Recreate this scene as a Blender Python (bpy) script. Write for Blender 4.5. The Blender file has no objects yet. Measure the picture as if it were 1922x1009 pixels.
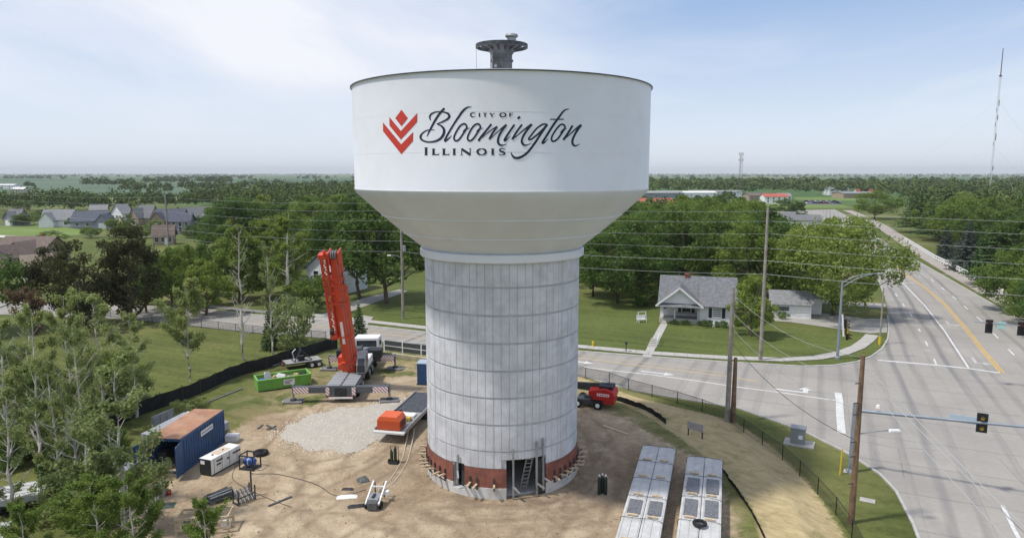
import bpy, bmesh, math, random
import numpy as np
from mathutils import Vector, Matrix
R = math.radians
S = bpy.context.scene
C = S.collection
# ---------------------------------------------------------------- camera, sky, sun, exposure
F, CX, CY, H = 800.0, 600.0, 298.0, 21.0          # survey of the photograph: focal length in px, principal point, flying height
PITCH = math.atan((CY - 187) / F)
FRAME_W, FRAME_X0, FRAME_Y0 = 1190.0, 6.0, -14.0   # frame in survey pixels
FRAME_H = FRAME_W * 537 / 1024
cam_d = bpy.data.cameras.new('camera'); cam = bpy.data.objects.new('camera', cam_d); C.objects.link(cam)
cam.location = (0, 0, H); cam.rotation_euler = (R(90) - PITCH, 0, 0)
cam_d.sensor_fit = 'HORIZONTAL'; cam_d.sensor_width = 36.0
cam_d.lens = 36.0 * F / FRAME_W
cam_d.shift_x = (FRAME_W / 2 + FRAME_X0 - CX) / FRAME_W
cam_d.shift_y = -(FRAME_H / 2 + FRAME_Y0 - CY) / FRAME_W
cam_d.clip_start = 0.5; cam_d.clip_end = 60000
S.camera = cam
SUN_EL, SUN_AZ = 61.0, -106.0       # degrees; azimuth clockwise from +Y (view direction), so the sun stands high on the left, a touch behind the camera
W = bpy.data.worlds.new('World'); S.world = W; W.use_nodes = True
nt = W.node_tree; nt.nodes.clear()
def wn(t, **k):
    n = nt.nodes.new(t)
    for a, b in k.items(): setattr(n, a, b)
    return n
out = wn('ShaderNodeOutputWorld'); bg = wn('ShaderNodeBackground')
sky = wn('ShaderNodeTexSky', sky_type='NISHITA', sun_disc=False)
sky.sun_elevation = R(SUN_EL); sky.sun_rotation = R(SUN_AZ); sky.altitude = 240; sky.air_density = 1.0; sky.dust_density = 2.5; sky.ozone_density = 1.2
tc = wn('ShaderNodeTexCoord'); sep = wn('ShaderNodeSeparateXYZ'); nt.links.new(tc.outputs['Generated'], sep.inputs[0])
zz = wn('ShaderNodeMath', operation='MAXIMUM'); zz.inputs[1].default_value = 0.0; nt.links.new(sep.outputs[2], zz.inputs[0])
za = wn('ShaderNodeMath', operation='ADD'); za.inputs[1].default_value = 0.09; nt.links.new(zz.outputs[0], za.inputs[0])
dx = wn('ShaderNodeMath', operation='DIVIDE'); nt.links.new(sep.outputs[0], dx.inputs[0]); nt.links.new(za.outputs[0], dx.inputs[1])
dy = wn('ShaderNodeMath', operation='DIVIDE'); nt.links.new(sep.outputs[1], dy.inputs[0]); nt.links.new(za.outputs[0], dy.inputs[1])
cmb = wn('ShaderNodeCombineXYZ'); nt.links.new(dx.outputs[0], cmb.inputs[0]); nt.links.new(dy.outputs[0], cmb.inputs[1])
mp = wn('ShaderNodeMapping'); mp.inputs['Scale'].default_value = (0.34, 0.16, 1); mp.inputs['Location'].default_value = (3.7, 4.7, 3.0); mp.inputs['Rotation'].default_value = (0, 0, R(-24))
nt.links.new(cmb.outputs[0], mp.inputs[0])
nz = wn('ShaderNodeTexNoise'); nz.inputs['Scale'].default_value = 1.0; nz.inputs['Detail'].default_value = 7; nz.inputs['Roughness'].default_value = 0.56; nz.inputs['Distortion'].default_value = 0.35
nt.links.new(mp.outputs[0], nz.inputs['Vector'])
rp = wn('ShaderNodeValToRGB'); rp.color_ramp.elements[0].position = 0.42; rp.color_ramp.elements[0].color = (0, 0, 0, 1); rp.color_ramp.elements[1].position = 0.66; rp.color_ramp.elements[1].color = (0.9, 0.9, 0.9, 1)
nt.links.new(nz.outputs[0], rp.inputs[0])
vr = wn('ShaderNodeValToRGB'); ve = vr.color_ramp.elements      # high thin haze: pale at the horizon, bluer overhead
ve[0].position = 0.0; ve[0].color = (0.715, 0.78, 0.86, 1); ve[1].position = 0.42; ve[1].color = (0.145, 0.255, 0.50, 1)
e_ = ve.new(0.10); e_.color = (0.48, 0.56, 0.70, 1); e_ = ve.new(0.22); e_.color = (0.255, 0.365, 0.575, 1)
nt.links.new(zz.outputs[0], vr.inputs[0])
vs = wn('ShaderNodeVectorMath', operation='SCALE'); vs.inputs['Scale'].default_value = 9.4; nt.links.new(vr.outputs[0], vs.inputs[0])
hs = wn('ShaderNodeMix', data_type='RGBA'); hs.inputs[0].default_value = 0.72
nt.links.new(sky.outputs[0], hs.inputs[6]); nt.links.new(vs.outputs[0], hs.inputs[7])
mx = wn('ShaderNodeMix', data_type='RGBA'); mx.inputs[7].default_value = (6.3, 6.35, 6.65, 1)      # cirrus
fd = wn('ShaderNodeMapRange', interpolation_type='SMOOTHSTEP'); fd.inputs[1].default_value = 0.01; fd.inputs[2].default_value = 0.15; nt.links.new(zz.outputs[0], fd.inputs[0])   # cloud melts into the haze low down
cm = wn('ShaderNodeMath', operation='MULTIPLY'); nt.links.new(rp.outputs[0], cm.inputs[0]); nt.links.new(fd.outputs[0], cm.inputs[1])
nt.links.new(cm.outputs[0], mx.inputs[0]); nt.links.new(hs.outputs[2], mx.inputs[6])
nt.links.new(mx.outputs[2], bg.inputs['Color']); bg.inputs['Strength'].default_value = 0.11
nt.links.new(bg.outputs[0], out.inputs[0])
sun_d = bpy.data.lights.new('sun', 'SUN'); sun = bpy.data.objects.new('sun', sun_d); C.objects.link(sun)
sun_d.energy = 2.5; sun_d.angle = R(4.0); sun_d.color = (1.0, 0.95, 0.87)
_el, _az = R(SUN_EL), R(SUN_AZ)
sun_dir = Vector((math.sin(_az) * math.cos(_el), math.cos(_az) * math.cos(_el), math.sin(_el)))
sun.rotation_euler = sun_dir.to_track_quat('Z', 'Y').to_euler(); sun.location = (-60, -15, 90)
S.view_settings.view_transform = 'Standard'; S.view_settings.look = 'None'; S.view_settings.gamma = 1.0; S.view_settings.use_curve_mapping = False
S.view_settings.exposure = 0.5
S.cycles.max_bounces = 6; S.cycles.diffuse_bounces = 4; S.cycles.glossy_bounces = 2; S.cycles.transmission_bounces = 3; S.cycles.transparent_max_bounces = 4; S.cycles.volume_bounces = 0
S.cycles.use_denoising = True
# ---------------------------------------------------------------- survey helpers
SP, CP = math.sin(PITCH), math.cos(PITCH)
def ray(u, v):
    x, y = (u - CX) / F, (v - CY) / F
    return x, CP - y * SP, -SP - y * CP
def G(u, v, z=0.0):                                # survey pixel -> point at height z
    x, y, d = ray(u, v); t = (z - H) / d
    return Vector((x * t, y * t, z))
def AT(u, v, Y):                                   # survey pixel -> point at ground distance Y
    x, y, d = ray(u, v); t = Y / y
    return Vector((x * t, Y, H + d * t))
def ss(a, b, x):
    t = np.clip((x - a) / (b - a), 0, 1); return t * t * (3 - 2 * t)
# ---------------------------------------------------------------- object helpers
def tag(o, label=None, cat=None, group=None, kind=None):
    for k, v in (('label', label), ('category', cat), ('group', group), ('kind', kind)):
        if v: o[k] = v
    return o
def thing(name, label, cat, loc=(0, 0, 0), rz=0.0, group=None, s=1.0):
    o = bpy.data.objects.new(name, None); C.objects.link(o); o.empty_display_size = 0.3
    o.location = loc; o.rotation_euler = (0, 0, rz); o.scale = (s, s, s)
    return tag(o, label, cat, group)
def link_mesh(name, me, mat, parent=None):
    o = bpy.data.objects.new(name, me); C.objects.link(o)
    if mat is not None and not me.materials:
        for m in (mat if isinstance(mat, (list, tuple)) else [mat]): me.materials.append(m)
    if parent is not None: o.parent = parent
    return o
def copy_tree(o, parent=None):
    c = o.copy(); C.objects.link(c); c.parent = parent
    for ch in KIDS.get(o.name, [x for x in o.children]): copy_tree(ch, c)
    return c
KIDS = {}
def np_mesh(name, v, quads, uvs=None):
    me = bpy.data.meshes.new(name); v = np.asarray(v, np.float32); q = np.asarray(quads, np.int32); k = q.shape[1]
    me.vertices.add(len(v)); me.vertices.foreach_set('co', v.ravel())
    me.loops.add(q.size); me.loops.foreach_set('vertex_index', q.ravel())
    me.polygons.add(len(q)); me.polygons.foreach_set('loop_start', np.arange(0, q.size, k, dtype=np.int32))
    me.update(calc_edges=True); return me
class MB:
    def __init__(s): s.v = []; s.f = []; s.m = []; s.mi = 0
    def add(s, vs, fs):
        n = len(s.v); s.v += [tuple(p) for p in vs]
        for f in fs: s.f.append([i + n for i in f]); s.m.append(s.mi)
        return s
    def box(s, c, d, rz=0.0, M=None, taper=1.0):
        a, b, h = d[0] / 2, d[1] / 2, d[2] / 2
        P = [Vector((x * (taper if z > 0 else 1), y * (taper if z > 0 else 1), z)) for z in (-h, h) for x, y in ((-a, -b), (a, -b), (a, b), (-a, b))]
        m = Matrix.Rotation(rz, 4, 'Z') if M is None else M.to_4x4()
        P = [m @ p + Vector(c) for p in P]
        return s.add(P, [(3, 2, 1, 0), (4, 5, 6, 7), (0, 1, 5, 4), (1, 2, 6, 5), (2, 3, 7, 6), (3, 0, 4, 7)])
    def bx(s, x0, x1, y0, y1, z0, z1): return s.box(((x0 + x1) / 2, (y0 + y1) / 2, (z0 + z1) / 2), (x1 - x0, y1 - y0, z1 - z0))
    def beam(s, p, q, w, h=None):
        p, q = Vector(p), Vector(q); d = q - p; L = d.length
        if L < 1e-6: return s
        h = h or w; z = d / L; x = z.cross(Vector((0, 0, 1)))
        if x.length < 1e-4: x = Vector((1, 0, 0))
        x.normalize(); y = x.cross(z); M = Matrix((x, z, y)).transposed()
        return s.box((p + q) / 2, (w, L, h), M=M)
    def tube(s, pts, r, n=6, cap=True):
        pts = [Vector(p) for p in pts]; rs = r if isinstance(r, (list, tuple)) else [r] * len(pts); vs = []; fs = []
        for i, p in enumerate(pts):
            d = (pts[min(i + 1, len(pts) - 1)] - pts[max(i - 1, 0)]).normalized()
            x = d.cross(Vector((0, 0, 1)))
            if x.length < 1e-3: x = d.cross(Vector((0, 1, 0)))
            x.normalize(); y = d.cross(x)
            for k in range(n):
                a = 2 * math.pi * k / n; vs.append(p + (x * math.cos(a) + y * math.sin(a)) * rs[i])
        for i in range(len(pts) - 1):
            for k in range(n):
                a, b = i * n + k, i * n + (k + 1) % n; fs.append((a, b, b + n, a + n))
        if cap: fs += [tuple(range(n - 1, -1, -1)), tuple(range((len(pts) - 1) * n, len(pts) * n))]
        return s.add(vs, fs)
    def lathe(s, prof, c=(0, 0, 0), n=32, a0=0.0, a1=2 * math.pi, axis='Z'):
        full = abs(a1 - a0 - 2 * math.pi) < 1e-6; m = n if full else n + 1; vs = []; fs = []
        for r, z in prof:
            for k in range(m):
                a = a0 + (a1 - a0) * k / n; p = (r * math.cos(a), r * math.sin(a), z)
                if axis == 'X': p = (p[2], p[0], p[1])
                if axis == 'Y': p = (p[0], p[2], p[1])
                vs.append((c[0] + p[0], c[1] + p[1], c[2] + p[2]))
        for i in range(len(prof) - 1):
            for k in range(n):
                a, b = i * m + k, i * m + (k + 1) % m; fs.append((a, b, b + m, a + m))
        return s.add(vs, fs)
    def wheel(s, c, r, w, axis='X', n=14):
        h = w / 2; return s.lathe([(0.02, -h), (r * .55, -h), (r * .62, -h * .8), (r * .92, -h), (r, -h * .7), (r, h * .7), (r * .92, h), (r * .62, h * .8), (r * .55, h), (0.02, h)], c, n, axis=axis)
    def prism(s, poly, z0, z1, axis='Z', c=(0, 0, 0)):
        n = len(poly)
        def P(a, b, t): 
            p = {'Z': (a, b, t), 'Y': (a, t, b), 'X': (t, a, b)}[axis]; return (p[0] + c[0], p[1] + c[1], p[2] + c[2])
        vs = [P(a, b, z0) for a, b in poly] + [P(a, b, z1) for a, b in poly]
        return s.add(vs, [tuple(range(n - 1, -1, -1)), tuple(range(n, 2 * n))] + [(i, (i + 1) % n, n + (i + 1) % n, n + i) for i in range(n)])
    def build(s, name, mat, parent=None, smooth=False, bevel=0.0, recalc=True):
        me = bpy.data.meshes.new(name); me.from_pydata([tuple(p) for p in s.v], [], s.f)
        if isinstance(mat, (list, tuple)) and len(mat) > 1: me.polygons.foreach_set('material_index', s.m)
        if recalc:
            bm = bmesh.new(); bm.from_mesh(me); bmesh.ops.recalc_face_normals(bm, faces=bm.faces); bm.to_mesh(me); bm.free()
        me.update()
        o = link_mesh(name, me, mat, parent)
        if smooth:
            me.polygons.foreach_set('use_smooth', [True] * len(me.polygons))
            md = None
            try: me.set_sharp_from_angle(angle=R(38))
            except Exception: pass
        if bevel:
            b = o.modifiers.new('bevel', 'BEVEL'); b.width = bevel; b.segments = 2; b.limit_method = 'ANGLE'; b.angle_limit = R(40)
        if parent is not None: KIDS.setdefault(parent.name, []).append(o)
        return o
def bx(*a): return MB().bx(*a)
# ---------------------------------------------------------------- materials
MATS = {}
def mat(name, col, rough=0.6, metal=0.0, var=0.0, scale=3.0, bump=0.0, bscale=None, col2=None, spec=0.4, trans=0.0, coord='Object', detail=4, lo=0.35, hi=0.65, stain=None, stain_scale=0.4, stain_amt=0.5):
    if name in MATS: return MATS[name]
    m = bpy.data.materials.new(name); m.use_nodes = True; t = m.node_tree; n = t.nodes; b = n['Principled BSDF']; MATS[name] = m
    b.inputs['Roughness'].default_value = rough; b.inputs['Metallic'].default_value = metal; b.inputs['Specular IOR Level'].default_value = spec
    c4 = lambda c: (c[0], c[1], c[2], 1)
    b.inputs['Base Color'].default_value = c4(col); sock = None
    if var or col2 or bump or stain:
        if coord == 'World': g = n.new('ShaderNodeNewGeometry'); vec = g.outputs['Position']
        else: g = n.new('ShaderNodeTexCoord'); vec = g.outputs[coord]
    if var or col2:
        z = n.new('ShaderNodeTexNoise'); z.inputs['Scale'].default_value = scale; z.inputs['Detail'].default_value = detail; z.inputs['Roughness'].default_value = 0.62; t.links.new(vec, z.inputs['Vector'])
        r = n.new('ShaderNodeValToRGB'); t.links.new(z.outputs[0], r.inputs[0]); e = r.color_ramp.elements
        e[0].position = lo; e[1].position = hi
        e[0].color = c4(col2 if col2 else [x * (1 - var) for x in col]); e[1].color = c4(col if col2 else [min(1, x * (1 + var)) for x in col])
        sock = r.outputs[0]
    if stain:
        z = n.new('ShaderNodeTexNoise'); z.inputs['Scale'].default_value = stain_scale; z.inputs['Detail'].default_value = 6; z.inputs['Roughness'].default_value = 0.7; t.links.new(vec, z.inputs['Vector'])
        r = n.new('ShaderNodeValToRGB'); t.links.new(z.outputs[0], r.inputs[0]); r.color_ramp.elements[0].position = 0.48; r.color_ramp.elements[1].position = 0.72
        r.color_ramp.elements[1].color = (stain_amt,) * 3 + (1,)
        x = n.new('ShaderNodeMix'); x.data_type = 'RGBA'; t.links.new(r.outputs[0], x.inputs[0])
        if sock: t.links.new(sock, x.inputs[6])
        else: x.inputs[6].default_value = c4(col)
        x.inputs[7].default_value = c4(stain); sock = x.outputs[2]
    if sock: t.links.new(sock, b.inputs['Base Color'])
    if bump:
        z = n.new('ShaderNodeTexNoise'); z.inputs['Scale'].default_value = bscale or scale * 3; z.inputs['Detail'].default_value = 5; t.links.new(vec, z.inputs['Vector'])
        u = n.new('ShaderNodeBump'); u.inputs['Strength'].default_value = min(1, bump); u.inputs['Distance'].default_value = 0.05 * max(1, bump); t.links.new(z.outputs[0], u.inputs['Height']); t.links.new(u.outputs[0], b.inputs['Normal'])
    if trans:
        tr = n.new('ShaderNodeBsdfTranslucent'); ms = n.new('ShaderNodeMixShader'); ms.inputs[0].default_value = trans
        if sock: t.links.new(sock, tr.inputs[0])
        else: tr.inputs[0].default_value = c4(col)
        t.links.new(b.outputs[0], ms.inputs[1]); t.links.new(tr.outputs[0], ms.inputs[2]); t.links.new(ms.outputs[0], n['Material Output'].inputs[0])
    return m
M_white = mat('tank_white_paint', (0.725, 0.745, 0.795), 0.4, var=0.03, scale=0.3, bump=0.12, bscale=0.5, stain=(0.66, 0.65, 0.63), stain_scale=0.35, stain_amt=0.45)
M_cone = mat('tank_white_shaded', (0.66, 0.69, 0.75), 0.45, var=0.04, scale=0.3, bump=0.15, bscale=0.6, stain=(0.60, 0.59, 0.57), stain_scale=0.4, stain_amt=0.5)  # tank white again, greyer and bluer: underside shade put into the colour
M_conc = mat('tower_concrete', (0.56, 0.575, 0.605), 0.85, var=0.13, scale=0.9, bump=0.3, bscale=9, stain=(0.40, 0.405, 0.42), stain_scale=0.5, stain_amt=0.5, coord='World')
M_joint = mat('joint_concrete', (0.44, 0.445, 0.46), 0.9, var=0.1, scale=1.5, coord='World')
M_base = mat('base_concrete', (0.56, 0.555, 0.54), 0.85, var=0.1, scale=1.2, bump=0.2, bscale=8, stain=(0.33, 0.28, 0.22), stain_scale=0.9, stain_amt=0.55, coord='World')
M_rust = mat('red_brown_membrane', (0.23, 0.085, 0.06), 0.7, var=0.25, scale=1.3, bump=0.9, bscale=2.5, coord='World', stain=(0.16, 0.07, 0.055), stain_scale=1.5)
M_navy = mat('navy_lettering', (0.012, 0.018, 0.045), 0.5)
M_logo = mat('red_emblem', (0.55, 0.045, 0.028), 0.5)
M_galv = mat('galvanised_steel', (0.33, 0.34, 0.35), 0.5, 0.5, var=0.2, scale=2.0)
M_gsteel = mat('dark_steel', (0.06, 0.065, 0.07), 0.55, 0.4, var=0.3, scale=3)
M_pipe = mat('weathered_pipe', (0.115, 0.12, 0.122), 0.6, 0.3, var=0.35, scale=1.6, stain=(0.08, 0.07, 0.06), stain_scale=1.2)
M_black = mat('black_rubber', (0.013, 0.013, 0.014), 0.8, var=0.3, scale=5)
M_tim = mat('raw_timber', (0.50, 0.40, 0.27), 0.8, var=0.2, scale=4)
M_glass = mat('dark_glass', (0.02, 0.025, 0.03), 0.08, spec=0.6)
M_wht = mat('white_paint', (0.76, 0.76, 0.75), 0.5, var=0.05, scale=2)
# ---------------------------------------------------------------- the water tower
TX, TY = -0.63, 47.75
tower = thing('water_tower', 'huge white water tower with city lettering on a wide grey concrete column', 'water tower', (TX, TY, 0))
RT, RC = 9.9, 5.36
m = MB()
m.lathe([(RT, 19.93), (RT + .03, 20.0), (RT, 20.1), (RT, 26.4), (RT + .07, 26.42), (RT + .07, 26.52), (RT - .02, 26.54), (6, 27.0), (0.7, 27.3)], n=128)
tank = m.build('tank', M_white, tower, smooth=True)
m = MB(); m.lathe([(RT + .075, 26.44), (RT + .11, 26.44), (RT + .11, 26.50), (RT + .075, 26.50)], n=128); m.build('rim', M_gsteel, tank)
for z in (22.15, 24.3):
    m = MB(); m.lathe([(RT, z - .02), (RT + .006, z), (RT, z + .02)], n=128); m.build('weld_seam', M_white, tank, smooth=True)
m = MB(); prof = [(RT, 19.93), (RT - .12, 19.72)]
for k in range(1, 13):
    t = k / 12; prof.append((RT - .12 + (5.42 - RT + .12) * t, 19.72 + (15.98 - 19.72) * t - .10 * math.sin(math.pi * t)))
m.lathe(prof, n=128); cone = m.build('tank_cone', M_cone, tower, smooth=True)
for t in (0.36, 0.69):
    r = RT - .12 + (5.42 - RT + .12) * t; z = 19.72 + (15.98 - 19.72) * t - .10 * math.sin(math.pi * t)
    m = MB(); m.lathe([(r + .02, z + .03), (r + .03, z - .03), (r - .02, z - .04)], n=128); m.build('weld_seam', M_cone, cone, smooth=True)
m = MB(); m.lathe([(5.3, 16.0), (5.62, 15.98), (5.68, 15.92), (5.68, 15.52), (5.62, 15.46), (5.3, 15.46)], n=96); m.build('collar', M_white, tower, smooth=True)
# column: a hollow core with door openings, and form-panel faces in 1.79 m lifts
def ang(deg): return R(deg - 90)                    # degrees from the camera side, positive to the right
DO = [(3.4, 32.6, 0.0, 2.62), (-36.2, -26.6, 0.42, 2.12)]
core_r = RC - .045
edges = [-180.0, -36.2, -26.6, 3.4, 32.6, 180.0]
m = MB()
for a0, a1 in zip(edges[:-1], edges[1:]):
    n = max(3, int((a1 - a0) / 4)); d = [q for q in DO if abs(q[0] - a0) < .1]
    rng = [(0.0, 15.5)] if not d else ([(0.0, d[0][2])] if d[0][2] > 0 else []) + [(d[0][3], 15.5)]
    for z0, z1 in rng:
        m.lathe([(core_r, z0), (core_r, z1)], n=n, a0=ang(a0), a1=ang(a1)); m.lathe([(core_r - .3, z1), (core_r - .3, z0)], n=n, a0=ang(a0), a1=ang(a1))
    if d:
        z0, z1 = d[0][2], d[0][3]
        m.lathe([(core_r - .3, z1), (core_r, z1)], n=n, a0=ang(a0), a1=ang(a1))
        if z0 > 0: m.lathe([(core_r - .3, z0), (core_r, z0)], n=n, a0=ang(a0), a1=ang(a1))
        for a in (a0, a1):
            c, s_ = math.cos(ang(a)), math.sin(ang(a))
            m.add([(c * core_r, s_ * core_r, z0), (c * (core_r - .3), s_ * (core_r - .3), z0), (c * (core_r - .3), s_ * (core_r - .3), z1), (c * core_r, s_ * core_r, z1)], [(0, 1, 2, 3)])
core = m.build('column_core', M_joint, tower, recalc=False)
m = MB(); m.lathe([(core_r - .31, .02), (0.01, .02)], n=48); m.build('floor_slab', M_base, tower, recalc=False)
m = MB(); m.lathe([(core_r - .31, 15.4), (0.01, 15.4)], n=48); m.build('column_ceiling', M_joint, tower, recalc=False)
NP = 66; rnd = random.Random(5)
def panel_mesh(h, w, jut):
    b = MB(); n = 2; g = math.degrees(0.011 / RC); w = w - 2 * g; r0, r1 = core_r - .004, RC + jut
    for k in range(n):
        p0, p1 = R(-w / 2 + w * k / n), R(-w / 2 + w * (k + 1) / n)
        q = [(r * math.cos(a), r * math.sin(a), z) for z in (0, h) for r in (r0, r1) for a in (p0, p1)]
        f = [(2, 3, 7, 6), (0, 2, 3, 1), (4, 5, 7, 6)]
        if k == 0: f.append((0, 4, 6, 2))
        if k == n - 1: f.append((1, 3, 7, 5))
        b.add(q, f)
    return b
lifts = [(0.80, 1.35)] + [(3.24 + 1.79 * k - 1.79 + (0 if k else 0), 1.79 - .10) for k in range(0, 8)]
lifts = [(2.06, 1.08)] + [(3.24 + 1.79 * k, 1.65) for k in range(6)] + [(3.24 + 1.79 * 6, 15.5 - 3.24 - 1.79 * 6 - .02)]
step = 360.0 / NP; back = MB()
for li, (z, h) in enumerate(lifts):
    protos = [panel_mesh(h, step, j) for j in (0.0, 0.006, 0.012)]; first = [None] * 3
    for k in range(NP):
        a = (k + .5) * step - 180.0
        if z < 2.6 and any(d0 - .8 < a < d1 + .8 for d0, d1, _, zt in DO if zt > z):
            hh = z + h - 2.66
            if a < 0: hh = z + h - 2.14
            if hh < .1: continue
            b = panel_mesh(hh, step, 0.0); o = b.build('concrete_panel', M_conc, tower); o.location = (0, 0, z + h - hh); o.rotation_euler = (0, 0, ang(a)); continue
        q = rnd.randrange(3)
        if abs(a) < 92:
            if first[q] is None: o = first[q] = protos[q].build('concrete_panel', M_conc, tower)
            else:
                o = first[q].copy(); C.objects.link(o); o.parent = tower
            o.location = (0, 0, z); o.rotation_euler = (0, 0, ang(a))
        else:
            M = Matrix.Translation((0, 0, z)) @ Matrix.Rotation(ang(a), 4, 'Z'); back.add([M @ Vector(p) for p in protos[q].v], protos[q].f)
o = back.build('concrete_panels_behind', M_conc, tower); o['kind'] = 'stuff'
# a few deeper pour joints: narrow vertical strips
for a in (-5.5, 47.0, -57.0, -90.0, 90.0):
    m = MB(); m.lathe([(RC + .02, 2.1), (RC + .02, 15.4)], n=1, a0=ang(a - .28), a1=ang(a + .28)); m.build('pour_joint', M_joint, tower, recalc=False)
# base ring and brown-red wrap, cut at the doors
def arc_wall(prof, mat_, name, segs, n_per=4):
    for a0, a1 in segs:
        m = MB(); m.lathe(prof, n=max(3, int((a1 - a0) / n_per)), a0=ang(a0), a1=ang(a1))
        for a, p in ((a0, 0), (a1, 1)):
            c, s_ = math.cos(ang(a)), math.sin(ang(a)); k = len(prof)
            m.add([(r * c, r * s_, z) for r, z in prof], [tuple(range(k))])
        m.build(name, mat_, tower, smooth=False)
rp_ = RC + .10
arc_wall([(core_r + .005, .0), (rp_, .0), (rp_, .74), (rp_ - .05, .78), (core_r + .005, .78)], M_base, 'base_ring', [(-36.2 - 0, 3.4)] if False else [(32.6, 323.8), (-26.6, 3.4)])
arc_wall([(core_r + .005, .0), (rp_, .0), (rp_, .42), (core_r + .005, .42)], M_base, 'door_sill', [(-36.2, -26.6)])
for a0, a1 in [(-26.6, 3.4), (32.6, 180.0), (-180.0, -36.2)]:       # wrap with sagging folds
    n = int((a1 - a0) / 1.2); vs = []; fs = []; rz_ = random.Random(int(a0 * 7) + 900)
    ph = [rz_.uniform(0, 6.28) for _ in range(4)]
    for k in range(n + 1):
        a = a0 + (a1 - a0) * k / n
        for j in range(6):
            t = j / 5; w = .012 * math.sin(a * 1.9 + ph[0] + t * 1.2) + .012 * math.sin(a * .83 + ph[1] - 2 * t) + .008 * math.sin(a * 4.3 + ph[2])
            r = RC + .035 + w * (1 - abs(2 * t - 1) * .6) + .045 * (1 - t); z = .765 + 1.29 * t + (.02 * math.sin(a * .6 + ph[3]) if 0 < j < 5 else 0)
            vs.append((r * math.cos(ang(a)), r * math.sin(ang(a)), z))
    for k in range(n):
        for j in range(5): i = k * 6 + j; fs.append((i, i + 6, i + 7, i + 1))
    m = MB(); m.add(vs, fs); m.build('membrane_wrap', M_rust, tower, smooth=True)
def polar(a, r, z): return Vector((r * math.cos(ang(a)), r * math.sin(ang(a)), z))
for a in (-100, -92, -84, -77, -70, -64, -57, -50, -44, -22, -17, -5, 40, 46, 52, 59, 66, 73, 80, 88, 96):   # timber brackets sticking out under the wrap
    m = MB(); j = rnd.uniform(-.06, .06); tilt = rnd.uniform(-.05, .12)
    m.beam(polar(a, RC + .02, 1.02 + j), polar(a + rnd.uniform(-1.5, 1.5), RC + .75 + rnd.uniform(-.1, .1), 1.02 + j + tilt), .13, .10); b = m.build('timber_bracket', M_tim, tower)
    m = MB(); m.beam(polar(a, RC + .13, 1.45), polar(a, RC + .12, .6), .10, .07); m.beam(polar(a, RC + .14, .62), polar(a, RC + .5, .96), .06, .06); m.build('bracket_strut', M_gsteel, b)
for a, z0, z1 in ((8.0, .0, 3.45), (24.6, .05, 3.75), (29.6, .35, 3.9), (-31.5, .75, 2.75)):                    # vertical steel posts at the openings
    m = MB(); p, q = polar(a, RC + .20, z0), polar(a, RC + .14, z1); m.beam(p, q, .11, .11); m.beam(polar(a, RC + .19, z0 + .9), polar(a + 3.4, RC + .62, z0 + .62), .10, .10); m.build('steel_post', M_galv, tower)
m = MB(); p, q = polar(17.5, RC - .75, .0), polar(21.0, RC - .15, 2.75); e = Vector((math.cos(ang(19 + 90)), math.sin(ang(19 + 90)), 0)) * .22
m.beam(p - e, q - e, .06, .08); m.beam(p + e, q + e, .06, .08)
for k in range(9): c = p.lerp(q, (k + .7) / 9.6); m.beam(c - e, c + e, .04, .04)
lad = m.build('ladder', M_galv, None); lad.location = (TX, TY, 0); tag(lad, 'aluminium ladder leaning in the tall doorway of the tower base', 'ladder')
m = MB(); m.box(polar(29.8, RC - .05, 1.25), (.55, .10, 2.4), ang(29.8) + R(90)); m.build('door_leaf', M_gsteel, tower)
m = MB(); m.box(polar(-29.0, RC - .3, 1.25), (.42, .06, 1.5), ang(-29) + R(90)); m.build('door_leaf', M_gsteel, tower)
# roof pipe with its platform ring
m = MB(); m.lathe([(.7, 26.9), (.7, 29.35)], n=28); m.lathe([(.715, 28.4), (.78, 28.42), (.78, 28.52), (.715, 28.54)], n=28)
vent = m.build('access_tube', M_pipe, tower, smooth=True)
m = MB(); m.lathe([(.7, 28.85), (1.0, 29.25), (1.28, 29.36), (1.28, 29.46), (.01, 29.46)], n=40); m.build('platform_deck', M_pipe, vent, smooth=True)
m = MB(); m.lathe([(1.62, 29.30), (1.75, 29.30), (1.75, 29.52), (1.62, 29.52), (1.62, 29.30)], n=48); m.build('platform_ring', M_gsteel, vent)
m = MB()
for k in range(14):
    a = k * 2 * math.pi / 14; c, s_ = math.cos(a), math.sin(a); m.beam((.7 * c, .7 * s_, 29.05), (1.66 * c, 1.66 * s_, 29.40), .06, .09)
m.build('platform_bracket', M_gsteel, vent)
m = MB(); m.lathe([(.30, 29.45), (.30, 30.02), (.40, 30.04), (.44, 30.10), (.40, 30.22), (.1, 30.3)], c=(.66, .2, 0), n=20); m.build('vent_cap', M_galv, vent, smooth=True)
m = MB(); m.prism([(.45, 27.0), (.98, 27.0), (1.28, 27.72), (1.2, 27.78), (.45, 27.62)], -.45, .3, 'Y'); m.build('overflow_box', M_pipe, vent)
m = MB(); m.box((-.62, -.5, 28.0), (.05, .05, 2.2)); m.box((-.74, -.35, 28.0), (.05, .05, 2.2))
for k in range(8): m.beam((-.62, -.5, 27.1 + k * .27), (-.74, -.35, 27.1 + k * .27), .03)
m.box((-.4, -.66, 28.05), (.18, .1, .16)); m.build('tube_ladder', M_galv, vent)
m = MB(); m.beam((-1.72, 0, 29.3), (-1.68, 0, 26.9), .02); m.build('hanging_line', M_gsteel, vent)
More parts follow.
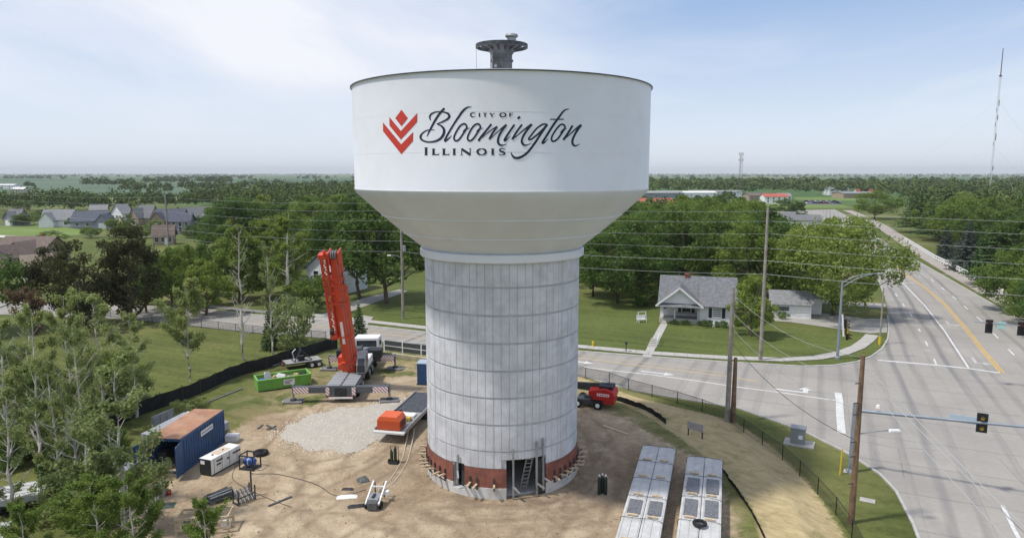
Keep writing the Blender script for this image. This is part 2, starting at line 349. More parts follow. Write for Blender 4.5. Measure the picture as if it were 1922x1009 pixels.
# lettering: pen strokes surveyed from the photograph, laid onto the curved tank wall
def on_tank(u, v, proud=.012):
    x, y, d = ray(u, v); ox, oy = -TX, -TY; rr = RT + proud
    a = x * x + y * y; b = 2 * (x * ox + y * oy); c = ox * ox + oy * oy - rr * rr; t = (-b - math.sqrt(b * b - 4 * a * c)) / (2 * a)
    return Vector((x * t - TX, y * t - TY, H + d * t))
K = 13.454
def catmull(p, n=7):
    p = [Vector(q) for q in p]; o = []
    for i in range(len(p) - 1):
        a, b, c, d = p[max(i - 1, 0)], p[i], p[i + 1], p[min(i + 2, len(p) - 1)]
        for k in range(n):
            t = k / n; o.append(.5 * ((2 * b) + (c - a) * t + (2 * a - 5 * b + 4 * c - d) * t * t + (3 * b - a - 3 * c + d) * t ** 3))
    return o + [p[-1]]
def stroke(m, u0, pts, ws, n=7):
    q = catmull([(x, y, w) for (x, y), w in zip(pts, ws)], n) if n else [Vector((x, y, w)) for (x, y), w in zip(pts, ws)]
    L = []
    for i, p in enumerate(q):
        d = q[min(i + 1, len(q) - 1)] - q[max(i - 1, 0)]; d = Vector((d.x, d.y)); d = d.normalized() if d.length > 1e-6 else Vector((1, 0)); nrm = Vector((-d.y, d.x)) * max(p.z, 4) * .5
        for s_ in (1, -1): L.append(on_tank(u0 + (p.x + s_ * nrm.x) / K, 100 + (p.y + s_ * nrm.y) / K))
    m.add(L, [(2 * i, 2 * i + 1, 2 * i + 3, 2 * i + 2) for i in range(len(q) - 1)])
A4, A5 = 440.0, 560.0
w = MB()
stroke(w, A4, [(1110, 155), (1040, 230), (960, 350), (880, 500), (835, 595)], [32, 36, 34, 28, 10])
stroke(w, A4, [(892, 340), (878, 290), (910, 240), (980, 212), (1080, 212), (1160, 235), (1185, 275), (1160, 320), (1080, 365), (990, 400)], [18, 26, 26, 18, 18, 30, 38, 32, 24, 14])
stroke(w, A4, [(990, 400), (1060, 430), (1103, 490), (1090, 570), (1030, 640), (940, 675), (840, 680), (760, 650), (735, 600), (770, 540), (850, 495), (958, 492)], [14, 26, 40, 40, 36, 28, 24, 28, 34, 24, 16, 8])
stroke(w, A4, [(1535, 135), (1470, 140), (1400, 195), (1310, 320), (1220, 460), (1140, 600), (1118, 662), (1160, 640), (1222, 580)], [8, 22, 36, 32, 30, 30, 36, 24, 8])
for ox in (0, 212):
    stroke(w, A4, [(1456 + ox, 420), (1415 + ox, 398), (1350 + ox, 435), (1285 + ox, 540), (1258 + ox, 620), (1285 + ox, 662), (1340 + ox, 638), (1410 + ox, 540), (1455 + ox, 465), (1456 + ox, 420)], [28] * 10)
    stroke(w, A4, [(1402 + ox, 525), (1440 + ox, 482), (1505 + ox, 464)], [24, 22, 8])
stroke(w, A5, [(230, 402), (150, 500), (70, 600), (25, 665)], [30, 32, 36, 36])
stroke(w, A5, [(30, 655), (130, 570), (250, 480), (320, 440)], [14, 16, 20, 26]); stroke(w, A5, [(320, 440), (250, 540), (195, 640)], [32, 32, 34])
stroke(w, A5, [(200, 640), (300, 550), (400, 460), (465, 412)], [14, 16, 22, 30]); stroke(w, A5, [(465, 412), (390, 510), (338, 620), (338, 700), (390, 733), (475, 715)], [36, 34, 34, 36, 26, 8])
stroke(w, A5, [(592, 410), (500, 540), (435, 652), (465, 648), (528, 588)], [32, 32, 36, 22, 8]); stroke(w, A5, [(678, 288), (640, 318)], [38, 38], 3)
stroke(w, A5, [(708, 410), (620, 530), (555, 645)], [32, 34, 36]); stroke(w, A5, [(560, 640), (660, 560), (780, 460), (862, 405)], [14, 18, 26, 34]); stroke(w, A5, [(862, 405), (770, 520), (708, 640), (718, 710), (770, 733), (848, 705)], [36, 36, 34, 36, 24, 8])
stroke(w, A5, [(1108, 415), (1040, 405), (940, 470), (850, 580), (812, 635), (850, 640), (950, 565), (1050, 470), (1108, 415)], [28] * 9); stroke(w, A5, [(1085, 430), (980, 590), (880, 740), (780, 860), (680, 922), (600, 928), (555, 890), (535, 840)], [38, 36, 36, 38, 40, 36, 26, 8])
stroke(w, A5, [(1445, 165), (1370, 190), (1290, 290), (1190, 430), (1090, 590), (1030, 692), (1062, 690), (1118, 630)], [10, 26, 34, 36, 36, 36, 22, 8]); stroke(w, A5, [(1145, 328), (1362, 328)], [18, 18], 3)
stroke(w, A5, [(1378, 425), (1320, 408), (1240, 490), (1172, 610), (1190, 672), (1260, 640), (1340, 530), (1378, 465), (1378, 425)], [28] * 9); stroke(w, A5, [(1312, 545), (1350, 492), (1408, 475)], [24, 22, 8])
stroke(w, A5, [(1500, 425), (1430, 540), (1355, 652)], [32, 34, 36]); stroke(w, A5, [(1360, 648), (1460, 560), (1570, 460), (1635, 415)], [14, 18, 26, 34]); stroke(w, A5, [(1635, 415), (1560, 520), (1502, 640), (1502, 710), (1540, 742), (1612, 715)], [36, 36, 34, 36, 26, 8])
w.build('script_lettering', M_navy, tank, recalc=False)
w = MB(); q = lambda p, ws: stroke(w, A5, p, ws, 0)
stroke(w, A4, [(1592, 238), (1560, 222), (1527, 238), (1518, 258), (1532, 280), (1560, 290), (1595, 280)], [10, 12, 20, 24, 20, 12, 8], 5)
q([(42, 228), (42, 290)], [22, 22]); q([(98, 232), (160, 232)], [10, 10]); q([(130, 232), (130, 290)], [22, 22]); q([(205, 228), (238, 262)], [20, 20]); q([(280, 228), (238, 262)], [10, 10]); q([(238, 258), (238, 290)], [22, 22])
stroke(w, A5, [(410 + 46 * math.cos(t), 259 + 30 * math.sin(t)) for t in np.linspace(0, 6.2832, 13)], [14 + 10 * abs(math.cos(t)) for t in np.linspace(0, 6.2832, 13)], 3)
q([(518, 228), (518, 290)], [22, 22]); q([(508, 232), (572, 232)], [10, 10]); q([(518, 258), (560, 258)], [10, 10])
w.build('city_of_lettering', M_navy, tank, recalc=False)
w = MB()
def cap_i(u0, x, y0=785, y1=885, wd=36):
    stroke(w, u0, [(x, y0), (x, y1)], [wd, wd], 0); stroke(w, u0, [(x - 28, y0 + 4), (x + 28, y0 + 4)], [8, 8], 0); stroke(w, u0, [(x - 28, y1 - 4), (x + 28, y1 - 4)], [8, 8], 0)
cap_i(A4, 822, 766, 887, 38); cap_i(A4, 1262); cap_i(A5, 250)
for x in (938, 1100):
    cap_i(A4, x); stroke(w, A4, [(x, 878), (x + 82, 878)], [14, 14], 0); stroke(w, A4, [(x + 80, 885), (x + 84, 858)], [10, 6], 0)
stroke(w, A4, [(1378, 782), (1378, 885)], [12, 12], 0); stroke(w, A4, [(1378, 790), (1512, 880)], [36, 36], 0); stroke(w, A4, [(1512, 782), (1512, 885)], [14, 14], 0); stroke(w, A4, [(1355, 884), (1400, 884)], [8, 8], 0); stroke(w, A4, [(1490, 786), (1532, 786)], [8, 8], 0)
stroke(w, A5, [(77 + 66 * math.cos(t), 834 + 46 * math.sin(t)) for t in np.linspace(0, 6.2832, 17)], [12 + 22 * abs(math.cos(t)) for t in np.linspace(0, 6.2832, 17)], 3)
stroke(w, A5, [(446, 802), (428, 788), (390, 784), (360, 800), (372, 824), (420, 842), (440, 862), (412, 882), (370, 884), (342, 864)], [10, 12, 16, 24, 28, 28, 24, 16, 12, 10], 5)
w.build('illinois_lettering', M_navy, tank, recalc=False)['kind'] = 'stuff'
for i, poly in enumerate(([(437, 178), (537, 308), (437, 435), (340, 310)], [(247, 290), (428, 510), (685, 230), (682, 370), (428, 645), (250, 425)], [(147, 375), (433, 718), (620, 525), (617, 665), (436, 872), (150, 515)])):
    m = MB()
    if i == 0: L = [poly]
    else: L = [[poly[0], poly[1], poly[4], poly[5]], [poly[1], poly[2], poly[3], poly[4]]]
    for a, b, c, d in L:                                            # bilinear patches that follow the curve
        n = 6; vs = []
        for i_ in range(n + 1):
            for j in range(n + 1):
                s_, t = i_ / n, j / n; P = [(1 - s_) * (1 - t) * a[k] + s_ * (1 - t) * b[k] + s_ * t * c[k] + (1 - s_) * t * d[k] for k in (0, 1)]
                vs.append(on_tank(A4 + P[0] / K, 100 + P[1] / K))
        m.add(vs, [(x * (n + 1) + y, (x + 1) * (n + 1) + y, (x + 1) * (n + 1) + y + 1, x * (n + 1) + y + 1) for x in range(n) for y in range(n)])
    m.build('emblem', M_logo, tank, recalc=False)
# ---------------------------------------------------------------- ground, roads, paths
def px(pts, z=0.0): return [G(u, v, z) for u, v in pts]
def field_mat(name, build):
    m = bpy.data.materials.new(name); m.use_nodes = True; build(m.node_tree, m.node_tree.nodes['Principled BSDF']); MATS[name] = m; return m
class NT:                                           # tiny node shorthand
    def __init__(s, t): s.t = t
    def n(s, typ, ins=None, **k):
        o = s.t.nodes.new(typ)
        for a, b in k.items(): setattr(o, a, b)
        for a, b in (ins or {}).items():
            if hasattr(b, 'links') or isinstance(b, bpy.types.NodeSocket): s.t.links.new(b, o.inputs[a])
            else: o.inputs[a].default_value = b
        return o
    def noise(s, vec, scale, detail=5, rough=0.6, dist=0.0): return s.n('ShaderNodeTexNoise', {'Vector': vec, 'Scale': scale, 'Detail': detail, 'Roughness': rough, 'Distortion': dist}).outputs[0]
    def ramp(s, f, stops):
        r = s.n('ShaderNodeValToRGB', {0: f}); e = r.color_ramp.elements
        while len(e) < len(stops): e.new(0.5)
        for q, (p, c) in zip(e, stops): q.position = p; q.color = (c[0], c[1], c[2], 1) if isinstance(c, tuple) else (c, c, c, 1)
        return r.outputs[0]
    def mix(s, f, a, b, blend='MIX'):
        o = s.n('ShaderNodeMix', data_type='RGBA', blend_type=blend)
        for i, v in ((0, f), (6, a), (7, b)):
            if isinstance(v, bpy.types.NodeSocket): s.t.links.new(v, o.inputs[i])
            elif isinstance(v, (int, float)): o.inputs[i].default_value = v if i == 0 else (v, v, v, 1)
            else: o.inputs[i].default_value = (v[0], v[1], v[2], 1)
        return o.outputs[2]
    def math(s, op, a, b):
        o = s.n('ShaderNodeMath', operation=op)
        for i, v in ((0, a), (1, b)):
            if isinstance(v, bpy.types.NodeSocket): s.t.links.new(v, o.inputs[i])
            else: o.inputs[i].default_value = v
        return o.outputs[0]
def grass_nodes(N, P, lo=(0.080, 0.105, 0.028), hi=(0.150, 0.178, 0.055), dry=(0.24, 0.215, 0.095)):
    a = N.noise(P, 0.09, 6, .65); b = N.noise(P, 1.7, 4, .7); c = N.noise(P, 0.022, 4, .6)
    g = N.mix(N.ramp(a, [(.34, 0.0), (.66, 1.0)]), lo, hi)
    g = N.mix(N.ramp(b, [(.3, 0.0), (.72, .8)]), g, tuple(x * .55 for x in lo))
    st = N.noise(N.n('ShaderNodeMapping', {'Vector': N.n('ShaderNodeMapping', {'Vector': P, 'Rotation': (0, 0, R(24.5))}).outputs[0], 'Scale': (.05, .9, 1)}).outputs[0], 1.0, 3, .5); g = N.mix(N.ramp(st, [(.40, 0.0), (.62, .35)]), g, hi)   # mower passes
    return N.mix(N.ramp(c, [(.50, 0.0), (.70, .65)]), g, dry)
def b_ground(t, bs):
    N = NT(t); P = N.n('ShaderNodeNewGeometry').outputs['Position']; bs.inputs['Roughness'].default_value = .95; bs.inputs['Specular IOR Level'].default_value = .1
    g = grass_nodes(N, P)
    vm = N.n('ShaderNodeMapping', {'Vector': P, 'Rotation': (0, 0, R(24)), 'Scale': (1 / 520., 1 / 700., 0)}).outputs[0]
    vo = N.n('ShaderNodeTexVoronoi', {'Vector': vm, 'Scale': 1.0, 'Randomness': .75}, distance='CHEBYCHEV')
    fld = N.ramp(N.n('ShaderNodeSeparateColor', {0: vo.outputs['Color']}).outputs[0], [(0.0, (0.045, 0.10, 0.035)), (.35, (0.075, 0.135, 0.045)), (.6, (0.06, 0.12, 0.05)), (.8, (0.17, 0.18, 0.065)), (1.0, (0.10, 0.13, 0.05))])
    y = N.n('ShaderNodeSeparateXYZ', {0: P}).outputs[1]
    g = N.mix(N.ramp(N.math('DIVIDE', y, 1000.0), [(.40, 0.0), (.52, 1.0)]), g, fld)
    t.links.new(g, bs.inputs['Base Color'])
M_ground = field_mat('grassland', b_ground)
m = MB()
xs = [-16000, -4000, -1500, -400, 0, 400, 1500, 4000, 16000]; ys = [-600, 0, 120, 400, 1200, 4000, 12000, 24000]
m.add([(x, y, 0) for y in ys for x in xs], [(j * 9 + i, j * 9 + i + 1, (j + 1) * 9 + i + 1, (j + 1) * 9 + i) for j in range(7) for i in range(8)])
o = m.build('ground', M_ground, recalc=False); o['kind'] = 'structure'
def sheet(name, pts, z, mt, kind='structure', parent=None):
    m = MB(); m.add([(p[0], p[1], z) for p in pts], [tuple(range(len(pts)))])
    o = m.build(name, mt, parent, recalc=False); me = o.data
    if me.polygons[0].normal.z < 0: me.flip_normals()
    if parent is None: o['kind'] = kind
    return o
# --- the building site and verge: one finely meshed sheet carrying surveyed areas of dirt, straw and turf
def poly_sd(poly, X, Y):
    P = [(p[0], p[1]) for p in poly]; d = np.full(X.shape, 1e9); ins = np.zeros(X.shape, bool)
    for i in range(len(P)):
        ax, ay = P[i]; bx_, by = P[(i + 1) % len(P)]; ex, ey = bx_ - ax, by - ay
        t = np.clip(((X - ax) * ex + (Y - ay) * ey) / (ex * ex + ey * ey + 1e-9), 0, 1); d = np.minimum(d, np.hypot(X - ax - ex * t, Y - ay - ey * t))
        c = ((ay > Y) != (by > Y)) & (X < (bx_ - ax) * (Y - ay) / (by - ay + 1e-12) + ax); ins ^= c
    return np.where(ins, d, -d)
DIRT = px([(120, 640), (165, 560), (200, 520), (262, 492), (305, 470), (352, 462), (395, 447), (440, 425), (500, 421), (600, 420), (672, 452), (735, 470), (765, 490), (820, 520), (850, 560), (865, 640), (880, 760), (500, 800), (120, 760)])
SCUFF = px([(290, 470), (340, 425), (400, 400), (450, 392), (500, 400), (600, 420), (690, 430), (770, 485), (880, 600), (700, 640), (300, 520)])
STRAW = px([(676, 422), (745, 447), (858, 474), (905, 505), (945, 545), (983, 600), (1020, 680), (905, 680), (880, 575), (845, 532), (800, 497), (760, 470), (724, 452), (676, 436)])
n_x, n_y = 360, 322; x0, x1, y0, y1 = -62.0, 34.0, 14.0, 100.0
X, Y = np.meshgrid(np.linspace(x0, x1, n_x), np.linspace(y0, y1, n_y))
ROADEDGE = px([(166, 357), (300, 372), (391, 379), (500, 385), (600, 405), (676, 421), (745, 440), (864, 460), (939, 486), (993, 513), (1030, 537), (1049, 557), (1069, 595), (1085, 640), (1110, 760)])
_rp = np.array([[p.x, p.y] for p in ROADEDGE])
BANK = .55 * ss(0.2, 3.2, poly_sd(STRAW, X, Y))         # the straw-covered bank is a low rounded rise
v = np.stack([X.ravel(), Y.ravel(), (.012 + BANK).ravel()], 1)
keep = poly_sd([G(*p) for p in ((-400, 330), (-100, 338), (166, 359), (300, 374), (391, 381), (500, 387), (600, 407), (676, 423), (745, 442), (864, 462), (939, 488), (993, 515), (1030, 539), (1049, 559), (1069, 597), (1085, 640), (1110, 760), (1110, 900), (-400, 900))], X, Y).ravel() > -1.0
idx = np.arange(X.size).reshape(X.shape); q = np.stack([idx[:-1, :-1], idx[:-1, 1:], idx[1:, 1:], idx[1:, :-1]], -1).reshape(-1, 4)
q = q[keep[q].all(1)]
me = np_mesh('construction_site', v, q)
for nm, poly, wd in (('dirt', DIRT, 2.2), ('scuff', SCUFF, 4.0), ('straw', STRAW, 1.0)):
    at = me.attributes.new(nm, 'FLOAT', 'POINT'); at.data.foreach_set('value', np.clip(poly_sd(poly, X, Y).ravel() / wd * .5 + .5, 0, 1).astype(np.float32))
TRK = np.zeros(X.shape)
for path in ([(300, 640), (352, 590), (400, 556), (452, 530), (490, 500), (498, 470), (490, 440)], [(560, 640), (500, 590), (430, 575), (360, 570), (300, 560), (262, 552)], [(640, 660), (690, 590), (712, 530), (700, 490), (672, 462), (640, 440)], [(380, 640), (470, 585), (560, 582), (650, 578), (705, 560), (735, 505)], [(330, 520), (365, 530), (420, 520), (462, 495)], [(250, 640), (310, 590), (345, 545), (330, 505), (372, 455)]):
    P_ = px(path)
    for a, b in zip(P_[:-1], P_[1:]):
        ex, ey = b.x - a.x, b.y - a.y; t_ = ((X - a.x) * ex + (Y - a.y) * ey) / (ex * ex + ey * ey); d_ = np.abs((X - a.x) * ey - (Y - a.y) * ex) / math.hypot(ex, ey)
        TRK = np.maximum(TRK, np.where((t_ > -.03) & (t_ < 1.03), np.clip(1 - np.abs(d_ - .95) / .36, 0, 1), 0))
at = me.attributes.new('track', 'FLOAT', 'POINT'); at.data.foreach_set('value', TRK.ravel().astype(np.float32))
tw = np.clip(1 - (np.hypot(X - TX - 1.5, Y - TY) - 5.5) / 8.0, 0, 1).ravel(); at = me.attributes.new('mud', 'FLOAT', 'POINT'); at.data.foreach_set('value', tw.astype(np.float32))
def b_site(t, bs):
    N = NT(t); P = N.n('ShaderNodeNewGeometry').outputs['Position']; bs.inputs['Roughness'].default_value = .95; bs.inputs['Specular IOR Level'].default_value = .1
    A = lambda n: N.n('ShaderNodeAttribute', attribute_name=n).outputs['Fac']
    g = grass_nodes(N, P, (0.085, 0.105, 0.03), (0.17, 0.19, 0.06), (0.29, 0.25, 0.11))
    n1 = N.noise(P, .55, 7, .68, .4); n2 = N.noise(P, .16, 5, .6, .8); n3 = N.noise(P, 3.2, 5, .7)
    d = N.mix(N.ramp(n2, [(.32, 0.0), (.66, 1.0)]), (0.30, 0.215, 0.135), (0.53, 0.43, 0.30))
    d = N.mix(N.ramp(n1, [(.34, .6), (.56, 0.0)]), d, (0.24, 0.175, 0.11))
    d = N.mix(N.ramp(n3, [(.45, 0.0), (.75, .5)]), d, (0.58, 0.50, 0.38))
    # wheel tracks: rings of darker compacted soil round the tower
    rg = N.n('ShaderNodeVectorMath', {0: P, 1: (TX, TY, 0)}, operation='DISTANCE').outputs['Value']
    wv = N.math('SINE', N.math('ADD', N.math('MULTIPLY', rg, 2.4), N.math('MULTIPLY', n2, 9.0)), 0.0)
    d = N.mix(N.math('MULTIPLY', N.ramp(wv, [(.25, 0.0), (.9, .42)]), N.ramp(n2, [(.40, 0.0), (.6, 1.0)])), d, (0.17, 0.125, 0.085))
    tk = N.math('MULTIPLY', A('track'), N.ramp(N.noise(P, .8, 5, .7), [(.34, 0.0), (.58, .75)])); d = N.mix(tk, d, (0.20, 0.145, 0.095))
    mud = N.math('MULTIPLY', A('mud'), N.ramp(n1, [(.3, 1.0), (.62, .25)])); d = N.mix(mud, d, (0.17, 0.125, 0.088))
    s = N.mix(N.ramp(N.noise(N.n('ShaderNodeMapping', {'Vector': N.n('ShaderNodeMapping', {'Vector': P, 'Rotation': (0, 0, R(58))}).outputs[0], 'Scale': (.5, 2.2, 1)}).outputs[0], 1.3, 8, .8), [(.28, 0.0), (.72, 1.0)]), (0.29, 0.225, 0.115), (0.55, 0.45, 0.265))
    s = N.mix(N.ramp(n1, [(.52, 0.0), (.68, .7)]), s, (0.17, 0.17, 0.06))
    sc = N.math('MULTIPLY', A('scuff'), N.ramp(N.noise(P, .3, 6, .7, .5), [(.40, 0.0), (.56, .9)])); g = N.mix(sc, g, N.mix(.4, d, (0.30, 0.24, 0.10)))
    df = N.math('ADD', A('dirt'), N.math('MULTIPLY', N.math('SUBTRACT', n1, .5), .9)); c = N.mix(N.ramp(df, [(.42, 0.0), (.58, 1.0)]), g, d)
    sf = N.math('ADD', A('straw'), N.math('MULTIPLY', N.math('SUBTRACT', n3, .5), .5)); c = N.mix(N.ramp(sf, [(.44, 0.0), (.58, 1.0)]), c, s)
    t.links.new(c, bs.inputs['Base Color'])
    bp = N.n('ShaderNodeBump', {'Height': N.math('SUBTRACT', N.math('ADD', n1, N.math('MULTIPLY', n3, .35)), N.math('MULTIPLY', A('track'), .35)), 'Strength': 1.0, 'Distance': .22}); t.links.new(bp.outputs[0], bs.inputs['Normal'])
o = link_mesh('construction_site', me, field_mat('site_soil_and_turf', b_site)); o['kind'] = 'structure'
# --- roads
def b_road(base, base2, dark):
    def f(t, bs):
        N = NT(t); P = N.n('ShaderNodeNewGeometry').outputs['Position']; bs.inputs['Roughness'].default_value = .85; bs.inputs['Specular IOR Level'].default_value = .25
        c = N.mix(N.ramp(N.noise(P, .12, 6, .65), [(.32, 0.0), (.68, 1.0)]), base, base2)
        c = N.mix(N.ramp(N.noise(P, 2.2, 5, .7), [(.45, 0.0), (.85, .35)]), c, tuple(x * .72 for x in base))
        oi = N.n('ShaderNodeObjectInfo').outputs['Random']; c = N.mix(N.math('MULTIPLY', oi, .16), c, tuple(x * .78 for x in base))
        # worn wheel paths run along each road
        for ang_, sc, ph in ((R(24.5), .545, .2),):
            rel = N.n('ShaderNodeVectorMath', {0: P, 1: (47.5, 62.0, 0)}, operation='SUBTRACT').outputs[0]
            x = N.n('ShaderNodeVectorMath', {0: rel, 1: (.91, -.414, 0)}, operation='DOT_PRODUCT').outputs['Value']; l = N.n('ShaderNodeVectorMath', {0: rel, 1: (.414, .91, 0)}, operation='DOT_PRODUCT').outputs['Value']
            r = N.n('ShaderNodeCombineXYZ', {0: N.math('MULTIPLY', x, .9), 1: N.math('MULTIPLY', l, .035)}).outputs[0]
            x = N.math('ADD', x, N.math('MULTIPLY', N.noise(P, .03, 2), 1.6)); w = N.math('SINE', N.math('ADD', N.math('MULTIPLY', x, 2 * math.pi * sc), ph), 0.0)
            k = N.math('MULTIPLY', N.ramp(w, [(.1, 0.0), (.95, .95)]), N.ramp(N.noise(r, .30, 4, .6), [(.42, 0.0), (.62, .85)])); c = N.mix(k, c, dark)
        t.links.new(c, bs.inputs['Base Color'])
        bp = N.n('ShaderNodeBump', {'Height': N.noise(P, 9, 4), 'Strength': .15, 'Distance': .02}); t.links.new(bp.outputs[0], bs.inputs['Normal'])
    return f
M_road = field_mat('road_concrete', b_road((0.285, 0.268, 0.246), (0.365, 0.340, 0.306), (0.165, 0.162, 0.160)))
M_roadj = mat('road_joint', (0.215, 0.21, 0.20), 0.9, var=0.2, scale=1, coord='World')
M_walk = mat('sidewalk_concrete', (0.40, 0.385, 0.355), 0.9, var=0.10, scale=1.1, coord='World', stain=(0.38, 0.36, 0.33), stain_scale=.5)
M_path = mat('path_concrete', (0.335, 0.295, 0.262), 0.9, var=0.10, scale=.6, coord='World')
M_kerb = mat('kerb_concrete', (0.41, 0.40, 0.38), 0.9, var=0.12, scale=1.5, coord='World')
M_pw = mat('road_paint_white', (0.60, 0.60, 0.585), 0.7, var=0.10, scale=1.4, coord='World', stain=(0.38, 0.37, 0.35), stain_scale=1.3, stain_amt=.8)
M_pf = mat('road_paint_faded', (0.42, 0.41, 0.395), 0.8, var=0.14, scale=1.4, coord='World')
M_py = mat('road_paint_yellow', (0.60, 0.36, 0.05), 0.7, var=0.15, scale=1.2, coord='World', stain=(0.5, 0.38, 0.18), stain_scale=1.2)
M_pyf = mat('road_paint_yellow_faded', (0.42, 0.335, 0.215), 0.8, var=0.1, scale=1.2, coord='World')
AX, BX = Vector((.91, -.414, 0)), Vector((.414, .91, 0))
XC = Vector((47.5, 62.0, 0))                        # middle of the crossing
def slabs(road, poly, z, sa, sb, gap=.016, limit=290, far=130):
    """cut the surveyed outline along the pour joints; every bay of concrete is a slab of its own"""
    bm = bmesh.new(); vs = [bm.verts.new((p[0], p[1], 0)) for p in poly]; bm.faces.new(vs)
    for ax, st in ((AX, sa), (BX, sb)):
        ds = [(Vector((p[0], p[1], 0)) - XC).dot(ax) for p in poly]; k = math.floor(min(ds) / st)
        while k * st < max(ds):
            g = bm.verts[:] + bm.edges[:] + bm.faces[:]; bmesh.ops.bisect_plane(bm, geom=g, plane_co=XC + ax * (k * st), plane_no=ax); k += 1
    fl = sorted(bm.faces, key=lambda f: f.calc_center_median().length); rest = MB()
    for i, f in enumerate(fl):
        c = f.calc_center_median(); P = [v.co - c for v in f.verts]; R_ = max(p.length for p in P)
        P = [p * max(.5, 1 - gap / max(.3, R_ * .6)) for p in P]
        if f.calc_area() < .05: continue
        if i < limit and c.y < far:
            m = MB(); m.add([(p.x, p.y, 0) for p in P], [tuple(range(len(P)))]); o = m.build('road_slab', M_road, road, recalc=False); o.location = (c.x, c.y, z)
            if o.data.polygons[0].normal.z < 0: o.data.flip_normals()
        else: rest.add([(p.x + c.x, p.y + c.y, z) for p in P], [tuple(range(len(P)))])
    if rest.f:
        o = rest.build('far_road_slabs', M_road, road); o['kind'] = 'stuff'
    bm.free()
NEARK = [(166, 357), (300, 372), (391, 379), (500, 385.5), (600, 405), (676, 421), (745, 440), (864, 460), (939, 486), (993, 513), (1030, 537), (1049, 557), (1069, 595)]
FARK = [(-150, 331), (164, 341), (250, 346), (300, 351.5), (367, 356), (433, 364.5), (500, 372), (600, 384), (676, 394), (760, 400.5), (851, 407), (940, 411.8)]
CORN = [(940, 411.8), (975, 410.8), (1003, 406.5), (1020, 400), (1032, 391), (1038.5, 380), (1040, 368)]
road_a = px([(-150, 345)] + NEARK[:7]) + [G(760, 400.5)] + px(FARK[::-1][2:] if False else list(reversed(FARK[:9])))
ra = sheet('road', road_a, .016, M_roadj); slabs(ra, road_a, .028, 6.1, 3.55, limit=140)
CK_L = [(1040, 368), (1037, 345), (1033, 325), (1025, 305), (1012, 287), (995, 272), (978, 258), (962, 248), (948, 240), (938, 234), (930, 230)]   # left kerb of the wide road
CK_R = [(1235, 385), (1200, 363), (1155, 337), (1110, 311), (1075, 291), (1050, 277), (1030, 265), (1012, 252), (998, 242), (985, 234), (975, 229)]  # right kerb
road_b = px([(745, 440)] + NEARK[7:]) + px([(1090, 650), (1120, 740), (1180, 900), (1500, 900), (1900, 700), (2000, 560), (1700, 470), (1500, 430), (1330, 415), (1262, 402)]) + px(CK_R) + px(CK_L[::-1]) + px(CORN[::-1]) + px([(851, 407), (760, 400.5)])
rb = sheet('intersection', road_b, .020, M_roadj); slabs(rb, road_b, .032, 3.66, 5.2, limit=290, far=150)
RZ = .038
def strip(pts, w, mt, parent, z=RZ, name='road_marking'):
    P = [Vector(p) for p in pts]; L = []
    for i, p in enumerate(P):
        d = P[min(i + 1, len(P) - 1)] - P[max(i - 1, 0)]; d.z = 0; d.normalize(); n = Vector((-d.y, d.x, 0)) * w / 2
        L += [(p.x + n.x, p.y + n.y, z), (p.x - n.x, p.y - n.y, z)]
    m = MB(); m.add(L, [(2 * i, 2 * i + 1, 2 * i + 3, 2 * i + 2) for i in range(len(P) - 1)]); o = m.build(name, mt, parent, recalc=False)
    if o.data.polygons[0].normal.z < 0: o.data.flip_normals()
    return o
zl = lambda x, y: (930 + x / 6.726, 300 + y / 6.726)
YL = [zl(1620, 800), zl(1480, 640), zl(1330, 450), zl(1170, 265), zl(1010, 130), zl(850, 20), (1047, 294), (1036, 285), (1024, 273)]
for off in (-.16, .16): strip([G(*p) + AX * off for p in YL], .16, M_py, rb, name='yellow_centre_line')
strip(px([zl(1355, 760), zl(1170, 475), zl(1010, 270), zl(830, 85), (1037, 298)]), .22, M_pw, rb, name='lane_line')
strip(px([zl(645, 700), zl(1110, 740), zl(1355, 765), zl(1600, 800)]), .45, M_pw, rb, name='stop_line')
for a, b in (((1085, 690), (1105, 738)), ((1018, 552), (1036, 588)), ((962, 452), (978, 476)), ((898, 335), (915, 362)), ((840, 258), (855, 280)), ((783, 180), (797, 202)), ((732, 116), (744, 132))): strip(px([zl(*a), zl(*b)]), .2, M_pw, rb, name='lane_dash')
for a, b in (((1665, 612), (1712, 660)), ((1548, 488), (1588, 530)), ((1420, 362), (1460, 396)), ((1318, 275), (1350, 303)), ((1228, 200), (1260, 225)), ((1145, 132), (1172, 155)), ((1062, 68), (1085, 88)), ((982, 22), (1000, 36))): strip(px([zl(*a), zl(*b)]), .2, M_pw, rb, name='lane_dash')
for a, b in (((1075, 308), (1079, 311)), ((1066, 303), (1069, 305)), ((1059, 297), (1062, 299)), ((1049, 290), (1052, 292))): pass
strip(px([zl(975, 500), zl(1010, 503), zl(1120, 514)]), .10, M_roadj, rb, name='detector_loop'); strip(px([zl(1008, 622), zl(1058, 626)]), .35, M_pf, rb, name='lane_arrow')
def arrow(parent, c, fwd, L, mt, kind):
    """turn arrow painted on the lane: shaft, bend and head"""
    f = fwd.normalized(); s_ = Vector((-f.y, f.x, 0)) * (1 if kind == 'L' else -1); P = lambda a, b: c + f * (a * L) + s_ * (b * L); m = MB()
    def poly(*q): m.add([(p.x, p.y, RZ) for p in q], [tuple(range(len(q)))])
    if kind == 'S': poly(P(-.5, .05), P(-.5, -.05), P(.2, -.05), P(.2, .05)); poly(P(.2, .16), P(.2, -.16), P(.5, 0))
    else: poly(P(-.5, -.14), P(-.5, -.05), P(.18, -.05), P(.3, -.14)); poly(P(.18, -.05), P(.3, -.14), P(.3, .12), P(.18, .12)); poly(P(.06, .12), P(.42, .12), P(.24, .38))
    o = m.build('lane_arrow', mt, parent, recalc=False)
    for q in o.data.polygons:
        pass
    return o
for p in ((1430, 710), (1215, 415)): arrow(rb, G(*zl(*p)), -BX, 3.4, M_pf, 'L')
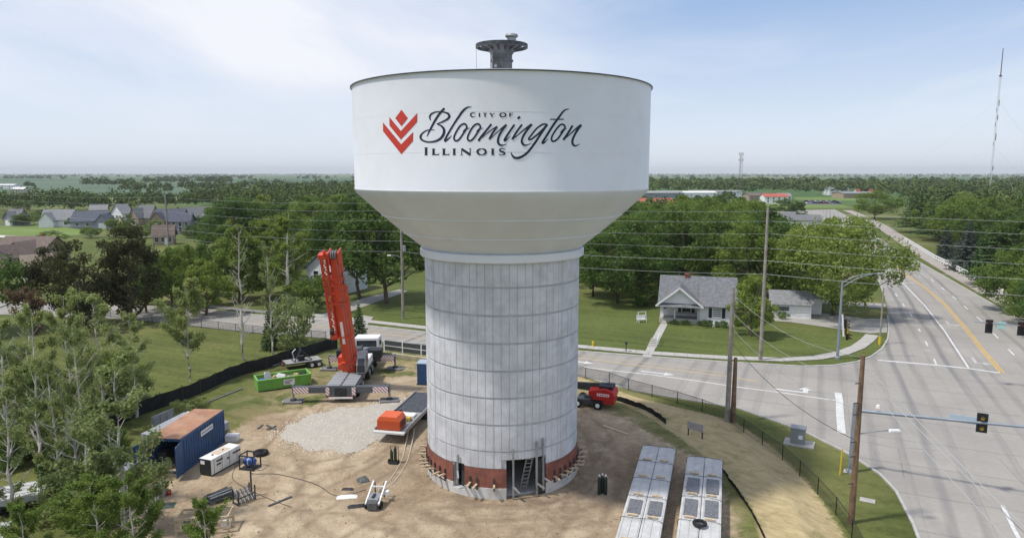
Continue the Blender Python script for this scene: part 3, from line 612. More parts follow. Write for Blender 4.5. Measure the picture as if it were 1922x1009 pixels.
for p in ((880, 92),): arrow(rb, G(*zl(*p)), -BX, 3.4, M_pf, 'L')
# near leg of the crossing
strip(px([(1171, 573), (1183, 598), (1200, 630)]), .22, M_pw, rb, name='lane_line'); strip(px([(1168, 520), (1195, 548)]), .05, M_roadj, rb, name='detector_loop')
# the street behind the tower
z2 = lambda x, y: (670 + x / 6.628, 300 + y / 6.628)
strip(px([(560, 403), z2(25, 735), z2(300, 768), z2(640, 805), z2(1000, 855), z2(1300, 900), z2(1600, 938), z2(1922, 985), (978, 451)]), .22, M_pw, ra if False else rb, name='lane_line')
strip(px([(300, 361), (400, 368), (500, 379), (600, 391), (676, 401), z2(380, 718), z2(760, 762), z2(1180, 815), z2(1450, 858)]), .34, M_pyf, ra, name='yellow_centre_line', z=.040)
strip(px([(300, 358.5), (400, 365), (500, 375.5), (600, 387), (676, 397.5), z2(380, 690), z2(760, 735), z2(1180, 790)]), .2, M_pyf, ra, name='yellow_centre_line', z=.040)
for p in ((55, 703), (665, 790)): arrow(ra, G(*z2(*p)), AX, 3.6, M_pw, 'S').location.z = .004
arrow(rb, G(*z2(1725, 922)), AX, 3.8, M_pw, 'L')
strip(px([(980, 442), (981.5, 452), (982, 466), (984, 489)]), .62, M_pw, rb, name='stop_line')
for q in ([(1018, 503), (1025, 517), (1032, 528)], [(1050, 507), (1054, 528), (1057, 541)], [(1065, 533), (1110, 541), (1200, 562)], [(1000, 497), (1040, 505), (1095, 509)]):
    strip(px(q), .07, M_roadj, rb, name='dark_road_line', z=.036)  # thin dark lines laid over the slabs of the crossing
# kerbs, sidewalks, drives
def kerb(pts, parent, side=1, w=.18, h=.13):
    P = []
    for a, b in zip(pts[:-1], pts[1:]):
        n = max(1, int((b - a).length / 4)); P += [a.lerp(b, k / n) for k in range(n)]
    P.append(pts[-1])
    m = MB(); vs = []; 
    for i, p in enumerate(P):
        d = P[min(i + 1, len(P) - 1)] - P[max(i - 1, 0)]; d.z = 0; d.normalize(); n = Vector((-d.y, d.x, 0)) * side
        for a, z in ((-.02, 0), (-.02, h * .75), (.02, h), (w, h), (w, 0)): q = p + n * a; vs.append((q.x, q.y, z))
    m.add(vs, [(5 * i + k, 5 * i + k + 1, 5 * i + 5 + k + 1, 5 * i + 5 + k) for i in range(len(P) - 1) for k in range(4)])
    o = m.build('kerb', M_kerb, parent); o.location.z = .0
    return o
kerb(px(NEARK), rb, -1); kerb(px(FARK[1:]), ra, 1); kerb(px(CORN), rb, 1); kerb(px(CK_L[:1] + [(1038, 352)]), rb, 1); kerb(px([(1034.5, 330)] + CK_L[3:]), rb, 1); kerb(px(CK_R[::-1]), rb, 1)
kerb(px([(1069, 595), (1090, 650), (1120, 740), (1180, 900)]), rb, -1)
def ribbon(name, pts, w, mt, z, parent=None, n_slab=0):
    P = [Vector(p) for p in pts]; L = []; out = []
    for i, p in enumerate(P):
        d = P[min(i + 1, len(P) - 1)] - P[max(i - 1, 0)]; d.z = 0; d.normalize(); nn = Vector((-d.y, d.x, 0)) * w / 2
        L += [(p.x + nn.x, p.y + nn.y, z + p.z), (p.x - nn.x, p.y - nn.y, z + p.z)]
    m = MB(); m.add(L, [(2 * i, 2 * i + 1, 2 * i + 3, 2 * i + 2) for i in range(len(P) - 1)]); o = m.build(name, mt, parent, recalc=False)
    if o.data.polygons[0].normal.z < 0: o.data.flip_normals()
    if parent is None: o['kind'] = 'structure'
    return o
SWK = [(243, 341), (300, 347), (387, 353), (433, 359), (500, 366.5), (600, 379), (676, 388), (760, 395.8), (851, 401.5), (915, 403.6), (955, 401.5), (985, 396), (1003, 389), (1014, 381), (1022, 372)]
P = []
for a, b in zip(px(SWK)[:-1], px(SWK)[1:]):
    n = max(1, round((b - a).length / 1.6)); P += [a.lerp(b, k / n) for k in range(n)]
sw = ribbon('sidewalk', P, 1.62, M_roadj, .055)
for i in range(2, len(P) - 1):                       # every poured bay of the walk is a slab
    if P[i].x < -34 or (TX - 8 < P[i].x < TX + 5): continue
    a, b = P[i], P[i + 1]; d = (b - a); L = d.length; m = MB(); m.box((0, 0, .03), (L - .035, 1.5, .06)); o = m.build('paving_slab', M_walk, sw); o.location = (*((a + b) / 2).xy, .02); o.rotation_euler.z = math.atan2(d.y, d.x)
M_drive = mat('drive_concrete', (0.34, 0.325, 0.30), 0.9, var=0.10, scale=.7, coord='World', stain=(0.34, 0.33, 0.31), stain_scale=.4)
sheet('driveway', px([(890, 357.5), (925, 360), (960, 365), (1000, 371), (1017, 373), (1037, 372), (1037.5, 356), (1013, 356), (1000, 354.5), (975, 351), (958, 349.5), (950, 352), (930, 354), (905, 355)]), .046, M_drive)
sheet('driveway', px([(957, 338), (990, 341), (1028, 343.5), (1036, 342), (1034, 338.5), (1000, 337), (960, 334)]), .046, M_drive)
sheet('driveway', px([(365, 357), (395, 345), (425, 333), (470, 322), (480, 324), (440, 338), (420, 345), (392, 358.5)]), .046, M_drive)
sheet('driveway', px([(410, 361), (428, 352), (440, 354), (432, 364)]), .046, M_drive)
# path and turf strip right of the wide road
ribbon('footpath', px([(1240, 371), (1200, 348), (1160, 326), (1120, 304), (1085, 284), (1062, 269), (1045, 258), (1030, 248), (1012, 239), (1000, 233.5), (990, 230)]), 4.6, M_path, .03)
sheet('crossing_pad', px([(1190, 366), (1215, 379), (1260, 372), (1235, 361)]), .05, M_walk)
# far fields, tracks and car parks, surveyed
M_f1 = mat('soybean_field', (0.072, 0.118, 0.062), 0.95, var=0.12, scale=.006, coord='World'); M_f2 = mat('hay_field', (0.20, 0.23, 0.075), 0.95, var=0.12, scale=.01, coord='World'); M_f3 = mat('mown_lawn', (0.13, 0.19, 0.035), 0.95, var=0.2, scale=.02, coord='World'); M_f4 = mat('pale_road', (0.55, 0.53, 0.48), 0.9)
M_f5 = mat('maize_field', (0.04, 0.09, 0.035), 0.95, var=0.12, scale=.006, coord='World')
sheet('field', px([(-60, 196), (-60, 217), (100, 216), (150, 213), (330, 208), (420, 206), (420, 198), (200, 196.5)]), .20, M_f1)
sheet('field', px([(-60, 192.5), (-60, 195.6), (160, 195.8), (420, 196.6), (420, 193)]), .25, M_f5)
sheet('field', px([(95, 221), (170, 222), (270, 219), (262, 214.5), (170, 215), (110, 217)]), .22, M_f2)
sheet('field', px([(0, 248), (0, 262), (60, 262), (120, 257), (92, 251), (60, 247)]), .06, M_f3)
sheet('track', px([(0, 259), (0, 261.6), (30, 262.3), (65, 263.5), (65, 261.5), (30, 260)]), .12, M_f4)
sheet('field', px([(880, 222), (880, 227), (1000, 228), (985, 224), (930, 220)]), .10, M_f3); sheet('field', px([(930, 215), (930, 218), (1000, 219), (1000, 215)]), .10, M_f3)
sheet('car_park', px([(940, 218), (938, 223.5), (980, 224), (985, 219)]), .13, mat('asphalt', (0.12, 0.12, 0.125), .9, var=.2, scale=.1, coord='World'))
# ---------------------------------------------------------------- trees
def leaf_mat(name, lo, hi, tip, trans=.48):
    def f(t, bs):
        N = NT(t); P = N.n('ShaderNodeTexCoord').outputs['Object']; bs.inputs['Roughness'].default_value = .62; bs.inputs['Specular IOR Level'].default_value = .25
        oi = N.n('ShaderNodeObjectInfo').outputs['Random']
        c = N.mix(N.ramp(N.noise(P, .38, 3, .6), [(.35, 0.0), (.66, 1.0)]), lo, hi)
        c = N.mix(N.ramp(N.noise(P, 3.1, 2, .5), [(.48, 0.0), (.72, .7)]), c, tip)
        c = N.mix(N.math('MULTIPLY', oi, .55), c, tuple(x * y for x, y in zip(lo, (.8, .85, .8))))
        o2 = N.math('FRACT', N.math('MULTIPLY', oi, 7.31), 0.0); c = N.mix(N.math('MULTIPLY', o2, .30), c, tuple(x * y for x, y in zip(tip, (1.0, 1.02, .6))))
        t.links.new(c, bs.inputs['Base Color'])
        tr = N.n('ShaderNodeBsdfTranslucent', {0: c}); ms = N.n('ShaderNodeMixShader', {0: trans, 1: bs.outputs[0], 2: tr.outputs[0]}); t.links.new(ms.outputs[0], t.nodes['Material Output'].inputs[0])
    return field_mat(name, f)
L_dark = leaf_mat('leaves_dark', (0.052, 0.108, 0.026), (0.120, 0.203, 0.043), (0.194, 0.272, 0.073))
L_mid = leaf_mat('leaves_mid', (0.084, 0.149, 0.030), (0.194, 0.285, 0.054), (0.298, 0.373, 0.099))
L_yel = leaf_mat('leaves_yellow_green', (0.127, 0.193, 0.034), (0.270, 0.351, 0.071), (0.380, 0.437, 0.138))
L_olive = leaf_mat('leaves_olive', (0.042, 0.046, 0.018), (0.085, 0.088, 0.032), (0.12, 0.115, 0.045))
L_grey = leaf_mat('leaves_grey_green', (0.139, 0.190, 0.067), (0.308, 0.375, 0.149), (0.524, 0.550, 0.277))
L_pine = leaf_mat('needles_pine', (0.047, 0.100, 0.030), (0.095, 0.159, 0.047), (0.130, 0.198, 0.065), .12)
L_blue = leaf_mat('needles_blue', (0.052, 0.078, 0.072), (0.088, 0.118, 0.112), (0.12, 0.15, 0.14), .1)
L_brown = leaf_mat('leaves_brown', (0.134, 0.086, 0.057), (0.227, 0.151, 0.100), (0.281, 0.205, 0.130))
M_bark = mat('bark', (0.11, 0.085, 0.06), .95, var=.3, scale=2.5, bump=.5, bscale=9); M_pale = mat('pale_bark', (0.50, 0.47, 0.42), .9, var=.25, scale=2.0, bump=.3, bscale=8)
def leaves(rg, pos, dirs, size, spread=.8, aspect=.62):
    """rhombic leaf faces at pos, facing roughly along dirs"""
    n = len(pos); nn = dirs + rg.normal(0, spread, (n, 3)); nn /= np.linalg.norm(nn, axis=1, keepdims=True) + 1e-9
    t = rg.normal(0, 1, (n, 3)); t -= (t * nn).sum(1, keepdims=True) * nn; t /= np.linalg.norm(t, axis=1, keepdims=True) + 1e-9; b = np.cross(nn, t)
    s = (size * rg.uniform(.55, 1.35, n))[:, None] * .5; w = s * aspect; bend = nn * s * .25
    v = np.stack([pos - t * s - bend, pos + b * w, pos + t * s - bend, pos - b * w], 1).reshape(-1, 3)
    return v, np.arange(4 * n).reshape(-1, 4)
def sph(rg, n):
    d = rg.normal(0, 1, (n, 3)); return d / np.linalg.norm(d, axis=1, keepdims=True)
def crown_pts(rg, h, r, z0, n_cl, per, shape='round', cl=.30, fill=.25):
    """leaf positions: clumps spread through the crown volume, leaves on each clump's shell"""
    cc = []; tries = 0
    while len(cc) < n_cl and tries < n_cl * 30:
        tries += 1; d = sph(rg, 1)[0]; k = rg.uniform(.25, 1) ** .45; t = (d[2] * k + 1) / 2
        wd = {'round': math.sqrt(max(.02, 1 - (2 * t - 1) ** 2)) * (1.1 - .15 * t), 'tall': (1.15 - t) ** .7 * min(1, t * 4 + .3), 'flat': math.sqrt(max(.02, 1 - (1.6 * t - .55) ** 2 * .8)), 'cone': (1.02 - t)}[shape]
        a = math.atan2(d[1], d[0]); rad = r * wd * min(1, math.hypot(d[0], d[1]) * k * 1.25 + .1) * (1 + .22 * math.sin(3 * a + h) + .14 * math.sin(5 * a + 2 * h))
        cc.append((rad * math.cos(a), rad * math.sin(a), z0 + (h - z0) * t))
    cc = np.array(cc); cr = r * cl * rg.uniform(.65, 1.3, len(cc)); P = []; D = []
    for c, q in zip(cc, cr):
        d = sph(rg, per); d[:, 2] = d[:, 2] * .9 + .12; k = np.where(rg.random(per) < fill, rg.uniform(.2, .8, per), rg.uniform(.78, 1.12, per)); p = c + d * (q * k)[:, None] * np.array([1, 1, .78]); P.append(p); D.append(d)
    return np.concatenate(P), np.concatenate(D), cc
def limbs(rg, h, r0, z0, cc, n_l, mt, lean=.03):
    m = MB(); top = Vector((rg.normal(0, lean) * h, rg.normal(0, lean) * h, z0 + (h - z0) * .72)); pts = [Vector((0, 0, -.15)), Vector((0, 0, .25))]
    for k in range(1, 6): t = k / 5; pts.append(Vector((top.x * t + rg.normal(0, .012) * h, top.y * t + rg.normal(0, .012) * h, .25 + (top.z - .25) * t)))
    m.tube(pts, [r0 * 1.35, r0 * 1.05] + [r0 * (1 - .8 * k / 5) for k in range(1, 6)], 8)
    for c in (cc[rg.choice(len(cc), min(n_l, len(cc)), replace=False)] if n_l else []):
        c = Vector(c); zb = max(z0 * .75, min(top.z * .95, c.z - (c.xy.length) * rg.uniform(.5, 1.0))); t = (zb - .25) / (top.z - .25); b = Vector((top.x * t, top.y * t, zb)); mid = b.lerp(c, .5) + Vector((0, 0, -.06 * (c - b).length))
        rb = r0 * (1 - .8 * t) * .55; m.tube([b, mid, c], [rb, rb * .62, rb * .2], 5)
    return m
PROTO = {}
def proto(key, h, r, z0, n_cl, per, leaf, lm, shape='round', cl=.30, bark=None, tr=None, n_l=14, seed=1, fill=.25, droop=0):
    rg = np.random.default_rng(seed); P, D, cc = crown_pts(rg, h, r, z0, n_cl, per, shape, cl, fill)
    if droop: P[:, 2] -= droop * rg.random(len(P)) ** 2 * np.hypot(P[:, 0], P[:, 1]) / r
    v, q = leaves(rg, P, D, leaf); PROTO[key] = (np_mesh('crown', v, q), limbs(rg, h, tr or h * .022, z0, cc, n_l, bark or M_bark), lm, bark or M_bark, h, r)
def pine_proto(key, h, r, z0, lm, seed, layers=13, n=2600, leaf=.5, blunt=.25):
    rg = np.random.default_rng(seed); P = []; D = []; m = MB(); m.tube([(0, 0, -.1), (0, 0, h * .5), (0, 0, h * .97)], [h * .02, h * .012, .03], 7)
    for L in range(layers):
        t = (L + .4) / layers; z = z0 + (h - z0) * t; rr = r * ((1 - t) ** .8 * (1 - blunt) + blunt * math.sqrt(max(0, 1 - t))) ; nb = max(4, int(9 * (1 - t) + 3)); a0 = rg.uniform(0, 6.28)
        for b in range(nb):
            a = a0 + b * 2 * math.pi / nb + rg.normal(0, .12); L_ = rr * rg.uniform(.72, 1.15); k = int(n / layers / nb * (1.5 - t)) + 8; s = rg.random(k) ** .6
            c = np.stack([np.cos(a) * L_ * s, np.sin(a) * L_ * s, z - .22 * L_ * s + .12 * L_ * s * s], 1); c += rg.normal(0, 1, (k, 3)) * (np.array([.12, .12, .07]) * (rr * .35 + .35)); P.append(c); d = np.tile([np.cos(a) * .6, np.sin(a) * .6, .7], (k, 1)); D.append(d)
            if b % 2 == 0: m.tube([(0, 0, z), (math.cos(a) * L_ * .8, math.sin(a) * L_ * .8, z - .15 * L_)], [h * .006, .015], 4, cap=False)
    v, q = leaves(rg, np.concatenate(P), np.concatenate(D), leaf, .55, .4); PROTO[key] = (np_mesh('crown', v, q), m, lm, M_bark, h, r)
proto('oak1', 12, 5.2, 2.2, 46, 170, .46, L_dark, seed=11); proto('oak2', 13, 5.0, 2.4, 50, 165, .46, L_dark, 'flat', seed=12); proto('maple1', 11, 4.6, 1.6, 44, 170, .42, L_mid, seed=13); proto('maple2', 12.5, 4.4, 1.5, 48, 160, .42, L_mid, 'tall', seed=14)
proto('ash1', 13, 4.2, 1.2, 60, 130, .40, L_mid, 'tall', .24, seed=41); proto('ash2', 11, 5.4, 1.8, 64, 130, .40, L_mid, 'flat', .22, seed=42); proto('elm', 14, 4.8, 2.6, 70, 125, .40, L_dark, 'flat', .21, seed=43); proto('mulberry', 9, 4.6, .8, 54, 140, .40, L_mid, 'round', .24, seed=44)
proto('locust', 12, 6.2, 1.6, 110, 190, .34, L_yel, 'round', .21, seed=15, droop=.9, n_l=24); proto('lime', 11, 4.0, .8, 44, 170, .40, L_yel, 'tall', .30, seed=16); proto('hackberry', 14, 5.4, 1.2, 74, 190, .36, L_olive, 'flat', .23, seed=17, tr=.42, n_l=34, fill=.3)
proto('hackberry2', 14, 4.6, 1.0, 70, 190, .36, L_olive, 'tall', .25, seed=27, tr=.40, n_l=34, fill=.3)
proto('bush', 2.0, 1.3, .1, 16, 110, .2, L_mid, cl=.42, seed=18, n_l=4); proto('bigbush', 4.0, 2.2, .2, 24, 120, .3, L_mid, cl=.4, seed=19, n_l=5)
pine_proto('spruce', 9, 2.5, .3, L_pine, 21, n=7000, layers=18, blunt=.0, leaf=.34); pine_proto('pine', 15, 4.2, 2.2, L_pine, 22, layers=15, n=6500, leaf=.5, blunt=.75); pine_proto('blue', 9, 2.7, .3, L_blue, 23, n=7500, layers=19, blunt=.05, leaf=.34)
def cottonwood(key, h, r, n_leaf, seed, lm=L_grey, leaf=.2, dead=.3, low=.12, tr=None):
    """slender young tree: pale stem, steep limbs, sparse leaf sprays with bare twigs between"""
    rg = np.random.default_rng(seed); m = MB(); tr = tr or h * .0138; sway = rg.normal(0, .035, 2) * h; st = []
    for k in range(9): t = k / 8; st.append(Vector((sway[0] * t * t + rg.normal(0, .006) * h, sway[1] * t * t + rg.normal(0, .006) * h, h * t)))
    st[0] = Vector((0, 0, -.1)); m.tube(st, [tr * (1.25 - 1.17 * k / 8) for k in range(9)], 7); P = []; D = []
    nb = int(h * 2.6)
    for b in range(nb):
        t = low + (.97 - low) * (b + rg.random()) / nb; i = min(7, int(t * 8)); p = st[i].lerp(st[i + 1], t * 8 - i); a = rg.uniform(0, 6.283); L = r * (1.15 - t) ** .6 * rg.uniform(.5, 1.15) * min(1, .55 + t); up = rg.uniform(.55, 1.25)
        e = p + Vector((math.cos(a) * L, math.sin(a) * L, up * L)); mid = p.lerp(e, .5) + Vector((math.cos(a), math.sin(a), -.2)) * L * .1; rb = max(.018, tr * (1 - t) * .42); m.tube([p, mid, e], [rb, rb * .65, .008], 5, cap=False)
        tw = []
        for k in range(5):
            s = rg.uniform(.35, 1); q0 = p.lerp(e, s); aa = a + rg.normal(0, .9); l2 = L * rg.uniform(.2, .42); q1 = q0 + Vector((math.cos(aa) * l2, math.sin(aa) * l2, l2 * rg.uniform(.1, 1))); m.tube([q0, q1], [rb * .42, .005], 4, cap=False); tw.append((q0, q1))
        if rg.random() < dead: continue
        k = int(n_leaf / nb / (1 - dead * .9)); 
        for q0, q1 in tw + [(mid, e)]:
            kk = k // 6 + 1; s = rg.random(kk)[:, None]; c = np.array(q0) * (1 - s) + np.array(q1) * s + rg.normal(0, .09 + .045 * L, (kk, 3)); P.append(c); D.append(sph(rg, kk) * .4 + np.array([0, 0, .6]))
    if not P: P = [np.zeros((1, 3))]; D = [np.ones((1, 3))]
    v, q = leaves(rg, np.concatenate(P), np.concatenate(D), leaf, .7, .7); PROTO[key] = (np_mesh('crown', v, q), m, lm, M_pale, h, r)
cottonwood('cotton1', 12, 2.6, 13500, 31, leaf=.165, dead=.12, low=.07); cottonwood('cotton2', 11, 2.4, 8500, 32, leaf=.165, dead=.32, low=.10); cottonwood('cotton3', 9, 2.5, 14500, 33, L_grey, .155, .08, .06)
cottonwood('sparse', 13, 2.5, 10500, 34, L_yel, .19, .12, .18); cottonwood('bare', 12, 2.0, 380, 35, L_grey, .2, .86, .12); cottonwood('dense', 8, 2.9, 17000, 36, L_mid, .16, .02, .03); cottonwood('slim', 9, 2.6, 14000, 37, L_grey, .19, .04, .22)
cottonwood('deadbush', 5, 2.4, 5200, 38, L_brown, .2, .1, .08)
TRUNKM = {}
def tree(name, key, loc, label, group=None, h=None, w=1.0, rz=None, lm=None, cat='tree', rnd=random.Random(77), crownname='crown'):
    me, tb, leafm, bark, hh, rr = PROTO[key]; s = (h or hh) / hh; p = Vector(loc)
    o = thing(name, label, cat, p, rnd.uniform(0, 6.28) if rz is None else rz, group); o.scale = (s * w, s * w, s)
    if key not in TRUNKM:
        TRUNKM[key] = tb.build('trunk', bark, o, smooth=True); t = TRUNKM[key]
    else: t = TRUNKM[key].copy(); C.objects.link(t); t.parent = o
    c = link_mesh(crownname, me, leafm, o)
    if lm is not None: c.material_slots[0].link = 'OBJECT'; c.material_slots[0].material = lm
    return o
def by_px(u, v_base, v_top):                        # ground point and real height of something seen from v_base up to v_top
    p = G(u, v_base); return p, AT(u, v_top, p.y).z
# named trees one can pick out
def hero(name, key, u, vb, vt, label, wpx=None, lm=None, group=None, **k):
    p, h = by_px(u, vb, vt); me, tb, _, _, hh, rr = PROTO[key]; w = 1.0
    if wpx: w = (wpx * (p.y / F) / 2) / (rr * h / hh)
    return tree(name, key, p, label, group, h, w, lm=lm, **k)
hero('hackberry_tree', 'hackberry', 104, 366, 252, 'left of two dark olive-brown trees beyond the left thicket', 84)
hero('hackberry_tree', 'hackberry2', 160, 362, 244, 'right of two dark olive-brown trees, beside the grey pole', 66)
hero('shade_tree', 'oak1', -6, 372, 284, 'dark green tree cut by the left edge of the picture', 80)
hero('dying_shrub', 'deadbush', 40, 384, 325, 'withered brown tree standing among the left thicket', 56)
hero('young_tree', 'slim', 227, 428, 312, 'slim grey-green tree on the lawn beside the black silt fence', 62)
hero('bare_tree', 'bare', 289, 404, 246, 'tall bare leafless tree left of the two pale-stemmed poplars', 36)
hero('poplar_tree', 'sparse', 341, 352, 234, 'tall yellow-green poplar with pale stems left of the crane', 62, rz=1.0)
hero('poplar_tree', 'cotton2', 323, 398, 270, 'thin pale-stemmed poplar rising out of the small spruce', 34)
hero('spruce_tree', 'spruce', 320, 392, 340, 'small dark spruce left of the crane at the silt fence', 24)
hero('spruce_tree', 'spruce', 424, 388, 338, 'dark green spruce right behind the orange crane boom', 28)
hero('leafy_shrub', 'bigbush', 347, 388, 330, 'spreading shrub between silt fence and street left of crane', 44, lm=L_grey)
hero('lime_tree', 'lime', 246, 352, 284, 'bright green pointed tree between dark olive trees and bare tree', 54)
hero('lime_tree', 'lime', 285, 336, 244, 'tall light green tree behind the bare leafless tree', 66)
hero('lime_tree', 'lime', 318, 330, 234, 'wide yellow-green tree behind the pale-stemmed poplars', 70)
hero('shade_tree', 'maple1', 206, 345, 276, 'dark rounded tree right of the olive-brown trees', 46, lm=L_mid)
hero('shade_tree', 'maple2', 190, 338, 284, 'low dark tree between the olive-brown trees and the estate pole', 40, lm=L_dark)
hero('shade_tree', 'ash2', 224, 342, 272, 'spreading tree between the dark rounded tree and the pointed tree', 44)
hero('shade_tree', 'ash1', 238, 330, 266, 'upright tree behind the bright pointed tree', 40, lm=L_dark)
hero('shade_tree', 'elm', 176, 348, 288, 'dark spreading tree right behind the right olive tree', 44)
hero('leafy_shrub', 'bigbush', 374, 340, 306, 'leafy shrub in front of the house behind the crane', 46, lm=L_mid)
hero('shade_tree', 'oak2', 455, 338, 218, 'big dark tree behind the roadside pole right of the crane', 104)
hero('shade_tree', 'oak1', 424, 334, 216, 'big dark tree shading the house behind the crane', 78)
hero('shade_tree', 'maple1', 723, 338, 252, 'round shade tree on the lawn left of the white bungalow', 80, lm=L_dark)
hero('shade_tree', 'maple2', 695, 330, 248, 'dark tree on the lawn just right of the tower column', 56, lm=L_dark)
hero('weeping_tree', 'locust', 974, 352, 238, 'large bright green weeping tree at the street corner', 128)
hero('small_tree', 'lime', 879, 376, 302, 'small yellow-green tree between bungalow and tall power pole', 50)
hero('dark_shrub', 'bigbush', 758, 340, 318, 'dark round shrub just left of the white bungalow', 40, lm=L_dark)
hero('lime_tree', 'maple2', 872, 342, 240, 'broad tree behind the gap between bungalow and garage', 76, lm=L_mid)
hero('lime_tree', 'lime', 930, 338, 250, 'yellow-green tree behind the small garage', 66)
hero('spruce_tree', 'blue', 1128, 300, 243, 'blue-grey spruce right of the wide road', 44)
hero('spruce_tree', 'blue', 1104, 286, 248, 'slender blue-grey spruce behind the white guard rail', 26)
hero('conifer_tree', 'pine', 1160, 318, 252, 'broad dark pine above the white guard rail near the right edge', 74)
hero('conifer_tree', 'pine', 1100, 266, 206, 'tallest dark pine beyond the bend of the wide road', 60)
hero('conifer_tree', 'pine', 1074, 256, 208, 'dark pine left of the tallest pine beyond the road', 56)
hero('lime_tree', 'maple2', 1122, 262, 210, 'bright green tree in front of the pines beyond the road', 52, lm=L_yel)
hero('shade_tree', 'maple1', 1022, 240, 208, 'round tree at the far bend of the wide road', 40)
hero('roadside_tree', 'maple1', 918, 236, 217, 'rounded tree of the pair in front of the far car park, left', 26, lm=L_dark); hero('roadside_tree', 'maple2', 932, 240, 219, 'pointed tree of the pair in front of the far car park, right', 22, lm=L_dark)
for i, (u, vb, vt, key, w, lb) in enumerate(((1178, 348, 276, 'maple1', 60, 'dark green tree behind the near end of the guard rail'), (1200, 362, 300, 'maple2', 54, 'tree at the right edge behind the guard rail end'), (1222, 380, 300, 'oak1', 60, 'leafy tree just outside the right edge by the path'), (1196, 318, 240, 'oak2', 70, 'tall dark tree at the right edge above the guard rail'))):
    hero('shade_tree', key, u, vb, vt, lb, w)
for i, (u, vb, vt, key, w, lb) in enumerate(((32, 248, 234, 'maple1', 18, 'round tree in front of the leftmost estate houses'), (46, 246, 233, 'ash2', 14, 'tree between the blue-grey and white estate houses'), (94, 250, 237, 'mulberry', 14, 'tree between white house and slate-roofed house'), (137, 252, 239, 'maple1', 14, 'tree right of the slate-roofed house'), (156, 250, 234, 'ash1', 16, 'tree between the gabled house and the tall grey roof'), (187, 256, 240, 'mulberry', 15, 'tree in front of the tall grey roof'), (150, 262, 246, 'ash2', 20, 'small tree above the olive trees before the estate'), (176, 262, 248, 'maple1', 18, 'small tree between the estate and the right olive tree'), (228, 262, 246, 'ash1', 20, 'tree right of the dark two-storey house'), (246, 256, 236, 'oak1', 24, 'tree at the right end of the estate'), (66, 268, 254, 'ash2', 26, 'wide low tree behind the brown roof'), (112, 262, 249, 'mulberry', 20, 'yellow-green tree on the grass before the estate'), (208, 243, 228, 'oak1', 16, 'dark tree behind the tan estate house'), (100, 243, 230, 'elm', 16, 'dark tree behind the slate-roofed house'), (60, 240, 229, 'oak2', 18, 'tree behind the white pale-roofed house'))):
    hero('estate_tree', key, u, vb, vt, lb, w, group='trees among the estate houses')
# slender cottonwoods of the thicket in the lower left
for key, u, vb, vt, w, lb in (('cotton1', 97, 548, 330, 70, 'tall pale-stemmed cottonwood in the middle of the left thicket'), ('cotton2', 112, 575, 362, 60, 'half-bare cottonwood with a white stem in the left thicket'), ('cotton2', 56, 548, 345, 66, 'cottonwood with forked bare limbs near the left edge'),
        ('cotton3', 152, 602, 415, 120, 'leafy cottonwood left of the blue container'), ('cotton1', 20, 528, 360, 84, 'grey-green cottonwood at the left edge of the thicket'), ('cotton1', 128, 486, 330, 74, 'grey-green cottonwood behind the thicket, below the olive trees'), ('cotton2', 78, 560, 400, 60, 'short bare-topped cottonwood in the left thicket'), ('cotton1', 165, 470, 352, 56, 'cottonwood beside the end of the silt fence'),
        ('dense', 40, 660, 572, 70, 'low dense tree in the bottom left corner'), ('dense', 124, 640, 545, 100, 'dense bright tree at the bottom edge left of the dirt yard'), ('dense', 165, 650, 545, 90, 'low leafy tree at the bottom edge beside the dirt yard'), ('cotton3', 90, 520, 425, 90, 'thick leafy cottonwood deep in the left thicket'), 
        ('cotton2', 22, 590, 440, 70, 'half-bare cottonwood over the silver roofs at the left edge'), ('dense', 140, 470, 400, 80, 'dense bush-like tree in front of the silt fence end'), ('dense', 12, 470, 392, 90, 'dense dark bush-like tree at the far left edge'), ('bare', 30, 520, 372, 40, 'leafless grey sapling at the left edge'), ('bare', 140, 575, 430, 40, 'leafless grey sapling beside the blue container'), ('dense', 250, 668, 568, 66, 'leafy sapling top at the bottom edge beside the timber frame')):
    hero('cottonwood_tree' if 'cotton' in key else 'thicket_tree', key, u, vb, vt, lb, w)
for i, (u, vb) in enumerate(((214, 462), (238, 458), (226, 470), (345, 393), (262, 492), (190, 455))):
    p = G(u, vb); tree('weed_clump', 'bush', p, ['tall weed clump at the black silt fence beyond the covered pile', 'weed clump in front of the silt fence, right of the first', 'weed clump just behind the grey covered pile', 'bushy weeds behind the silt fence left of the crane', 'weeds behind the far end of the blue container', 'weed clump at the left end of the silt fence'][i], h=.9 if i != 3 else 2.0, cat='shrub', lm=L_grey)
rb_ = random.Random(12); uw = 0                           # undergrowth filling the thicket floor
for _ in range(400):
    u, v = rb_.uniform(-30, 172), rb_.uniform(425, 606)
    if (u < 72 and 536 < v < 600) or (u > 150 and v > 470) or v < 425 + u * .12: continue
    if (118 < u < 150 and 522 < v < 545) or uw >= 46: continue
    uw += 1; big = rb_.random() < .45; tree('undergrowth_shrub', 'bigbush' if big else 'bush', G(u, v), 'leafy shrub in the undergrowth between the thicket stems', 'undergrowth shrubs of the left thicket', h=rb_.uniform(1.6, 3.0) if big else rb_.uniform(1.0, 1.7), w=rb_.uniform(.9, 1.3), cat='shrub', lm=rb_.choice((L_mid, L_grey, L_dark, L_mid)))
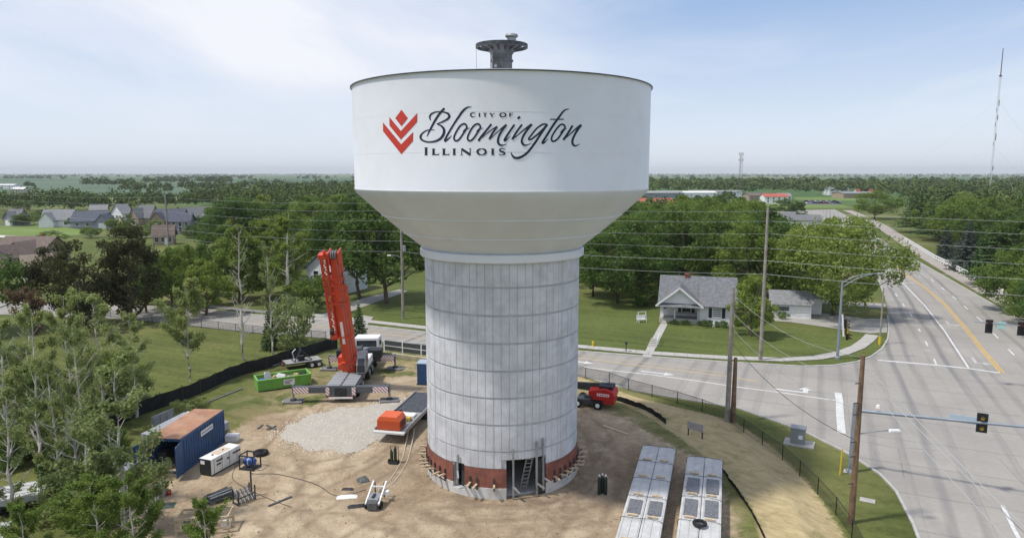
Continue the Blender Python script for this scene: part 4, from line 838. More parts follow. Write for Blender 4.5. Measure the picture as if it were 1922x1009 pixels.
# woods: trees scattered over surveyed ground, each its own object; the far ones run together
rw = random.Random(99)
TAKEN = [(o.location.x, o.location.y) for o in S.objects if o.type == 'EMPTY' and o.get('category') == 'tree']
def wood(poly, sp, kinds, label, group, hs=(10, 15), ymax=260, stuff=None, clump=0):
    xs = [p.x for p in poly]; ys = [p.y for p in poly]; n = 0; area = (max(xs) - min(xs)) * (max(ys) - min(ys)); got = []
    for _ in range(int(area / sp / sp * 5)):
        x, y = rw.uniform(min(xs), max(xs)), rw.uniform(min(ys), max(ys))
        if poly_sd(poly, np.array([x]), np.array([y]))[0] < 0: continue
        if clump and math.sin(x * clump + 2 * math.sin(y * clump * .5)) + math.sin(x * clump * 2.3 + y * clump * .7 + 1) < .15: continue
        q = sp * (1 if y < 260 else 1.15)
        if any((x - a) ** 2 + (y - b) ** 2 < q * q for a, b in got) or any((x - a) ** 2 + (y - b) ** 2 < 16 for a, b in TAKEN): continue
        got.append((x, y))
    for x, y in sorted(got, key=lambda p: p[1]):
        h = rw.uniform(*hs)
        if y > ymax: stuff.append((x, y, h)); continue
        key = rw.choice(kinds); lm_ = rw.choice((None, None, L_mid, L_dark)) if key in ('oak1', 'oak2', 'maple1', 'maple2', 'ash1', 'ash2') else None
        fr = sorted(p_[1] for p_ in got); k_ = fr.index(y) / max(1, len(fr)); row = 'front' if k_ < .22 else ('middle' if k_ < .6 else 'back'); us = sorted(p_[0] / p_[1] for p_ in got); e_ = us.index(x / y) / max(1, len(us)); sec = ('far left', 'left half', 'right half', 'far right')[min(3, int(e_ * 4))]
        col_ = {'lime': 'yellow-green', 'mulberry': 'broad', 'pine': 'dark pine', 'spruce': 'dark spruce', 'elm': 'dark spreading', 'oak1': 'round', 'oak2': 'wide', 'maple1': 'round', 'maple2': 'upright', 'ash1': 'upright', 'ash2': 'wide'}[key]; sz_ = 'tall ' if h > hs[0] + (hs[1] - hs[0]) * .66 else ('low ' if h < hs[0] + (hs[1] - hs[0]) * .33 else '')
        tree('wood_tree', key, (x, y, 0), f'{sz_}{col_} tree in the {row} row, {sec}, {label}', group, h, rw.uniform(.85, 1.2), lm=lm_)
FAR = []
wood(px([(250, 332), (300, 318), (365, 312), (425, 305), (520, 300), (520, 232), (420, 230), (330, 231), (275, 244), (262, 290)]), 8.2, ['oak1', 'oak2', 'maple1', 'ash1', 'ash2', 'elm', 'mulberry', 'lime'], 'wood behind the crane', 'trees of the wood behind the crane', (8.5, 15.5), 230, FAR)
wood(px([(684, 322), (760, 330), (800, 318), (860, 322), (890, 332), (912, 326), (918, 300), (895, 275), (875, 262), (800, 262), (690, 272)]), 7.6, ['oak1', 'ash1', 'ash2', 'elm', 'maple1', 'maple2', 'mulberry'], 'wood behind the bungalow', 'trees of the wood behind the bungalow', (8.5, 15), 230, FAR)
wood(px([(1102, 270), (1135, 290), (1185, 318), (1240, 350), (1330, 400), (1420, 330), (1330, 262), (1200, 238), (1075, 233), (1062, 241)]), 8.4, ['oak1', 'pine', 'ash2', 'maple2', 'pine', 'elm', 'mulberry', 'spruce'], 'wood right of the road', 'trees of the wood right of the road', (9, 15), 240, FAR)
for poly, sp, hs in (([(-60, 241), (105, 238), (165, 236), (240, 234), (236, 229), (165, 231), (100, 229), (-60, 229)], 7.6, (9, 15)), ([(152, 213.5), (260, 211), (420, 207.5), (420, 205), (250, 207.5), (150, 211)], 15, (10, 16)), ([(255, 233), (420, 228), (420, 212), (330, 213), (280, 219), (225, 226)], 9, (9, 15)), ([(104, 204.3), (160, 204.3), (160, 202.6), (104, 202.6)], 16, (12, 18)), ([(172, 199.3), (226, 199.3), (226, 197.8), (172, 197.8)], 20, (10, 16)), ([(236, 198.8), (274, 198.8), (274, 197.8), (236, 197.8)], 18, (10, 16)), ([(28, 204.3), (48, 204.3), (48, 203.6), (28, 203.6)], 14, (8, 13)),
        ([(690, 216), (790, 214), (1010, 214), (1010, 205), (850, 203), (690, 206)], 16, (11, 17)), ([(1035, 224), (1075, 232), (1330, 262), (1500, 262), (1500, 206), (1010, 204)], 17, (10, 17)), ([(690, 262), (800, 262), (850, 262), (850, 236), (800, 232), (690, 240)], 11, (8, 12)), ([(745, 226), (860, 222), (872, 228), (860, 233), (745, 236)], 14, (6, 10)),
        ([(420, 230), (520, 232), (690, 240), (690, 206), (420, 208)], 22, (10, 16)), ([(-60, 194.2), (420, 195), (420, 193.8), (-60, 193.2)], 62, (9, 14)), ([(760, 202), (1300, 202), (1300, 197.5), (760, 197.5)], 40, (10, 16)), ([(-60, 192.2), (1300, 192.2), (1300, 191), (-60, 191)], 80, (10, 16)), ([(-60, 189.9), (1300, 189.9), (1300, 189.1), (-60, 189.1)], 130, (14, 22))):
    yy_ = min(p.y for p in px(poly)); wood(px(poly), sp * (.62 if yy_ > 1400 else 1), [], '', '', hs, -1, FAR, .006 if yy_ > 3000 else (.011 if yy_ > 1400 else 0))
rg = np.random.default_rng(4); V = []; Q = []; base = 0
for x, y, h in FAR:
    k = int(np.clip(90000 / y, 26, 240)); r = h * rg.uniform(.36, .5); d = sph(rg, k); d[:, 2] = np.abs(d[:, 2]) * 1.25 - .45; lob = 1 + .3 * np.sin(3 * np.arctan2(d[:, 1], d[:, 0]) + h) * (rg.random() + .3)
    c = d * (r * lob * rg.uniform(.62, 1.06, k))[:, None] * np.array([1, 1, .95]) + np.array([x, y, h * .56]); lf = np.clip(y / 340, .9, 5.5)
    v, q = leaves(rg, c, d, lf, .5, .8); V.append(v); Q.append(q + base); base += len(v)
me = np_mesh('distant_woodland', np.concatenate(V), np.concatenate(Q))
def b_far(t, bs):
    N = NT(t); P = N.n('ShaderNodeNewGeometry').outputs['Position']; bs.inputs['Roughness'].default_value = .8; bs.inputs['Specular IOR Level'].default_value = .1
    c = N.mix(N.ramp(N.noise(P, .045, 4, .7), [(.34, 0.0), (.66, 1.0)]), (0.05, 0.085, 0.024), (0.14, 0.18, 0.05)); c = N.mix(N.ramp(N.noise(P, .35, 3, .6), [(.45, 0.0), (.75, .6)]), c, (0.032, 0.06, 0.02)); t.links.new(c, bs.inputs['Base Color'])
tag(link_mesh('distant_woodland', me, field_mat('far_foliage', b_far)), 'distant belts of dark green woodland reaching to the horizon', 'woodland', kind='stuff')
print('FAR', len(FAR), 'faces', len(me.polygons), 'objects', len(S.objects))
# ---------------------------------------------------------------- buildings
M_side = mat('white_siding', (0.74, 0.75, 0.77), .6, var=.04, scale=1.2); M_shing = mat('grey_shingle', (0.15, 0.155, 0.163), .9, var=.22, scale=2.2, bump=.4, bscale=8); M_shing2 = mat('pale_shingle', (0.22, 0.225, 0.235), .9, var=.18, scale=2); M_brownr = mat('brown_shingle', (0.15, 0.115, 0.10), .9, var=.2, scale=1.5)
M_navyr = mat('slate_shingle', (0.085, 0.095, 0.125), .9, var=.2, scale=1.5); M_shut = mat('dark_shutter', (0.02, 0.024, 0.032), .6); M_brick = mat('red_brick', (0.22, 0.075, 0.05), .9, var=.25, scale=6); M_cream = mat('cream_siding', (0.52, 0.47, 0.38), .7, var=.05, scale=1); M_gside = mat('grey_siding', (0.24, 0.26, 0.30), .7, var=.06, scale=1); M_tan = mat('tan_brick', (0.33, 0.26, 0.20), .9, var=.12, scale=2); M_redroof = mat('red_metal_roof', (0.42, 0.10, 0.065), .55, var=.08, scale=.5); M_porch = mat('porch_concrete', (0.45, 0.43, 0.39), .9, var=.08, scale=1.5)
def gable_roof(m, x0, x1, y0, y1, z, rise, along='x', ov=.35, th=.14):
    """two pitched slabs with thickness; ridge along x or y"""
    if along == 'x':
        ym = (y0 + y1) / 2; k = rise / (ym - y0)
        for s_, yy in ((1, y0), (-1, y1)):
            e = (yy - s_ * ov, z - k * ov); m.prism([e, (ym, z + rise), (ym, z + rise + th), (e[0], e[1] + th)], x0 - ov, x1 + ov, 'X')
    else:
        xm = (x0 + x1) / 2; k = rise / (xm - x0)
        for s_, xx in ((1, x0), (-1, x1)):
            e = (xx - s_ * ov, z - k * ov); m.prism([e, (xm, z + rise), (xm, z + rise + th), (e[0], e[1] + th)], y0 - ov, y1 + ov, 'Y')
    return m
def walls(m, x0, x1, y0, y1, h, rise, along='x'):
    if along == 'x': m.prism([(y0, 0), (y1, 0), (y1, h), ((y0 + y1) / 2, h + rise - .02), (y0, h)], x0, x1, 'X')
    else: m.prism([(x0, 0), (x1, 0), (x1, h), ((x0 + x1) / 2, h + rise - .02), (x0, h)], y0, y1, 'Y')
    return m
def window(parent, x, z, y, w=.9, h=1.2, shutters=False, side=-1):
    """front window on the plane y: frame, pane and, where seen, shutters"""
    m = MB(); t = .07
    for a in ((x - w / 2 - t, x - w / 2, z - t, z + h + t), (x + w / 2, x + w / 2 + t, z - t, z + h + t), (x - w / 2, x + w / 2, z + h, z + h + t), (x - w / 2, x + w / 2, z - t, z), (x - w / 2, x + w / 2, z + h / 2 - .02, z + h / 2 + .02)): m.bx(a[0], a[1], y - .07, y + .02, a[2], a[3])
    f = m.build('window', M_wht, parent); bx(x - w / 2, x + w / 2, y - .025, y + .01, z, z + h).build('pane', M_glass, f)
    if shutters:
        for s_ in (-1, 1):
            c = x + s_ * (w / 2 + .33); b = bx(c - .2, c + .2, y - .06, y + .01, z - .05, z + h + .05); b.build('shutter', M_shut, f)
p = G(772, 360.5); hb = thing('bungalow', 'white bungalow with grey shingle roof and front porch across the street', 'house', p, R(-15.5), s=1.1)
m = MB(); walls(m, 0, 9.3, 2.3, 9.0, 2.55, 2.75, 'x'); m.bx(4.95, 9.3, .4, 2.32, 0, 2.55); m.build('wall', M_side, hb)
m = MB()                                                              # lap siding: raised boards on the front wall
for k in range(9): m.prism([(.36, .25 + k * .255), (.385, .25 + k * .255 + .24), (.41, .25 + k * .255 + .24), (.41, .25 + k * .255)], 5.0, 9.26, 'X')
m.build('siding', M_side, hb)['kind'] = 'stuff'
m = MB(); gable_roof(m, 0, 9.3, 2.3, 9.0, 2.62, 2.7, 'x'); m.prism([(2.0, 2.36), (5.65, 5.18), (5.65, 5.30), (-.05, 2.44), (-.05, 2.32)], 4.9, 9.6, 'X'); roof = m.build('roof', M_shing, hb)
m = MB(); gable_roof(m, .1, 4.85, -.1, 5.2, 2.62, 1.95, 'y', .45); m.build('porch_roof', M_shing, hb)
m = MB(); m.prism([(.0, 2.66), (4.95, 2.66), (2.475, 4.52)], -.02, .25, 'Y'); g = m.build('gable', M_side, hb)
m = MB()
for s_ in (-1, 1): m.beam((2.475 + s_ * 2.95, -.56, 2.30), (2.475, -.56, 4.70), .10, .2)
m.bx(-.45, 5.4, -.56, -.46, 2.22, 2.40); m.build('bargeboard', M_wht, g); MB().lathe([(.01, -.06), (.22, -.06), (.22, 0)], (2.475, -.02, 3.35), 12, axis='Y').build('gable_vent', M_side, g)
m = MB(); m.prism([(-.75, 2.24), (.5, 2.75), (.5, 2.82), (-.75, 2.32)], -.1, 5.05, 'X'); m.build('pent_roof', M_shing, hb)
bx(0, 4.95, .3, 2.3, 0, .62).build('porch_floor', M_porch, hb)
m = MB(); m.bx(-.02, 4.97, .22, .32, 0, .55); m.build('porch_skirt', M_porch, hb)
for x in (.12, 1.9, 4.8): bx(x - .07, x + .07, .32, .46, .62, 2.5).build('porch_post', M_wht, hb)
m = MB(); m.bx(1.9, 4.8, .36, .42, 1.36, 1.42); m.bx(1.9, 4.8, .36, .42, .78, .82)
for k in range(18): m.bx(2.0 + k * .155, 2.03 + k * .155, .37, .41, .8, 1.38)
m.build('porch_railing', M_gsteel, hb)
d = bx(.95, 1.75, 2.24, 2.31, .62, 2.35).build('door', M_wht, hb); MB().lathe([(.01, -.03), (.04, -.03), (.04, 0)], (1.65, 2.24, 1.45), 8, axis='Y').build('handle', M_gsteel, d)
window(hb, .55, 1.4, 2.3, .35, .5); window(hb, 3.3, 1.15, 2.3, 1.05, 1.15, True); window(hb, 7.1, 1.0, .4, .95, 1.35, True)
m = MB(); m.bx(2.9, 3.45, 5.3, 5.85, 4.0, 5.75); m.bx(2.85, 3.5, 5.25, 5.9, 5.62, 5.72); m.build('chimney', M_brick, roof)
m = MB(); m.bx(.4, .9, -.25, .3, 0, .32); m.bx(.3, .95, -.55, -.2, 0, .16); m.build('porch_step', M_porch, hb)
hloc = lambda x, y, z=0: p + Matrix.Rotation(R(-15.5), 3, 'Z') @ Vector((x, y, z)) * 1.1
for i, (x, w_) in enumerate(((1.9, 1.25), (3.35, 1.2), (5.75, 1.5), (7.7, 1.35))):
    tree('clipped_shrub', 'bush', hloc(x, -.45), ['clipped bush under the porch railing, left', 'clipped bush under the porch railing, right', 'wide clipped bush left of the shuttered front window', 'clipped bush below the shuttered front window'][i], h=.85 if i > 1 else .7, w=w_, cat='shrub', lm=L_dark)
o = bx(-.16, .16, -.13, .13, 0, .5).add([], []).box((0, 0, .62), (.24, .22, .28), taper=.7).build('garden_statue', M_wht, None, bevel=.05); o.location = hloc(6.75, -.7); tag(o, 'small white garden ornament between the two wide bushes', 'ornament')
t = thing('garden_swing', 'white garden seat on the lawn left of the bungalow', 'bench', hloc(-2.2, -.2), R(20)); bx(-.7, .7, -.25, .25, .4, .46).build('seat', M_wht, t); bx(-.7, .7, .25, .31, .46, 1.0).build('backrest', M_wht, t)
for x in (-.6, .6):
    m = MB(); m.beam((x, -.3, 0), (x, 0, 1.5), .06); m.beam((x, .35, 0), (x, 0, 1.5), .06); m.build('leg', M_wht, t)
MB().beam((-.7, 0, 1.5), (.7, 0, 1.5), .07).build('top_bar', M_wht, t)
# front walk with its steps
P0, P1 = G(757, 401), hloc(.65, -.6); ribbon('front_walk', [P0.lerp(P1, k / 8) for k in range(9)], 1.0, M_walk, .05)
for k in range(5):
    a = P0.lerp(P1, .28 + .045 * k); o = bx(-.55, .55, -.2, .2, .05, .12 + .03 * k).build('stone_step', M_walk, bpy.data.objects['front_walk']); o.location = (a.x, a.y, 0); o.rotation_euler.z = math.atan2((P1 - P0).y, (P1 - P0).x) - R(90)
t = thing('handrail', 'white handrail beside the front walk steps', 'handrail', P0.lerp(P1, .26) + Vector((.65, .1, 0)), math.atan2((P1 - P0).y, (P1 - P0).x))
MB().beam((0, 0, .9), (2.9, 0, 1.15), .06).build('rail', M_wht, t)
for x in (0, 1.4, 2.8): MB().beam((x, 0, 0), (x, 0, .92 + x * .08), .06).build('post', M_wht, t)
# garage and shed
p = G(903.5, 354.5); gr = thing('garage', 'small white garage with a grey roof right of the power pole', 'garage', p, R(-13)); m = MB(); walls(m, 0, 5.3, 0, 5.5, 2.1, 1.5, 'x'); m.build('wall', M_side, gr); gable_roof(MB(), 0, 5.3, 0, 5.5, 2.16, 1.45, 'x', .4).build('roof', M_shing2, gr)
d = bx(3.05, 5.0, -.06, .02, 0, 1.85).build('garage_door', M_wht, gr)
for k in range(3): bx(3.05, 5.0, -.075, -.06, .45 * k + .44, .45 * k + .47).build('door_groove', M_gside, d)
window(gr, 1.5, 1.15, 0, 1.5, .55)
o = thing('garden_shed', 'narrow white shed standing against the right side of the garage', 'shed', G(946, 350.5), R(-13)); m = MB(); walls(m, 0, 1.75, 0, 2.6, 2.1, .35, 'y'); m.build('wall', M_side, o); gable_roof(MB(), 0, 1.75, 0, 2.6, 2.14, .33, 'y', .12).build('roof', M_shing2, o); bx(.45, 1.3, -.05, .02, 0, 1.8).build('door', M_side, o)
for i, (u, v) in enumerate(((899, 355), (915.5, 356.5))): tree('clipped_shrub', 'bush', G(u, v), ['clipped round bush at the left corner of the garage', 'clipped square bush in front of the garage'][i], h=1.15, w=.8, cat='shrub', lm=L_mid)
# second house behind the garage, and the house behind the crane
def house(name, label, u, v, w, d, h, rise, rz, wm, rm, along='x', wins=3, gdoor=False, chim=False, wing=None, cat='house', group=None, near=False):
    o = thing(name, label, cat, G(u, v), R(rz), group); m = MB(); walls(m, -w / 2, w / 2, 0, d, h, rise, along)
    if wing: walls(m, wing[0], wing[1], -wing[2], d * .5, h * .96, rise * .8, 'y')
    m.build('wall', wm, o); m = MB(); gable_roof(m, -w / 2, w / 2, 0, d, h + .06, rise, along, .45)
    if wing: gable_roof(m, wing[0], wing[1], -wing[2], d * .5, h * .96 + .06, rise * .8, 'y', .4)
    r = m.build('roof', rm, o)
    yy = 0.0
    for k in range(wins):
        x = -w / 2 + w * (k + .6) / (wins + .2)
        if wing and wing[0] - .6 < x < wing[1] + .6: continue
        if h > 4.4: window(o, x, h - 1.9, yy, 1.0, 1.3); window(o, x, 1.0, yy, 1.0, 1.4)
        else: window(o, x, .95, yy, 1.1, 1.2)
    if gdoor:
        c, yy = ((wing[0] + wing[1]) / 2, -wing[2]) if wing else (w * .28, 0); bx(c - 1.3, c + 1.3, yy - .06, yy + .02, 0, 2.2).build('garage_door', M_wht, o)
    else: bx(w * .06, w * .06 + .95, -.07, .02, 0, 2.05).build('door', M_tan if wm is not M_tan else M_wht, o)
    if chim: m = MB(); m.bx(w * .2, w * .2 + .6, d * .5, d * .5 + .6, h, h + rise + .7); m.build('chimney', M_brick, r)
    return o
house('dwelling', 'grey-roofed house half hidden by trees behind the garage', 926, 339, 7, 6, 3.2, 1.6, -13, M_gside, M_shing2, wins=2)
o = house('farmhouse', 'white two-storey house behind the crane boom', 383, 327, 7.2, 8, 4.6, 2.9, -22, M_side, M_shing, 'y', wins=2); bx(-4.2, 3.9, -1.7, 0, 2.5, 2.66).build('porch_roof', M_shing2, o)
for x in (-4.0, -1.4, 1.2, 3.7): bx(x - .07, x + .07, -1.6, -1.46, 0, 2.5).build('porch_post', M_wht, o)
# the distant estate on the left
for i, (u, v, wp, h, rise, rz, wm, rm, along, wing, lb) in enumerate((
        (20, 247.5, 24, 3, 3.4, -18, M_gside, M_shing, 'x', (-2, 3, 2), 'blue-grey house at the left end of the distant estate'), (72, 249.5, 36, 3, 3.6, 12, M_side, M_shing2, 'x', (-5, 0, 3), 'white house with pale roof second from left in the estate'), (108, 251, 42, 2.8, 3.4, 8, M_gside, M_navyr, 'x', (4, 9, 3), 'long house with dark slate roof above the olive trees'),
        (121, 241, 20, 4.6, 2.0, 20, M_cream, M_shing2, 'x', None, 'cream two-storey house in the estate'), (142, 241.5, 22, 3.2, 3.8, -25, M_side, M_shing2, 'y', None, 'white gabled house right of the cream house'), (172, 247, 26, 3.4, 4.4, -20, M_tan, M_shing, 'x', (-4, 1, 3), 'house with tall grey roof left of the estate pole'),
        (203, 250, 36, 3.2, 3.8, 10, M_tan, M_navyr, 'x', (-6, -1, 3), 'tan house with dark roof right behind the estate pole'), (234, 244.5, 26, 3, 3.4, 24, M_side, M_shing, 'x', (1, 6, 2), 'white house at the right end of the estate'), (216, 258, 26, 4.8, 2.4, 6, M_gside, M_navyr, 'x', None, 'dark two-storey house with white foundation in front of the estate'),
        (28, 291, 62, 2.8, 3.0, -6, M_tan, M_brownr, 'x', (-1, 5, 3), 'house with wide brown roof at the left edge'), (30, 297, 34, 2.7, 2.4, 62, M_tan, M_brownr, 'x', None, 'brown-roofed wing in front of the wide brown roof'), (52, 312, 28, 2.6, 2.4, 40, M_cream, M_tan, 'x', None, 'cream gabled house left of the olive trees'), (196, 270, 22, 3, 2.6, 15, M_tan, M_brownr, 'x', None, 'tan house right of the olive trees'))):
    y = G(u, v).y; w = wp * y / F * (.86 if v < 262 else 1); house('estate_house', lb, u, v, w, min(w * .7, 11), h, rise, rz, wm, rm, along, 3, bool(wing), i % 3 == 0, wing, group='houses of the distant estate')
o = house('apartment_block', 'long building with bright red roof beyond the wood', 764, 231.5, 25, 12, 4.6, 2.4, 6, M_gside, M_redroof, wins=6); m = MB(); gable_roof(m, -9, 3, -3.2, 5, 4.4, 2.0, 'y', .5); m.build('wing_roof', M_redroof, o); m = MB(); walls(m, -9, 3, -3.0, 4.8, 4.35, 1.95, 'y'); m.build('wing_wall', M_gside, o)
for i, (u, v, w, d, h, rz, wm, rm, lb) in enumerate(((800, 215, 60, 16, 4, 4, M_side, M_wht, 'long white flat building behind the red roof'), (838, 214.5, 46, 14, 4.5, -3, M_side, M_shing2, 'white building left of the lattice tower'), (775, 215.5, 40, 12, 4, 8, M_gside, M_shing2, 'pale grey flat building beside the tank edge'), (908, 222.5, 16, 10, 5, 0, M_side, M_redroof, 'white shop with reddish roof right of the lattice tower'), (888, 219, 16, 12, 4, 10, M_tan, M_brownr, 'brown-roofed building right of the lattice tower'), (918, 221.5, 9, 9, 5, 0, M_wht, M_shing2, 'small white block beside the tree in front of the car park'),
        (981, 212.5, 20, 12, 6, 5, M_wht, M_shing2, 'white building above the far bend of the road'), (1012, 216, 40, 18, 4, 6, M_tan, M_shing2, 'low pale building behind the far bend'), (1150, 219.5, 34, 20, 4, 12, M_brick, M_brownr, 'low brown-roofed building at the foot of the guyed mast'), (408, 217.5, 28, 14, 5, 5, M_wht, M_shing2, 'pale grey building left of the tank cone'), (1012, 213, 16, 10, 4, 0, M_side, M_redroof, 'small red-roofed building far behind the bend'), (5, 205, 40, 14, 5, 0, M_wht, M_wht, 'white farm shed out in the fields at the left edge'), (27, 211, 12, 9, 5, 0, M_cream, M_wht, 'small cream shed out in the fields'), (910, 245, 13, 8, 2.8, -20, M_cream, M_shing, 'cream house beside the top of the tall power pole'), (928, 250, 20, 10, 2.9, -15, M_side, M_shing, 'grey-roofed house behind the weeping tree'))):
    house('far_building', lb, u, v, w, d, h, 1.2 if w > 30 else 1.8, rz, wm, rm, 'x', 4, False, cat='building')
# parked cars far away
M_car = [mat('car_' + n, c, .3, .2) for n, c in (('white', (.7, .7, .7)), ('silver', (.35, .36, .38)), ('black', (.02, .02, .025)), ('red', (.3, .03, .03)), ('blue', (.04, .07, .16)))]
def car(u, v, rz, k, lb):
    o = thing('parked_car', lb, 'car', G(u, v, .15), R(rz), 'cars in the far car park'); m = MB(); m.prism([(-2.2, .3), (2.2, .3), (2.25, .75), (1.3, .9), (-2.1, .95), (-2.25, .6)], -.9, .9, 'Y'); m.build('body', M_car[k], o)
    m = MB(); m.prism([(-1.7, .93), (1.1, .9), (.4, 1.45), (-1.2, 1.48)], -.78, .78, 'Y'); m.build('cabin', M_glass, o)
    for x in (-1.35, 1.35):
        for y in (-.86, .86): MB().wheel((x, y, .32), .32, .2, 'Y', 8).build('wheel', M_black, o)
for i in range(12):
    k = (2, 0, 1, 4, 0, 2, 1, 3, 0, 1, 2, 4)[i]; car(943 + i * 3.3, 220.6 + (i % 2) * 1.6, 12, k, f"{('white', 'silver', 'black', 'red', 'blue')[k]} car, number {('one','two','three','four','five','six','seven','eight','nine','ten','eleven','twelve')[i]} from the left in the far car park")
# ---------------------------------------------------------------- masts
def lattice(name, label, u, v, vt, w0, w1, n, mt, cat):
    p, h = by_px(u, v, vt); o = thing(name, label, cat, p); m = MB(); c = lambda t, k: Vector((math.cos(k * 2.094) * (w0 + (w1 - w0) * t), math.sin(k * 2.094) * (w0 + (w1 - w0) * t), h * t))
    for k in range(3): m.beam(c(0, k), c(1, k), max(.10, .12), .12)
    for i in range(n):
        for k in range(3): m.beam(c(i / n, k), c((i + 1) / n, k + 1), .07); m.beam(c((i + 1) / n, k), c((i + 1) / n, k + 1), .06)
    m.build('lattice', mt, o); return o, h
M_mast = mat('mast_paint', (0.62, 0.60, 0.60), .6); M_mastr = mat('mast_red', (0.13, 0.06, 0.06), .6)
o, h = lattice('cell_tower', 'grey lattice phone mast right of the tank', 865, 221, 163, 2.4, .5, 18, M_pipe, 'mast')
for z in (.97, .86): 
    m = MB()
    for k in range(9): a = k * .698; m.box((1.5 * math.cos(a), 1.5 * math.sin(a), h * z), (.35, .35, 2.2), a)
    m.lathe([(1.3, h * z - .1), (1.4, h * z), (1.3, h * z + .1)], n=12); m.build('antenna_array', M_mast, o)
p, h = by_px(1155.5, 214, 72); o, h = lattice('radio_mast', 'very tall slender guyed radio mast near the right edge', 1155.5, 214, 74, .75, .75, 60, M_mast, 'mast')
m = MB(); m.tube([(0, 0, h), (0, 0, h + 24)], [.42, .30], 8); m.lathe([(.2, h - .8), (1.1, h - .4), (1.1, h + .6), (.2, h + 1)], n=10); m.build('top_antenna', M_mastr, o)
m = MB()
for f_, dz in ((.78, 5), (.66, 4), (.50, 6), (.24, 4)): m.box((.9, 0, h * f_), (.5, .5, dz)); m.box((-.2, .7, h * f_ - 6), (.4, .4, 3))
m.build('antenna', M_pipe, o)
for z, r in ((.80, 95), (.42, 60)):
    for k in range(3):
        a = k * 2.094 + .25; MB().beam((0, 0, h * z), (r * math.cos(a), r * math.sin(a), 0), .06).build('guy_wire', M_mast, o)
# ---------------------------------------------------------------- poles, wires, signals
M_wood = mat('pole_wood_grey', (0.27, 0.245, 0.215), .9, var=.25, scale=1.4, bump=.3, bscale=12); M_woodb = mat('pole_wood_brown', (0.20, 0.125, 0.075), .9, var=.35, scale=.9, bump=.3, bscale=12, stain=(0.07, 0.045, 0.03), stain_scale=.5, stain_amt=.8); M_wire = mat('wire_aluminium', (0.42, 0.43, 0.42), .5, .4); M_cable = mat('wire_black', (0.03, 0.03, 0.03), .7); M_sig = mat('signal_pole_blue_grey', (0.27, 0.31, 0.355), .45, .3, var=.1, scale=2); M_bark2 = mat('signal_black', (0.015, 0.015, 0.017), .5); M_amber = mat('signal_amber', (0.55, 0.36, 0.04), .45); M_yel = mat('signal_yellow', (0.65, 0.45, 0.03), .5); M_sigred = mat('signal_red_lens', (0.20, 0.02, 0.02), .3); M_signblue = mat('sign_blue_grey', (0.40, 0.50, 0.58), .5)
POLE = {}
def pole(key, label, u, vb, vt=None, ground=None, top=None, r=.16, mt=None, lean=0.0):
    p = Vector(ground) if ground else G(u, vb); top = top or AT(u, vt, p.y).z; o = thing('utility_pole', label, 'pole', p); m = MB(); m.tube([(0, 0, -.3), (lean * .5, 0, top * .5), (lean, 0, top)], [r * 1.15, r * .95, r * .72], 10); m.build('shaft', mt or M_wood, o, smooth=True); POLE[key] = (o, p, top); return o
pole('B', 'tallest wooden power pole at the street corner right of the bungalow', 889, 404, ground=G(889.5, 404), top=AT(894, 225, G(889, 404).y).z, r=.19)
pole('D', 'wooden power pole with street lamp left of the tower column', 474.5, 356, ground=G(474.5, 356), top=17.6, r=.19)
pole('E', 'grey power pole in front of the distant estate', 0, 0, ground=(-60.5, 121, 0), top=17.4, r=.18); pole('F', 'power pole at the left edge of the picture', 0, 0, ground=(-113, 150, 0), top=17.2, r=.18)
pole('N', 'power pole beyond the right edge', 0, 0, ground=(84, 50, 0), top=17.2, r=.18)
pole('A', 'grey wooden pole beside its cut-off brown stub at the fence', 852, 475, ground=G(851, 476), top=AT(858, 319, G(851, 476).y).z, r=.20); pole('A2', 'cut-off brown pole stub beside the grey pole at the fence', 857.5, 475, ground=G(857.5, 476), top=AT(860, 401, G(857.5, 476).y).z, r=.21, mt=M_woodb)
pole('C', 'weathered brown pole at the fence in the lower right', 995, 593, ground=G(995, 593), top=AT(1004, 398, G(995, 593).y).z, r=.17, mt=M_woodb)
zs = [AT(893, v, G(889, 404).y).z for v in (231, 242.5, 257, 274, 288.5, 304)]
for key in 'BDEFN':
    o, p, top = POLE[key]
    for z in zs[:4]:
        m = MB(); m.beam((0, 0, z + .02), (.28, -.2, z), .05); m.lathe([(.03, z - .02), (.09, z), (.09, z + .05), (.05, z + .08), (.09, z + .12), (.03, z + .16)], (.3, -.22, 0), 8); m.build('insulator', M_gsteel, o)
WIRES = 0
def wire(a, b, sag, r, mt, label, cat='wire', group='power lines along the street', n=14):
    m = MB(); pts = [Vector(a).lerp(Vector(b), k / n) - Vector((0, 0, 4 * sag * (k / n) * (1 - k / n))) for k in range(n + 1)]; o0 = pts[0].copy()
    m.tube([p - o0 for p in pts], r, 5); o = m.build('power_line', mt, None); o.location = o0; return tag(o, label, cat, group)
ordn = ('topmost', 'second', 'third', 'fourth', 'fifth', 'lowest')
for a, b, where in (('B', 'D', 'between the corner pole and the lamp pole'), ('D', 'E', 'between the lamp pole and the estate pole'), ('E', 'F', 'between the estate pole and the left edge'), ('B', 'N', 'from the corner pole to the right edge')):
    for i, z in enumerate(zs):
        pa, pb = POLE[a][1], POLE[b][1]; off = Vector((.3, -.22, 0)) if i < 4 else Vector((.2, -.1, 0))
        wire(pa + off + Vector((0, 0, z)), pb + off + Vector((0, 0, z * (1 if b != 'N' else .99))), .45 + .1 * (i % 3), .013 if i < 4 else .018, M_wire, f'{ordn[i]} of six overhead wires {where}')
pa, pc = POLE['A'][1], POLE['C'][1]
for i, (va, vc, mt) in enumerate(((330, 401, M_wire), (351, 430, M_wire), (369, 462, M_wire), (385, 498, M_cable))):
    wire(pa + Vector((.2, 0, AT(861, va, pa.y).z)), pc + Vector((.1, 0, AT(1002, vc, pc.y).z)), .9, .014 if i < 3 else .02, mt, f"{('top', 'second', 'third', 'black bottom')[i]} cable from the grey pole to the brown pole", group='cables to the brown pole')
pb = POLE['B'][1]
